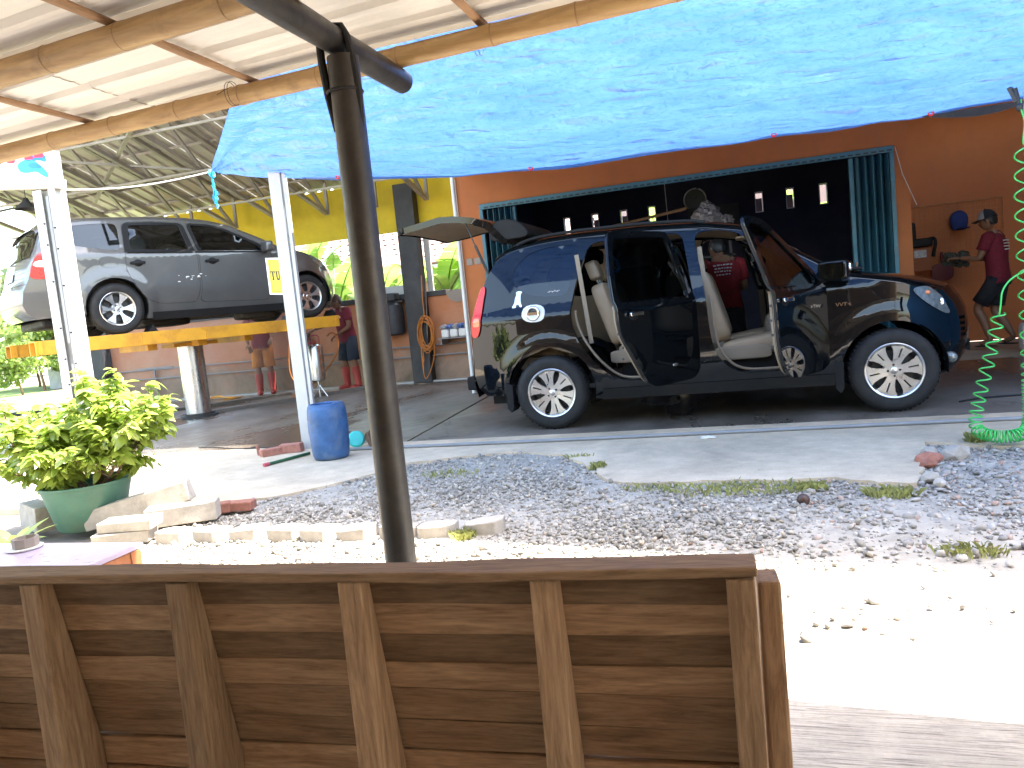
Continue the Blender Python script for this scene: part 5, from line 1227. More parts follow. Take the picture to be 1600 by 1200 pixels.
    for s in 'LR':
        a, k, t = D['an'+s], D['kn'+s], D['to'+s]
        fd = V(t.x-a.x, t.y-a.y, 0).normalized()
        if boots:
            q = MB().tube([k.lerp(a,.22), k.lerp(a,.5), k.lerp(a,.85), V(a.x,a.y,a.z-.01)], [.072,.068,.056,.058], 14)
            q2 = MB().ball((0,0,0), (1,1,1), 16, 10); q2.xf(lambda v: V(a.x,a.y,max(0, a.z-.085))+fd*(.055+v.x*.135)+fd.cross(V(0,0,1))*v.y*.052+V(0,0,.045+max(v.z,-.95)*.047)); q.add(q2.v, q2.f); obj('boot', q, boots, p, local=True)
        else:
            q2 = MB().ball((0,0,0), (1,1,1), 16, 10); q2.xf(lambda v: V(a.x,a.y,max(0, a.z-.085))+fd*(.055+v.x*.13)+fd.cross(V(0,0,1))*v.y*.05+V(0,0,.011+v.z*.011)); q2.tube([V(a.x,a.y,0)+fd*.09+fd.cross(V(0,0,1))*.045+V(0,0,.02+max(0,a.z-.085)), V(a.x,a.y,0)+fd*.1+V(0,0,.06+max(0,a.z-.085)), V(a.x,a.y,0)+fd*.09-fd.cross(V(0,0,1))*.045+V(0,0,.02+max(0,a.z-.085))], .01, 6); obj('sandal', q2, MT['sandal'], p, local=True)
    return p
# man walking past the wire grid, seen from behind his right shoulder, carrying a bundle
person('person in maroon shirt and black shorts with grey cap walking by the wire grid', (2.93,10.55,0), radians(150),
       dict(pelvis=(-.02,0,.86), waist=(-.01,0,.99), chest=(.0,0,1.19), neckb=(.02,0,1.37), neck=(.04,0,1.43), head=(.07,0,1.545),
            shL=(.03,.16,1.34), elL=(.12,.2,1.10), wrL=(.34,.16,1.13), shR=(.01,-.16,1.34), elR=(.07,-.22,1.08), wrR=(.30,-.17,1.12),
            hipL=(-.02,.08,.84), knL=(.20,.09,.50), anL=(.06,.09,.12), hipR=(-.02,-.08,.84), knR=(.06,-.09,.46), anR=(-.14,-.09,.13)),
       MT['shirt'], (MT['shorts_black'], 0), cap=(MT['shorts_black'], MT['cap_grey'], MT['shorts_black']), look=.1, nod=.18, hands=((.8,0,.1),(.8,0,.1)), printed=True)
# man leaning in at the far front door of the black car
person('person in red shirt bending at the far door of the black car', (-.16,8.36,0), radians(100),
       dict(waist=(.02,0,1.0), chest=(.08,0,1.17), neckb=(.14,0,1.33), neck=(.17,0,1.385), head=(.21,.02,1.475), shL=(.13,.18,1.3), elL=(.2,.25,1.05), wrL=(.4,.18,1.0), shR=(.13,-.18,1.3), elR=(.2,-.24,1.04), wrR=(.4,-.15,1.05)),
       MT['shirt2'], (MT['shorts_black'], 0), look=.5, nod=.3, printed=True)
# man with the hose
person('person in maroon shirt, brown cap and red boots holding the orange hose', (-6.27,11.42,0), radians(-112),
       dict(waist=(.01,0,.98), chest=(.05,0,1.16), neckb=(.09,0,1.32), neck=(.11,0,1.38), head=(.15,-.01,1.46), shL=(.09,.17,1.3), elL=(.12,.22,1.04), wrL=(.24,.05,.93), shR=(.09,-.17,1.3), elR=(.2,-.30,1.1), wrR=(.33,-.42,1.04),
            knL=(.03,.13,.47), anL=(0,.15,.085), knR=(.03,-.11,.47), anR=(0,-.13,.085)),
       MT['shirt'], (MT['shorts_navy'], 1), boots=MT['boot'], cap=(MT['cap_brown'], None, MT['cap_brown']), look=-.45, nod=.35, badge=True)
# man half hidden behind the lift
person('person in maroon shirt, orange shorts and red boots standing beyond the lift', (-8.02,11.55,0), radians(-60),
       dict(elL=(.04,.27,1.1), wrL=(.18,.2,.98), elR=(.03,-.25,1.08), wrR=(.1,-.2,.9)), MT['shirt2'], (MT['shorts_orange'], 1), boots=MT['boot'], nod=.2)
# ================================================================ WOODEN BENCH
bn_ = thing('wooden_bench', 'brown slatted wooden bench seen from behind its tall backrest', 'bench', (-.7, 1.1, 0), radians(2.6))
MW[bn_] = MW[bn_]
RB = rot_about((-.01,.93,0), radians(2.6))
def bobj(name, mb, bevel=.0025, par=None): return obj(name, mb.xf(RB), MT['bench_v' if name in ('upright','end_post','end_panel','front_leg') else 'bench'], par or bn_, smooth=False, bevel=bevel)
def wob(mb, a=.0015, seed=0):
    r = random.Random(seed); return mb
def plank(x0, x1, n, fy, seed, wv=.0018):
    """board along x: fy -> list of (y,z) section corners; gently uneven long edges"""
    r = random.Random(seed); ph = [r.uniform(0, 6) for _ in range(8)]; sec = fy; m = len(sec); vs = []; fs = []
    for k in range(n+1):
        x = x0+(x1-x0)*k/n
        for j, (y, z) in enumerate(sec): vs.append((x, y+wv*.3*sin(x*9+ph[j % 8]), z+wv*(sin(x*7+ph[j % 8])+.5*sin(x*23+ph[(j+3) % 8]))))
    for k in range(n):
        for j in range(m): j2 = (j+1) % m; fs.append((k*m+j, k*m+j2, (k+1)*m+j2, (k+1)*m+j))
    fs.append(tuple(range(m))); fs.append(tuple(n*m+j for j in range(m))[::-1]); return MB().add(vs, fs)
bobj('top_rail', plank(-1.72, -.005, 40, [(.900,.7085),(.948,.7085),(.948,.722),(.900,.722)], 4))
zs_ = [.7095,.666,.621,.575,.531,.479,.43]
LN = .17
for i in range(6):
    z1, z0 = zs_[i]-.0003, zs_[i+1]-(.0025 if i not in (3, 4) else -.0006)
    if i == 5: z0 += .003
    yo = .0022*((i*7) % 3); yy = lambda z: .932+(.70-z)*LN+yo
    t = .012+.002*(i % 2)
    bobj('back_slat', plank(-1.71, -.03, 36, [(yy(z0)-.001*(i % 3),z0),(yy(z0)+t,z0-.0045),(yy(z1)+t,z1-.0035),(yy(z1)-.001*(i % 2),z1)], 20+i, .0009), .0018)
for k, x in enumerate((-1.59,-1.32,-1.055,-.797,-.527,-.262)):
    poly = [(.898,.702),(.9305,.702),(.98,.405),(.98,.3),(.898,.0),(.893,.0),(.893,.5)]
    poly = [(.903,.708),(.9305,.708),(.9795,.412),(.9795,.30),(.93,.28),(.93,0),(.893,0)]
    bobj('upright', MB().prism(poly, lambda u, v, d: (d, u, v), x-.017, x+.017))
bobj('end_post', MB().bx(-.041,-.008,.898,.936,0,.708))
bobj('end_rail', MB().bx(-.03,-.0275,.94,.985,.42,.70))
bobj('lower_rail', plank(-1.71,-.03,30,[(.981,.375),(1.02,.375),(1.02,.4255),(.981,.4255)], 41))
bobj('seat_back_board', plank(-1.71,-.03,30,[(.983,.20),(.999,.20),(.999,.372),(.983,.372)], 43))
for j in range(4): bobj('seat_slat', plank(-1.71,-.02,20,[(1.03+j*.1,.372),(1.12+j*.1,.372),(1.12+j*.1,.392),(1.03+j*.1,.392)], 50+j))
bobj('end_panel', MB().prism([(.955,.685),(1.03,.675),(1.06,.62),(1.075,.5),(1.06,.43),(.955,.43)], lambda u, v, d: (d, u, v), -.004, .024), .004)
bobj('arm_block', MB().bx(-.012,.026,.99,1.08,.395,.428), .003)
bobj('front_leg', MB().bx(-.03,.005,1.38,1.415,0,.37)); bobj('front_leg', MB().bx(-1.7,-1.665,1.38,1.415,0,.37))
bobj('side_rail', MB().bx(-.03,.0,.95,1.38,.33,.37))
mb = MB().add([(-.83+.02,.972,.418),(-.79,.972,.42),(-.795,.97,.405),(-.8,.968,.398),(-.815,.97,.40)], [(0,1,2,3,4)]); mb.xf(RB); obj('paper_scrap', mb, MT['white_plastic'], label='tiny white paper scrap stuck low on the bench back', cat='paper', solid=.001)

# ================================================================ TABLE WITH ASHTRAY
tb = thing('low_table', 'low orange wooden table with lilac cover beside the potted shrub', 'table', (-2.7, 2.05, 0))
part('table_top', [(-3.4,-2.21,1.75,2.285,.30,.318)], MT['table_top'], tb, bevel=.003)
part('apron_board', [(-2.232,-2.215,1.78,2.25,.19,.298)], MT['table_wood'], tb, bevel=.003)
part('apron_board', [(-3.35,-2.24,1.76,1.775,.19,.298)], MT['table_wood'], tb, bevel=.003)
for x in (-2.26, -3.35):
    for y in (1.78, 2.22): part('leg', [(x,x+.05,y,y+.05,0,.298)], MT['table_wood'], tb, bevel=.003)
mb = MB().lathe([(0,0),(.055,0),(.062,.004),(.063,.008),(.0,.008)], (-2.70,2.21,.3185), seg=28); obj('saucer', mb, MT['white_plastic'], label='white saucer under the ashtray on the low table', cat='saucer')
mb = MB().lathe([(.0,.006),(.034,.006),(.042,.036),(.047,.036),(.045,.0),(0,0)], (-2.70,2.215,.327), seg=8); obj('ashtray', mb, MT['ash_stone'], label='octagonal grey stone ashtray on the low table', cat='ashtray', angle=20)

# ================================================================ YARD PROPS
# blue drum
dm = thing('blue_drum', 'scuffed blue plastic drum standing at the foot of the white post', 'drum', (-3.26, 5.45, 0))
prof = [(0,.0),(.125,.0),(.142,.012),(.15,.04),(.158,.12),(.161,.14),(.158,.16),(.165,.25),(.164,.33),(.161,.345),(.164,.36),(.158,.43),(.15,.465),(.135,.478),(.13,.466),(0,.466)]
mb = MB().lathe([(r*.97, z*.93) for r, z in prof], (-3.26,5.45,0), seg=40); obj('shell', mb, MT['drum'], dm, angle=60)
mb = MB().torus((-3.26,5.45,.44), .129, .011, seg=36); obj('rim', mb, MT['drum'], dm)
mb = MB().lathe([(0,.02),(.03,.02),(.032,.0)], (-3.19,5.5,.432), seg=16); obj('bung', mb, MT['drum'], dm)
mb = MB().bar((-3.33,5.36,.44), (-3.23,5.34,.435), .012, .02); obj('handle', mb, MT['drum'], dm, bevel=.003)
# bricks by the post
def brick(x, y, z, rz, lab, tilt=0, pitch=0, d=(.2,.1,.055), m='brick', seed=1, bev=.006, name='brick', grp=None):
    r = random.Random(seed); R = Matrix.Rotation(rz, 3, 'Z') @ Matrix.Rotation(pitch, 3, 'Y') @ Matrix.Rotation(tilt, 3, 'X')
    mb = MB().box((0,0,0), d); mb.v = [tuple(R @ (V(*v)+V(r.uniform(-.006,.006), r.uniform(-.006,.006), r.uniform(-.003,.003)))+V(x, y, z+d[2]/2)) for v in mb.v]
    return obj(name, mb, MT[m], label=lab, cat='brick' if 'brick' in name else 'paver', smooth=False, bevel=bev, group=grp)
brick(-3.98,5.72,0,.9,'red brick lying flat between the green rod and white post',d=(.24,.11,.06), seed=2); brick(-3.86,5.8,0,.25,'red brick against the foot of the white post',d=(.2,.11,.075), seed=3)
mb = MB().cyl((-4.13,5.72,0), (-4.15,5.72,.09), .02, .012, 8); obj('stake', mb, MT['brick'], label='short stub sticking up beside the loose red bricks', cat='stake')
rd = thing('green_rod', 'dark green rod with pink tip lying before the blue drum', 'rod', (-3.7, 5.45, 0))
mb = MB().tube([(-3.71,5.23,.014),(-3.57,5.62,.016)], .013, 12); obj('shaft', mb, simple('dark_green', (.02,.09,.04), .5), rd)
mb = MB().tube([(-3.724,5.19,.014),(-3.709,5.235,.014)], .016, 12); obj('tip', mb, simple('pink_tip', (.5,.08,.11), .5), rd)
# mop
mp = thing('mop', 'brown string mop head with turquoise holder on the concrete', 'mop', (-3.1, 5.95, 0))
mb = MB(); rm = random.Random(4)
for k in range(90):
    a = rm.uniform(-.9, .9); L = rm.uniform(.12,.24); h = rm.uniform(.01,.10)
    mb.tube([V(-3.2,5.93,.05+h*.4), V(-3.2+L*.4*cos(a),5.93+L*.4*sin(a),.04+h), V(-3.2+L*.75*cos(a),5.93+L*.75*sin(a),.02+h*.8), V(-3.2+L*cos(a),5.93+L*sin(a),.008)], .007, 5)
obj('strings', mb, MT['mop'], mp)
mb = MB().lathe([(.0,-.008),(.06,-.008),(.075,.0),(.06,.014),(0,.014)], (0,0,0), seg=24); mb.xf(lambda p: Matrix.Rotation(1.1, 3, 'X') @ Matrix.Rotation(.5, 3, 'Y') @ p+V(-3.27,5.9,.07)); obj('holder', mb, MT['turquoise'], mp)
# pipe across the yard
mb = MB().tube([(x, 5.72+.012*sin(x*1.3)-.02*(x+3)/5, .014) for x in np.linspace(-3.45, 3.0, 40)], .0135, 12); obj('water_pipe', mb, MT['pipe_grey'], label='thin grey water pipe lying across the concrete apron', cat='pipe')
mb = MB().tube([(-5.2+.08*k, 6.25-.02*k+.03*sin(k*.7), .006) for k in range(18)], .006, 6); obj('black_cable', mb, MT['rubber'], label='thin black cable trailing over the concrete to the red bricks', cat='cable')
mb = MB().tube([(1.55+.07*k, 6.6+.03*k+.04*sin(k*.6), .007) for k in range(24)], .007, 6); obj('black_cable', mb, MT['rubber'], label='black cable on the ground before the orange recess', cat='cable')
mb = MB().ball((0,0,0), (1,1,1), 14, 8); rr_ = random.Random(2); mb.v = [tuple(V(v[0]*.05, v[1]*.022, v[2]*.012)*(1+rr_.uniform(-.3,.3))+V(-.30,5.55,.01)) for v in mb.v]; obj('litter', mb, MT['white_plastic'], label='crumpled white litter beside the grey pipe', cat='litter')
mb = MB().ball((0,0,0), (1,1,1), 14, 8); mb.v = [tuple(V(v[0]*.045, v[1]*.03, v[2]*.02)*(1+rr_.uniform(-.3,.3))+V(-.62,7.9,.012)) for v in mb.v]; obj('litter', mb, MT['white_plastic'], label='white litter lying under the black car', cat='litter')
mb = MB().ball((.22,3.86,.0), (.03,.028,.03), 14, 10); obj('brown_pot', mb, simple('dark_brown', (.07,.035,.025), .5), label='small round dark brown thing lying on the gravel', cat='litter')
# green coil hose hanging at the right
def coil(path, turns_fn, R_fn, r, n):
    pts = []; ph = 0; P = [V(*p) for p in path]; L = [0]
    for a, b in zip(P, P[1:]): L.append(L[-1]+(b-a).length)
    tot = L[-1]; d_ = V(0,1,0)
    def at(s):
        for i in range(len(P)-1):
            if s <= L[i+1]: return P[i].lerp(P[i+1], (s-L[i])/(L[i+1]-L[i]))
        return P[-1]
    s = 0
    while s < tot:
        pitch = turns_fn(s/tot); c = at(s); t = (at(min(tot, s+.01))-at(max(0, s-.01))).normalized(); a = t.cross(V(0,1,0.02)).normalized(); b = t.cross(a)
        R = R_fn(s/tot)
        pts.append(c+a*R*cos(ph)+b*R*sin(ph)); ph += 2*pi/14; s += pitch/14
    return MB().tube(pts, r, 7)
pth = chaikin([(1.600,5.22,1.70),(1.575,5.18,1.3),(1.565,5.12,.8),(1.545,5.05,.35),(1.53,4.99,.075),(1.42,4.90,.055),(1.30,4.95,.055),(1.25,5.05,.09),(1.30,5.06,.3),(1.37,5.07,.55),(1.42,5.09,.76)], 3, closed=False)
def pit(t): return .115 if t < .42 else (.115-.095*min(1, (t-.42)/.1) if t < .52 else (.02 if t < .72 else min(.075, .02+.055*(t-.72)/.12)))
gh = thing('coil_hose', 'bright green spiral air hose hanging to the ground beside the recess', 'hose', (1.45, 5.05, 0))
obj('coil', coil(pth, pit, lambda t: .034 if t < .45 or t > .78 else .034, .0048, 0), MT['green_hose'], gh)
mb = MB().tube(chaikin([(1.42,5.09,.74),(1.43,5.09,.8),(1.44,5.1,.88),(1.5,5.12,.95),(1.6,5.15,.985),(1.75,5.2,1.0)], 2, False), .0048, 8); obj('hose_end', mb, MT['green_hose'], gh); mb = MB().tube(chaikin([(1.615,5.25,1.96),(1.61,5.24,1.9),(1.625,5.22,1.83),(1.605,5.22,1.7),(1.63,5.22,1.70)], 2, False), .0048, 8); obj('hose_end', mb, MT['green_hose'], gh)
mb = MB().tube([(1.59,5.27,2.03),(1.612,5.25,1.9)], .016, 8); mb.bar((1.57,5.28,2.04), (1.6,5.26,1.95), .05, .02); mb.ball((1.605,5.25,1.92), (.02,.02,.025)); obj('hose_coupling', mb, MT['dark_metal'], gh)
rl_ = thing('rolled_tarp', 'rolled blue tarpaulin hanging beside the green coil hose', 'tarp', (1.72, 5.5, .95))
mb = MB().tube([(1.745+.004*sin(k),5.45,1.72-.07*k) for k in range(12)], [.055+.006*sin(k*1.7) for k in range(12)], 14); obj('roll', mb, simple('deep_blue_tarp', (.012,.085,.33), .45, var=.25, bump=.6, bscale=20), rl_)
mb = MB().grid(lambda u, v: (1.69+.12*u, 5.45+.01*sin(v*20+u*5), 1.72+.3*v), np.linspace(0, 1, 8), np.linspace(0, 1, 8)); obj('loose_flap', mb, simple('pale_blue_plastic', (.3,.42,.5), .4, var=.2), rl_, solid=.002)
mb = MB().torus((1.745,5.45,1.0), .058, .006); obj('tie_band', mb, MT['lampred'], rl_)
# white jerrycan
jc = thing('jerrycan', 'white plastic jerrycan on the floor of the recess', 'jerrycan', (3.0, 10.0, 0))
obj('body', loft_box((3.12,10.0,.17), (.26,.2,.34)), MT['white_plastic'], jc); mb = MB().cyl((3.05,10,.33), (3.05,10,.38), .03); obj('cap', mb, MT['blue_paint'], jc); mb = MB().tube([(3.09,10,.33),(3.12,10,.38),(3.18,10,.38),(3.21,10,.33)], .014, 8); obj('handle', mb, MT['white_plastic'], jc)

# ---- wire grid with hung tools
wg = thing('wire_grid', 'orange wire grid panel fixed to the recess wall', 'wire grid', (2.85, 11.87, .75))
for i in range(24):
    x = 1.98+i*.061; mb = MB().tube([(x,11.872,.78),(x,11.872,1.9)], .0025, 5); obj('wire', mb, MT['mesh_wire'], wg)
for i in range(19):
    z = .79+i*.061; mb = MB().tube([(1.96,11.876,z),(3.4,11.876,z)], .0025, 5); obj('wire', mb, MT['mesh_wire'], wg)
mb = MB().tube([(1.96,11.87,1.9),(3.4,11.87,1.9),(3.4,11.87,.78)], .006, 6); obj('rim_wire', mb, MT['mesh_wire'], wg)
mb = MB().ball((0,0,0), (.11,.05,.15), 18, 12); mb.xf(lambda p: V(p.x*(1+.5*max(0, p.z)/.15*.3), p.y, max(p.z, -.11))+V(2.86,11.8,1.63)); mb.ball((2.9,11.76,1.54), (.08,.09,.015), 14, 6); obj('blue_hat', mb, simple('navy_cap', (.012,.03,.13), .8), label='dark blue hat hanging on the wire grid', cat='hat')
dp = thing('dustpan', 'dark red dustpan hanging under the wire grid', 'dustpan', (2.63, 11.83, .88))
mb = MB().prism(chaikin([(2.50,.88),(2.76,.86),(2.78,1.05),(2.70,1.1),(2.57,1.1),(2.50,1.06)], 1), lambda u, v, d: (u, d, v), 11.80, 11.83); obj('pan', mb, simple('dark_red_plastic', (.13,.015,.012), .5), dp, bevel=.006); mb = MB().cyl((2.635,11.82,1.09), (2.64,11.82,1.25), .018); obj('handle', mb, simple('dark_red_handle', (.13,.015,.012), .5), dp)
tl_ = thing('power_sprayer', 'black handheld machine on a small orange box at the recess wall', 'tool', (2.35, 11.72, 1.0))
obj('motor', loft_box((2.24,11.72,1.52), (.14,.14,.32)), MT['black_plastic'], tl_); obj('body', loft_box((2.36,11.72,1.40), (.3,.14,.12)), MT['black_plastic'], tl_)
mb = MB().tube(chaikin([(2.42,11.7,1.42),(2.52,11.7,1.46),(2.55,11.7,1.40),(2.52,11.7,1.27),(2.51,11.7,1.2)], 2, False), .022, 10); obj('grip', mb, MT['black_plastic'], tl_)
part('box', [(2.16,2.48,11.66,11.86,1.02,1.33)], simple('orange_box', (.3,.1,.04), .8), tl_, bevel=.006); part('box_label', [(2.27,2.42,11.652,11.659,1.2,1.3)], MT['bag'], tl_)
mb = MB(); rq = random.Random(8)
for k in range(60):
    a = rq.uniform(0, 2*pi); e = rq.uniform(.4,1); c = V(2.55,10.75,1.12)
    mb.ball(c+V(.13*e*cos(a), .09*e*sin(a), rq.uniform(-.08,.08)), (rq.uniform(.02,.05), rq.uniform(.015,.04), rq.uniform(.02,.05)), 8, 6)
obj('cloth_bundle', mb, simple('rag', (.045,.05,.04), .9, var=.6, scale=20), label='bundle of dark rags carried by the person at the wire grid', cat='rags')

# ---- inside the garage
ck = thing('wall_clock', 'round dark wall clock on the back wall of the garage', 'clock', (-.62, 13.15, 2.4))
mb = MB().lathe([(0,.0),(.17,.0),(.175,.02)], (-.62,13.16,2.54), (0,-1,0), 32); obj('face', mb, MT['wallclock'], ck); mb = MB().torus((-.62,13.14,2.54), .175, .012, (0,1,0), 36, 8); obj('rim', mb, MT['alloy'], ck)
mb = MB().bar((-.62,13.125,2.54), (-.57,13.125,2.6), .008, .004, up=(0,1,0)); mb.bar((-.62,13.125,2.54), (-.7,13.125,2.57), .006, .004, up=(0,1,0)); obj('hand', mb, MT['letter'], ck, smooth=False)
mb = MB().tube([(-1.02,12.2,3.27),(-1.0,12.2,2.15)], .006, 6); obj('pull_cord', mb, MT['cord'], label='pale cord hanging from the garage ceiling', cat='cord')
part('dark_board', [(-.75,.05,13.1,13.16,1.9,2.4)], MT['darkcloth'], None); o = bpy.data.objects['dark_board']; tag(o, 'dark board leaning on the back wall below the clock', 'board')
rk = thing('storage_rack', 'tall dark storage rack loaded with goods inside the garage', 'rack', (-1.2, 11.5, 0))
for x in (-2.6,-1.4,-.1):
    for y in (11.3,11.7): part('post', [(x-.02,x+.02,y-.02,y+.02,0,1.95)], MT['dark_metal'], rk)
for z in (.5, 1.0, 1.5, 1.93): part('shelf', [(-2.65,-.05,11.28,11.72,z,z+.025)], MT['dark_metal'], rk)
rq = random.Random(31)
for k in range(16):
    x = -2.5+k*.115; w_, h_ = rq.uniform(.07,.1), rq.uniform(.05,.1); m = rq.choice(['bag_red','bag_blue','bag','white_plastic','bag_red'])
    mb = MB().bx(x, x+w_, 11.3, 11.45, 1.957, 1.957+h_); obj('goods_box', mb, MT[m], label={'bag_red':'small red box','bag_blue':'small blue box','bag':'small grey box','white_plastic':'small white box'}[m]+' on top of the garage storage rack', cat='box', group='small boxes on the storage rack', bevel=.004)
def crumple(c, r, seed, mat, name, lab):
    rr = random.Random(seed); mb = MB().ball((0,0,0), (1,1,1), 22, 14)
    def f(p):
        k = 1+.14*sin(p.x*9+seed)*sin(p.y*8)+.12*sin(p.z*13+p.x*7)+rr.uniform(-.06,.06); return V(*c)+V(p.x*r[0]*k, p.y*r[1]*k, max(p.z, -.6)*r[2]*k)
    return obj(name, mb.xf(f), MT[mat], label=lab, cat='bag', angle=25, group=None)
crumple((-.40,11.5,2.07), (.21,.18,.17), 1, 'bag', 'plastic_bag', 'large pointed grey plastic bag on top of the storage rack')
crumple((-.40,11.5,2.21), (.09,.08,.1), 9, 'bag', 'plastic_bag', 'crumpled grey bag tip stacked on the large plastic bag')
crumple((-.78,11.45,2.0), (.12,.12,.07), 2, 'bag_red', 'plastic_bag', 'red crumpled plastic bag beside the large grey bag')
crumple((-.98,11.45,2.01), (.12,.12,.08), 3, 'bag', 'plastic_bag', 'small grey plastic bag left of the red bag on the rack')
crumple((-.15,11.5,2.0), (.12,.12,.08), 4, 'bag', 'plastic_bag', 'low grey plastic bag at the end of the storage rack')
mb = MB().tube([(-1.85,11.3,2.09),(-.66,11.3,2.22)], .022, 10); obj('wooden_stick', mb, MT['batten'], label='long wooden stick resting on the storage rack', cat='stick')
mb = MB()
obj('tyre_stack', MB().torus((.9,12.6,.9), .24, .09, (0,1,.2), 28, 12), MT['rubber'], label='dark tyre hanging in the back of the garage', cat='tyre')
part('work_cabinet', [(.6,1.5,12.3,12.9,0,1.25)], MT['darkcloth'], None, bevel=.01); tag(bpy.data.objects['work_cabinet'], 'dark cabinet standing in the back right of the garage', 'cabinet')

# ---- wash bay things
oh = thing('hose_coil', 'coiled orange hose hanging on the black column', 'hose', (-4.95, 11.72, .1)); mb = MB(); rq = random.Random(12)
for k in range(9):
    cx, cz = -4.93+rq.uniform(-.03,.03), .78+rq.uniform(-.05,.06); rx, rz = rq.uniform(.10,.15), rq.uniform(.22,.30); y = 11.64-k*.008
    mb.tube([(cx+rx*cos(t), y, cz+rz*sin(t)) for t in np.linspace(0, 2*pi, 26)], .009, 6, cap=False)
mb.tube(chaikin([(-5.05,11.62,.75),(-5.07,11.62,.4),(-5.06,11.62,.1),(-5.03,11.62,.05),(-4.93,11.62,.2),(-4.83,11.62,.45),(-4.82,11.62,.7)], 3, False), .009, 6); mb.tube([(-5.02,11.62,.72),(-5.04,11.62,.38),(-5.07,11.62,.3)], .009, 6); mb.tube([(-4.95,11.63,1.05),(-4.96,11.66,1.4),(-4.955,11.7,1.75)], .008, 6)
obj('loops', mb, MT['orange_hose'], oh)
mb = MB().cyl((-4.94,11.7,1.05), (-4.94,11.58,1.06), .012); obj('hook', mb, MT['dark_metal'], oh)
tk = thing('dark_tank', 'dark round tank with pump mounted on the low wall beside the column', 'tank', (-5.53, 11.8, .8))
mb = MB().lathe([(0,0),(.12,.0),(.16,.03),(.17,.1),(.17,.42),(.15,.5),(.08,.55),(0,.56)], (-5.53,11.72,.82), seg=28); obj('vessel', mb, MT['cyl_dark'], tk)
part('pump', [(-5.62,-5.44,11.62,11.84,1.39,1.52)], MT['cyl_dark'], tk, bevel=.02); part('bracket', [(-5.75,-5.35,11.7,11.89,1.36,1.386)], MT['dark_metal'], tk)
ws = thing('wall_shelf', 'small metal shelf on the wash bay wall below the pipe', 'shelf', (-4.47, 11.75, .7)); part('board', [(-4.72,-4.22,11.55,11.89,.69,.705)], MT['pipe_grey'], ws); part('bracket', [(-4.7,-4.68,11.6,11.89,.6,.689),(-4.26,-4.24,11.6,11.89,.6,.689)], MT['pipe_grey'], ws)
for k in range(3): obj('white_tub', loft_box((-4.61+k*.15,11.66,.775), (.135,.14,.135)), MT['white_plastic'], label='white plastic tub on the wash bay shelf', cat='tub', group='tubs on the wash bay shelf')
for k in range(5): crumple((-4.63+k*.1,11.66,.875), (.07,.09,.045), 20+k, 'bag_blue' if k % 2 else 'bag', 'packet', ('blue' if k % 2 else 'pale grey')+' soft packet lying on the white tubs'); bpy.data.objects['packet' if k == 0 else 'packet.%03d' % k]['group'] = 'packets on the white tubs'
cn = thing('foam_canister', 'tall polished steel foam canister with red valves beside the hose', 'canister', (-6.35, 10.5, 0))
mb = MB().lathe([(0,.25),(.09,.25),(.118,.27),(.12,.3),(.12,.76),(.105,.8),(.06,.82),(0,.82)], (-6.35,10.5,0), seg=32); obj('cylinder', mb, MT['steel'], cn)
mb = MB().cyl((-6.35,10.5,0), (-6.35,10.5,.26), .016)
for a in (0, 2.1, 4.2): mb.tube([(-6.35,10.5,.2),(-6.35+.13*cos(a),10.5+.13*sin(a),.0)], .01, 8)
obj('stand', mb, MT['steel'], cn)
mb = MB().tube([(-6.42,10.5,.81),(-6.42,10.5,.93),(-6.40,10.5,.96),(-6.28,10.5,.96),(-6.26,10.5,.93),(-6.26,10.5,.8)], .011, 8); mb.ball((-6.35,10.5,.86), (.04,.03,.035)); mb.ball((-6.43,10.47,.85), (.03,.02,.02)); obj('valve_handle', mb, MT['boot'], cn)
mb = MB().tube(chaikin([(-6.47,11.12,.93),(-6.40,11.1,.98),(-6.3,11.08,.96),(-6.2,11.0,.8),(-6.22,10.9,.6),(-6.4,10.75,.35),(-6.62,10.5,.12),(-6.75,10.3,.03),(-6.9,10.0,.015)], 3, False), .017, 10); obj('wash_hose', mb, MT['orange_hose'], label='thick orange hose held by the person with the brown cap', cat='hose')
mb = MB()
for k in range(5): mb.tube(chaikin([(-9.2+.03*k,11.45-.08*k,.02),(-8.9,11.35+.05*sin(k*2.),.03+.01*k),(-8.6,11.42-.06*k,.02),(-8.35,11.2+.05*k,.02),(-8.45,10.9+.06*k,.02)], 2, False), .011, 6)
obj('yellow_hose', mb, MT['yellow_hose'], label='tangle of yellow hose on the floor behind the steel column', cat='hose')
hr_ = thing('hose_reel', 'small dark hose reel with pale hose hanging on the wash bay wall', 'hose reel', (-7.3, 11.8, .4)); mb = MB().torus((-7.35,11.78,.72), .16, .035, (0,1,0), 24, 8); mb.bx(-7.42,-7.25,11.8,11.89,.6,1.0); obj('reel', mb, MT['dark_metal'], hr_); mb = MB().tube(chaikin([(-7.55,11.7,1.3),(-7.58,11.7,.8),(-7.6,11.65,.4),(-7.5,11.6,.18),(-7.3,11.6,.14),(-7.15,11.65,.35),(-7.12,11.7,.7)], 3, False), .011, 8); obj('hose', mb, MT['orange_hose'], hr_)
mb = MB().bx(-11.0,-10.2,11.84,11.87,.62,.64); mb.bx(-10.62,-10.6,11.84,11.87,.0,.62); obj('tap_stand', mb, MT['pipe_grey'], label='thin grey standpipe tap against the orange wash bay wall', cat='tap', smooth=False)
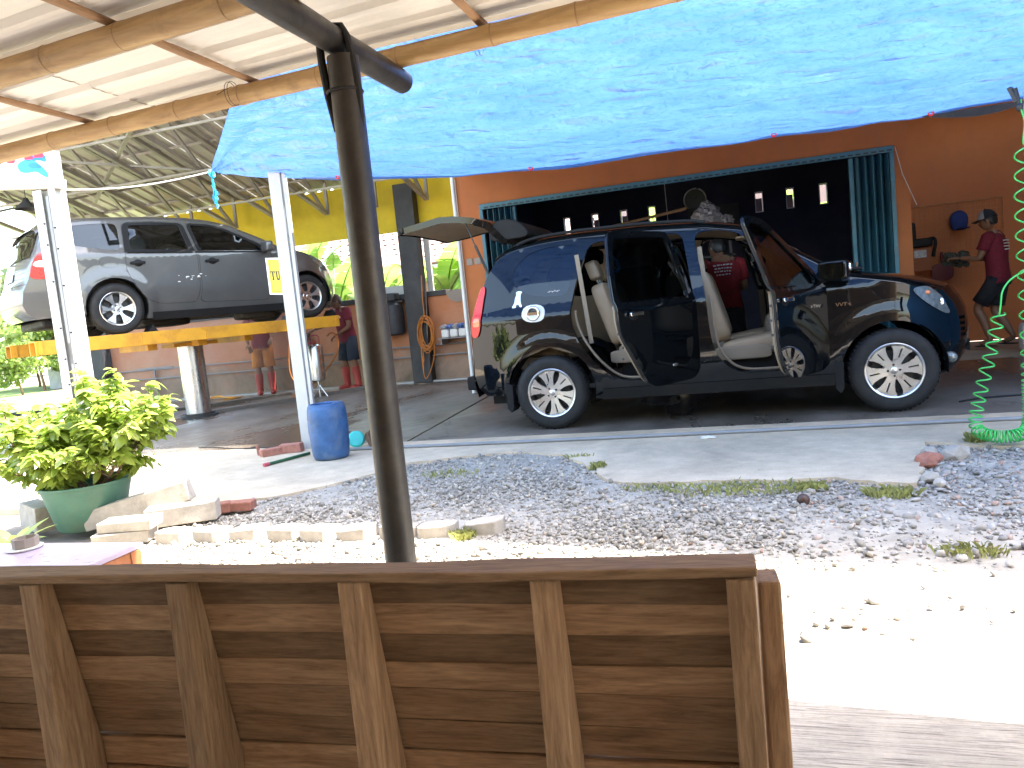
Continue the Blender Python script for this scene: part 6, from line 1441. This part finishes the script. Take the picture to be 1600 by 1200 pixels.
# ================================================================ GRAVEL, PAVERS, PLANTS
ico_v = []; 
def ico():
    t = (1+sqrt(5))/2; v = [(-1,t,0),(1,t,0),(-1,-t,0),(1,-t,0),(0,-1,t),(0,1,t),(0,-1,-t),(0,1,-t),(t,0,-1),(t,0,1),(-t,0,-1),(-t,0,1)]
    f = [(0,11,5),(0,5,1),(0,1,7),(0,7,10),(0,10,11),(1,5,9),(5,11,4),(11,10,2),(10,7,6),(7,1,8),(3,9,4),(3,4,2),(3,2,6),(3,6,8),(3,8,9),(4,9,5),(2,4,11),(6,2,10),(8,6,7),(9,8,1)]
    a = np.array(v, float); return a/np.linalg.norm(a[0]), np.array(f)
IV, IF = ico()
def stones(name, pts, sizes, mat, seed, label, flat=.55, kind='stuff'):
    r = np.random.default_rng(seed); n = len(pts)
    q = r.normal(size=(n, 4)); q[:, 1:3] *= .35; q /= np.linalg.norm(q, axis=1)[:, None]
    w, x, y, z = q.T
    R = np.stack([np.stack([1-2*(y*y+z*z), 2*(x*y-z*w), 2*(x*z+y*w)], -1), np.stack([2*(x*y+z*w), 1-2*(x*x+z*z), 2*(y*z-x*w)], -1), np.stack([2*(x*z-y*w), 2*(y*z+x*w), 1-2*(x*x+y*y)], -1)], 1)
    base = IV[None]*(1+r.uniform(-.22, .22, (n, 12, 1)))*np.stack([np.ones(n), r.uniform(.6, .95, n), r.uniform(flat*.7, flat*1.2, n)], -1)[:, None, :]*sizes[:, None, None]
    V_ = np.einsum('nij,nkj->nki', R, base)+pts[:, None, :]
    F_ = (IF[None]+(np.arange(n)*12)[:, None, None]).reshape(-1, 3)
    me = bpy.data.meshes.new(name); me.vertices.add(n*12); me.vertices.foreach_set('co', V_.astype(np.float32).ravel())
    me.loops.add(len(F_)*3); me.loops.foreach_set('vertex_index', F_.astype(np.int32).ravel()); me.polygons.add(len(F_)); me.polygons.foreach_set('loop_start', np.arange(0, len(F_)*3, 3, dtype=np.int32)); me.update(calc_edges=True); me.materials.append(mat)
    o = bpy.data.objects.new(name, me); COL.objects.link(o); MW[o] = Matrix.Identity(4); return tag(o, label, 'gravel' if kind == 'stuff' else None, None, kind)
EP = np.array(edge_j)
def slab_y(x): return np.interp(x, EP[:, 0], EP[:, 1])
r = np.random.default_rng(3)
n = 62000; X = r.uniform(-3.3, 2.6, n); Y = r.uniform(2.3, 5.5, n); ok = Y < slab_y(X)+.02
dens = np.clip(1-np.clip((X+.7)*1.5,0,1)*np.clip((3.35-Y)*2.2,0,.98),.03,1)*np.clip(1.25-np.maximum(0, (X+.3)*1.1), .05, 1); ok &= r.uniform(size=n) < dens
ok &= ~((X < -2.0) & (Y < 2.35)); X, Y = X[ok], Y[ok]; sz = np.clip(r.lognormal(-4.68, .36, len(X)), .005, .026)
stones('gravel', np.stack([X, Y, -.024+sz*r.uniform(.0, .9, len(X))], -1), sz, MT['gravel'], 5, 'loose blue-grey gravel spread before the concrete apron')
n = 15000; X = r.uniform(-.6, 2.8, n); Y = r.uniform(2.35, 5.1, n); ok = (Y < slab_y(X)+.03) & (r.uniform(size=n) < np.clip((X+.6)*.7, 0, 1)*np.clip((Y-2.9)*1.6, .06, 1)); X, Y = X[ok], Y[ok]; sz = np.clip(r.lognormal(-4.75, .5, len(X)), .004, .028)
stones('rubble', np.stack([X, Y, -.017+sz*.2], -1), sz, MT['rubble'], 6, 'scattered pale rubble and pebbles in the dirt', .42)
g = MB().grid(lambda u, v: (u, v, -.02+.006*sin(u*3)*sin(v*4)+.004*sin(u*11+v*7)), np.linspace(-3.6, 6, 60), np.linspace(2.2, 5.6, 30)); obj('gravel_bed', g, simple('gravel_bed', (.34,.31,.265), .95, var=.3, scale=6, bump=.8, bscale=45), label='grey dirt bed under the gravel', kind='structure', origin=(0,3.5,0))
for k, (x, y, s_, rz, m) in enumerate([(.92,4.62,.10,.3,'brick'),(.96,4.78,.09,1.1,'paver'),(1.08,4.72,.12,.4,'paver'),(.9,4.5,.07,.2,'brick'),(.98,4.66,.05,.9,'brick'),(.84,4.2,.07,.5,'paver'),(.86,4.08,.06,1.3,'paver')]):
    rr = random.Random(k); mb = MB().add(IV.tolist(), IF.tolist()); mb.v = [tuple(Matrix.Rotation(rz, 3, 'Z') @ V(v[0]*s_*.8, v[1]*s_*.55, v[2]*s_*.45)*(1+rr.uniform(-.2,.2))+V(x, y, .01)) for v in mb.v]
    obj('broken_chunk', mb, MT[m], label=['large red brick chunk at the broken slab corner','pale rough chunk behind the red brick rubble','biggest grey concrete chunk beside the coil hose','red brick fragment at the edge of the slab','small red chip among the brick rubble','grey stone by the slab corner above the weeds','low grey stone beside the weeds'][k], cat='rubble', smooth=False, bevel=.006)
# paver row
PV = [(-3.02,3.36,.1),(-2.80,3.38,-.15),(-2.58,3.40,.1),(-2.34,3.39,.05),(-2.14,3.38,-.1),(-1.93,3.38,.12),(-1.70,3.40,-.05),(-1.50,3.41,.1),(-1.27,3.46,.18)]
for i, (x, y, a) in enumerate(PV):
    R = Matrix.Rotation(a+.05, 3, 'Z'); hexa = [(-.095,-.05),(-.06,-.06),(.05,-.06),(.088,-.02),(.095,.05),(.06,.06),(-.05,.062),(-.09,.02)]
    mb = MB().prism(hexa, lambda u, v, d: V(x, y, 0)+R @ V(u, v, d+.006*u/.1*((i % 3)-1)), -.03, .042); obj('paver', mb, MT['paver'], label='pale grey paving block in the row edging the gravel', cat='paver', group='pavers edging the gravel', smooth=False, bevel=.005)
brick(-3.50,3.63,.058,.42,'long stained concrete block leaning on the green tub', pitch=-.19, d=(.62,.11,.12), m='paver', seed=11, bev=.008, name='concrete_block')
brick(-3.30,3.30,.0,.35,'lower concrete block under the long leaning block', d=(.3,.14,.065), m='paver', seed=12, name='concrete_block'); brick(-3.27,3.31,.066,.25,'upper concrete block stacked below the long leaning block', d=(.3,.14,.06), m='paver', seed=13, name='concrete_block')
brick(-3.22,3.66,.0,.5,'pale concrete block behind the paver stack', d=(.4,.14,.11), m='paver', seed=14, name='concrete_block')
brick(-4.25,3.60,.0,-.5,'dark stained block behind the green tub', d=(.4,.12,.15), m='paver', seed=15, name='concrete_block')
brick(-3.12,3.85,0,.6,'broken red brick behind the paver row', d=(.14,.1,.06), seed=16); brick(-3.0,3.9,0,.2,'red brick lying at the end of the concrete blocks', d=(.17,.1,.055), seed=17)
for o_ in bpy.data.objects:
    if o_.name.startswith('concrete_block'): o_['category'] = 'block'
# potted shrub
ps = thing('potted_shrub', 'leafy bright green shrub in a round green plastic tub', 'plant', (-3.86, 3.62, 0))
mb = MB().lathe([(0,.0),(.17,.0),(.185,.012),(.235,.21),(.25,.262),(.262,.266),(.262,.278),(.248,.278),(.225,.22),(0,.22)], (-3.86,3.62,0), seg=44); obj('tub', mb, MT['tub'], ps, angle=50)
mb = MB().ball((-3.86,3.62,.21), (.22,.22,.03), 24, 8); obj('soil', mb, MT['soil'], ps)
rp = random.Random(21); tips = []; mb = MB()
def branch(p, d, L, r0, lev):
    pts = [p]; q = p.copy(); dd = d.copy()
    for k in range(6): dd = (dd+V(rp.uniform(-.22,.22), rp.uniform(-.22,.22), rp.uniform(-.05,.16))).normalized(); q = q+dd*L/6; pts.append(q.copy())
    mb.tube(pts, [r0*(1-.1*i) for i in range(7)], 6)
    for i in range(2, 7): tips.append((pts[i], dd.copy(), lev))
    if lev < 2:
        for i in (2, 3, 4, 5, 6):
            a = rp.uniform(0, 2*pi); nd = (dd*.5+V(cos(a), sin(a), rp.uniform(-.1,.6))*.8).normalized(); branch(pts[i], nd, L*rp.uniform(.4,.62), r0*.5, lev+1)
for (dx, dy, dz, L) in ((.55,.1,.66,.46),(.68,-.1,.46,.46),(.2,.3,.8,.4),(-.1,-.2,.75,.34),(-.5,.1,.55,.48),(-.78,-.1,.42,.52),(-.62,.3,.4,.46),(-.9,-.15,.28,.5),(.1,-.5,.6,.3),(.35,.5,.7,.42),(-.4,-.45,.45,.36),(.75,.2,.45,.4),(.5,.15,.85,.5)):
    branch(V(-3.84+dx*.08,3.62+dy*.08,.22), V(dx,dy,dz).normalized(), L, .011, 0)
obj('branches', mb, MT['bark'], ps)
def leaf_mesh(L, W, droop, name, mat):
    vs = []; fs = []; n = 5
    for k in range(n+1):
        t = k/n; w = W*sin(pi*min(1, t*.93+.07))**.8*(1 if k < n else 0); z = -droop*t*t*L
        vs += [(t*L, -w, z+.12*w), (t*L, 0, z), (t*L, w, z+.12*w)]
    for k in range(n): a = k*3; fs += [(a, a+3, a+4, a+1), (a+1, a+4, a+5, a+2)]
    return MB().add(vs, fs)
lm = [mesh_of('leaf', leaf_mesh(.068, .017, .35, 'leaf', None), MT['leaf'], angle=180), mesh_of('leaf', leaf_mesh(.055, .015, .5, 'leaf', None), MT['leaf'], angle=180), mesh_of('leaf', leaf_mesh(.075, .019, .7, 'leaf', None), MT['leaf'], angle=180), mesh_of('leaf', leaf_mesh(.06, .018, .4, 'leaf', None), MT['leaf_yellow'], angle=180)]
lv = [(np.array([v.co[:] for v in m.vertices]), [tuple(p.vertices) for p in m.polygons]) for m in lm]
cand = []
for p, d, lev in tips:
    for k in range(2 if lev < 2 else 3):
        a = rp.uniform(0, 2*pi); dir_ = (d*.35+V(cos(a), sin(a), rp.uniform(-.6,.35))).normalized(); cand.append((p+V(rp.uniform(-.015,.015), rp.uniform(-.015,.015), rp.uniform(-.01,.015)), dir_, rp.uniform(.75,1.25)))
ctr = V(-3.86,3.62,.45); view = (V(0,0,CAM_H)-ctr).normalized()
cand.sort(key=lambda c: -(((c[0]-ctr).dot(view))+.5*(c[0].z-.4)+rp.uniform(0,.12)))
rest = MB()
for i, (p, d, s_) in enumerate(cand):
    q = d.to_track_quat('X', 'Z'); roll = Matrix.Rotation(rp.uniform(-.7,.7), 4, 'X'); M_ = Matrix.Translation(p) @ q.to_matrix().to_4x4() @ roll @ Matrix.Scale(s_, 4)
    if i < 280:
        o = bpy.data.objects.new('leaf', lm[3 if i in (40, 150, 220) else rp.randrange(3)]); COL.objects.link(o); o.parent = ps; o.matrix_local = MW[ps].inverted() @ M_
    else:
        a, f = lv[rp.randrange(3)]; rest.add([M_ @ V(*v) for v in a], f)
obj('inner_leaves', rest, MT['leaf'], ps, kind='stuff', angle=180, fixn=False)
# small side plant
sp_ = thing('small_plant', 'small dark spiky leafed plant behind the ashtray', 'plant', (-3.45, 2.75, 0))
for k in range(9):
    a = k*.7; m = leaf_mesh(.2, .022, .5, 'l', None); M_ = Matrix.Translation(V(-3.46,2.78,.12)) @ V(cos(a), sin(a), 1.0+.3*(k % 3)).to_track_quat('X', 'Z').to_matrix().to_4x4(); m.v = [tuple(M_ @ V(*v)) for v in m.v]; obj('leaf', m, MT['tree_leaf'], sp_, angle=180)
mb = MB().cyl((-3.46,2.78,0), (-3.46,2.78,.16), .02, .012, 8); obj('stem', mb, MT['bark'], sp_)
# weeds and grass
def tuft(x, y, rx, ry, n, h, lab, cat='grass'):
    r_ = random.Random(int(x*100+y*37)); mb = MB()
    for k in range(n):
        a, e = r_.uniform(0, 2*pi), sqrt(r_.uniform(0, 1)); px, py = x+rx*e*cos(a), y+ry*e*sin(a); b = r_.uniform(0, 2*pi); L = h*r_.uniform(.5,1.2); w = r_.uniform(.0015,.003); ln = r_.uniform(.2,.9)*L
        mb.add([(px-w*sin(b),py+w*cos(b),-.02),(px+w*sin(b),py-w*cos(b),-.02),(px+ln*.4*cos(b)+w*.7*sin(b),py+ln*.4*sin(b),L*.7-.02),(px+ln*cos(b),py+ln*sin(b),L*.8-.02)], [(0,1,2),(0,2,3)])
    o = obj('grass_patch', mb, MT['grass'], label=lab, cat=cat, kind='stuff', fixn=False); return o
tuft(-1.95,4.75,.22,.1,150,.035,'thin pale grass in the gravel beyond the shelter post'); tuft(-.10,4.12,.38,.14,330,.05,'wide patch of yellowish grass along the slab edge'); tuft(.62,3.95,.12,.07,200,.055,'bushy weed tuft near the broken slab corner'); tuft(.28,4.12,.08,.05,200,.05,'dark weed tuft in the middle of the slab edge')
tuft(-1.35,3.37,.06,.08,220,.05,'yellow grass tuft beside the paver row'); tuft(-.95,4.75,.05,.05,90,.06,'sparse tall grass at the slab inlet'); tuft(.75,3.12,.12,.06,160,.04,'grass in the sunlit gravel edge'); tuft(-2.85,3.42,.07,.05,140,.05,'weeds growing between the paving blocks'); tuft(1.28,5.08,.05,.04,160,.08,'weeds growing beside the coil hose'); tuft(-.55,4.2,.15,.06,90,.045,'grass strip at the left of the slab edge'); tuft(-1.15,5.12,.1,.04,40,.05,'grass blades where gravel meets the slab')
# ================================================================ BACKGROUND
def banana(x, y, h, seed, lab, n=8, spread=1.0):
    r_ = random.Random(seed); t = thing('banana_plant', lab, 'plant', (x, y, 0), group=None)
    pts = [(x+.02*sin(k), y, h*.64*k/8) for k in range(9)]; obj('trunk', MB().tube(pts, [.09-.006*k for k in range(9)], 10), simple('banana_stem', (.3,.33,.12), .6, var=.3, stretch=(4,4,.5)), t)
    for k in range(n):
        a = 2*pi*k/n+r_.uniform(-.4,.4); L = r_.uniform(1.3,1.9)*spread; up = r_.uniform(.9,2.6); W = r_.uniform(.18,.26); mb = MB(); m_ = 14; vs = []
        p = V(x, y, h*.62); d = V(cos(a)*.7, sin(a)*.7, up).normalized(); P = []
        for j in range(m_+1): P.append(p.copy()); d = (d+V(0,0,-.095)).normalized(); p = p+d*L/m_
        sd = V(-sin(a), cos(a), 0)
        mb.tube(P, [.02*(1-j/(m_+3)) for j in range(m_+1)], 6)
        for sg_ in (-1, 1):
            for j in range(2, m_):                    # torn blade segments
                t0, t1 = (j-2)/(m_-2), (j-1)/(m_-2); w0 = W*sin(pi*(t0*.92+.06))**.6; w1 = W*sin(pi*(t1*.92+.05))**.6; g_ = r_.choice([0,0,.02]); dz = r_.uniform(-.12,.02)
                a0, a1 = P[j], P[j].lerp(P[j+1], 1-g_)
                mb.add([a0, a1, a1+sd*sg_*w1+V(0,0,.1*w1+dz*w1), a0+sd*sg_*w0+V(0,0,.1*w0+dz*w0)], [(0,1,2,3)])
        obj('banana_leaf', mb, MT['banana'], t, fixn=False, angle=60)
    return t
banana(-8.3,13.6,2.6,1,'tall banana plant behind the nose of the grey car',9); banana(-7.5,13.4,2.0,2,'lower banana plant beside the tall one behind the wall',8); banana(-6.55,13.3,1.75,3,'banana plant drooping leaves in front of the old brick wall',7,.9); banana(-5.15,13.2,2.1,4,'banana plant seen beyond the white pipe',8,.85); banana(-4.5,13.6,2.3,6,'banana plant close to the garage side wall',8,.85)
banana(-1.1,14.6,2.6,7,'banana plant glimpsed through the garage vents',9); banana(1.6,14.6,2.6,8,'banana plant behind the right end of the garage',9); banana(-9.6,14.3,2.4,9,'banana plant farther along behind the wash bay',8)
hs_ = thing('tiled_house', 'old brick house with pale clay tiled roof behind the wash bay', 'house', (-7, 17.5, 0))
part('wall', [(-11.5,-3.6,16.2,16.4,-.1,2.35)], MT['oldbrick'], hs_); part('wall', [(-11.5,-3.6,20.2,20.4,-.1,2.35)], MT['oldbrick'], hs_)
def rp_(x, s): return V(x, 15.75+s*.86, 2.22+s*.52)
mb = MB().grid(lambda u, v: rp_(u, v)+V(0,0,.022), [-11.8,-3.3], [0,2.9]); mb.grid(lambda u, v: V(u, 36.1-(15.75+v*.86)+.73, rp_(u, v).z-.04), [-11.8,-3.3], [0,2.9]); rf_ = obj('roof', mb, MT['tile_roof'], hs_, smooth=False, solid=.03)
tm = MB().grid(lambda u, v: (u, v*.86, v*.52+.022*sin(u/.24*2*pi)+.05-v*.12), np.linspace(0, .235, 9), [0,.15,.30]); tme = mesh_of('roof_tile', tm, MT['tile_roof'])
cnt = 0
for row in range(9):
    for col_ in range(32):
        x = -10.3+col_*.235+(.1 if row % 2 else 0); o = bpy.data.objects.new('roof_tile', tme); COL.objects.link(o); o.parent = rf_
        o.location = MW[rf_].inverted() @ (rp_(x, row*.27)+V(0,0,rng.uniform(-.006,.008))); o.rotation_euler = (rng.uniform(-.02,.02), rng.uniform(-.03,.03), rng.uniform(-.02,.02)); cnt += 1
part('fascia', [(-11.8,-3.3,15.72,15.76,2.06,2.2)], MT['white_paint'], hs_)
pw = MB().bx(-4.5, 4.5, 17.0, 17.2, -.1, 3.4); obj('boundary_wall', pw, MT['plaster_pink'], label='pinkish plaster wall standing behind the garage', cat='wall', smooth=False)

def tree(x, y, h, rx, rz, seed, mat, lab, name='tree', n=2600, ls=.16, trunk=.12, zc=None, group=None):
    r_ = np.random.default_rng(seed); rr = random.Random(seed); t = thing(name, lab, 'tree' if 'tree' in name else 'bush', (x, y, 0), group=group); zc = zc or h-rz
    mb = MB(); mb.tube([(x+.05*sin(k), y+.04*cos(k*1.3), -.1+(zc+.1)*k/6) for k in range(7)], [trunk*(1-.1*k) for k in range(7)], 8)
    cl = []
    for k in range(11):
        a = rr.uniform(0, 2*pi); e = rr.uniform(.25,.85); c = V(x+rx*e*cos(a), y+rx*e*sin(a), zc+rz*rr.uniform(-.6,.75)); cl.append((c, rr.uniform(.32,.55))); b = V(x, y, zc*.55+.1*k*.1); mb.tube([b, b.lerp(c, .5)+V(0,0,.1), c], [trunk*.45, trunk*.3, .01], 6)
    obj('trunk', mb, MT['bark'], t)
    k = r_.integers(0, len(cl), n); C_ = np.array([tuple(cl[i][0]) for i in range(len(cl))])[k]; S_ = np.array([cl[i][1] for i in range(len(cl))])[k]
    d = r_.normal(size=(n, 3)); d /= np.linalg.norm(d, axis=1)[:, None]; P = C_+d*(r_.uniform(.3, 1, (n, 1))**.5)*S_[:, None]*np.array([rx, rx, rz])
    u = r_.normal(size=(n, 3)); u /= np.linalg.norm(u, axis=1)[:, None]; w = np.cross(u, r_.normal(size=(n, 3))); w /= np.linalg.norm(w, axis=1)[:, None]; s_ = ls*r_.uniform(.6, 1.3, (n, 1))
    vs = np.stack([P-u*s_, P+w*s_*.45, P+u*s_, P-w*s_*.45], 1).reshape(-1, 3); me_ = MB(); me_.v = [tuple(v) for v in vs]; me_.f = [(4*i, 4*i+1, 4*i+2, 4*i+3) for i in range(n)]
    obj('crown', me_, mat, t, smooth=False, fixn=False); return t
BL, TL = MT['bush_leaf'], MT['tree_leaf']
tree(-21.6,19.2,2.6,1.5,1.1,1,BL,'pale green bush at the edge of the sunlit lawn','bush',3000,.12,.05); tree(-23.8,21,3.0,1.7,1.3,2,BL,'wide leafy bush beyond the lawn','bush',2600,.13,.05); tree(-20.2,17.2,1.5,.9,.6,3,BL,'low round bush before the small blue-doored house','bush',1800,.09,.04); tree(-25.5,19.5,2.6,1.6,1.2,12,BL,'bush farther along the lawn edge','bush',2200,.13,.05)
for k, (x, y, h) in enumerate(((-44,33,7.2),(-38,36,6.6),(-50,34,7.6),(-33,38,6.4),(-56,36,8),(-27,40,6.6),(-62,38,8.5),(-20,42,7.0),(-13,44,7.2),(-6,44,7))):
    tree(x, y, h, 3.4, 2.4, 40+k, TL, ['rounded grey-green tree in the distant row','taller distant tree in the row beyond the lawn'][k % 2], 'distant_tree', 2200, .35, .2, group='distant trees beyond the lawn')
    bpy.data.objects['distant_tree' if k == 0 else 'distant_tree.%03d' % k]['label'] = 'hazy green tree in the distant row beyond the lawn'
h2 = thing('small_house', 'small brick house with blue door pillar and pale roof beyond the lawn', 'house', (-20, 21, 0))
part('wall', [(-22.6,-17,20.5,20.7,-.1,2.3)], MT['oldbrick'], h2); part('door_pillar', [(-21.55,-21.1,20.3,20.49,.55,2.35)], MT['blue_paint'], h2); part('doorway', [(-21.08,-20.2,20.42,20.49,.6,2.2)], MT['darkcloth'], h2); part('step_block', [(-22.1,-19.6,19.9,20.29,-.1,.62)], MT['grey_block'], h2)
mb = MB().grid(lambda u, v: (u, 19.7+v*2.6, 2.42+v*.9), [-23.2,-16.5], [0,1]); obj('roof', mb, MT['white_paint'], h2, smooth=False, solid=.06); part('gable_wall', [(-22.6,-17,22.2,22.4,-.1,3.1)], MT['oldbrick'], h2)

# ================================================================ WATER MIST from the wash hose
mb = MB().ball((-7.9,10.3,.95), (2.6,1.5,1.0), 32, 20)
mist = obj('water_mist', mb, None, label='fine white water mist drifting round the lift', cat='mist', kind='stuff', origin=(-7.9,10.3,.95))
m = N('water_mist'); m.t.nodes.remove(m.b)
vol = m.n('VolumePrincipled'); vol.inputs['Color'].default_value = (.95,.96,1,1); vol.inputs['Anisotropy'].default_value = .3
tc = m.n('TexCoord'); mp = m.n('Mapping'); mp.inputs['Scale'].default_value = (1/2.6, 1/1.5, 1/1.0); m.l(tc.outputs['Object'], mp.inputs[0])
gr = m.n('TexGradient', gradient_type='SPHERICAL'); m.l(mp.outputs[0], gr.inputs[0])
ns = m.noise(tc.outputs['Object'], 1.1, 3, .6)
dn = m.math('MULTIPLY', gr.outputs['Fac'], m.ramp(ns, [(.35, .1), (.7, 1)])); dn = m.math('MULTIPLY', dn, .30)
m.l(dn, vol.inputs['Density']); m.l(vol.outputs[0], m.out.inputs['Volume'])
mist.data.materials.clear(); mist.data.materials.append(m.m)
scene.cycles.volume_max_steps = 24; scene.cycles.volume_step_rate = 8.0
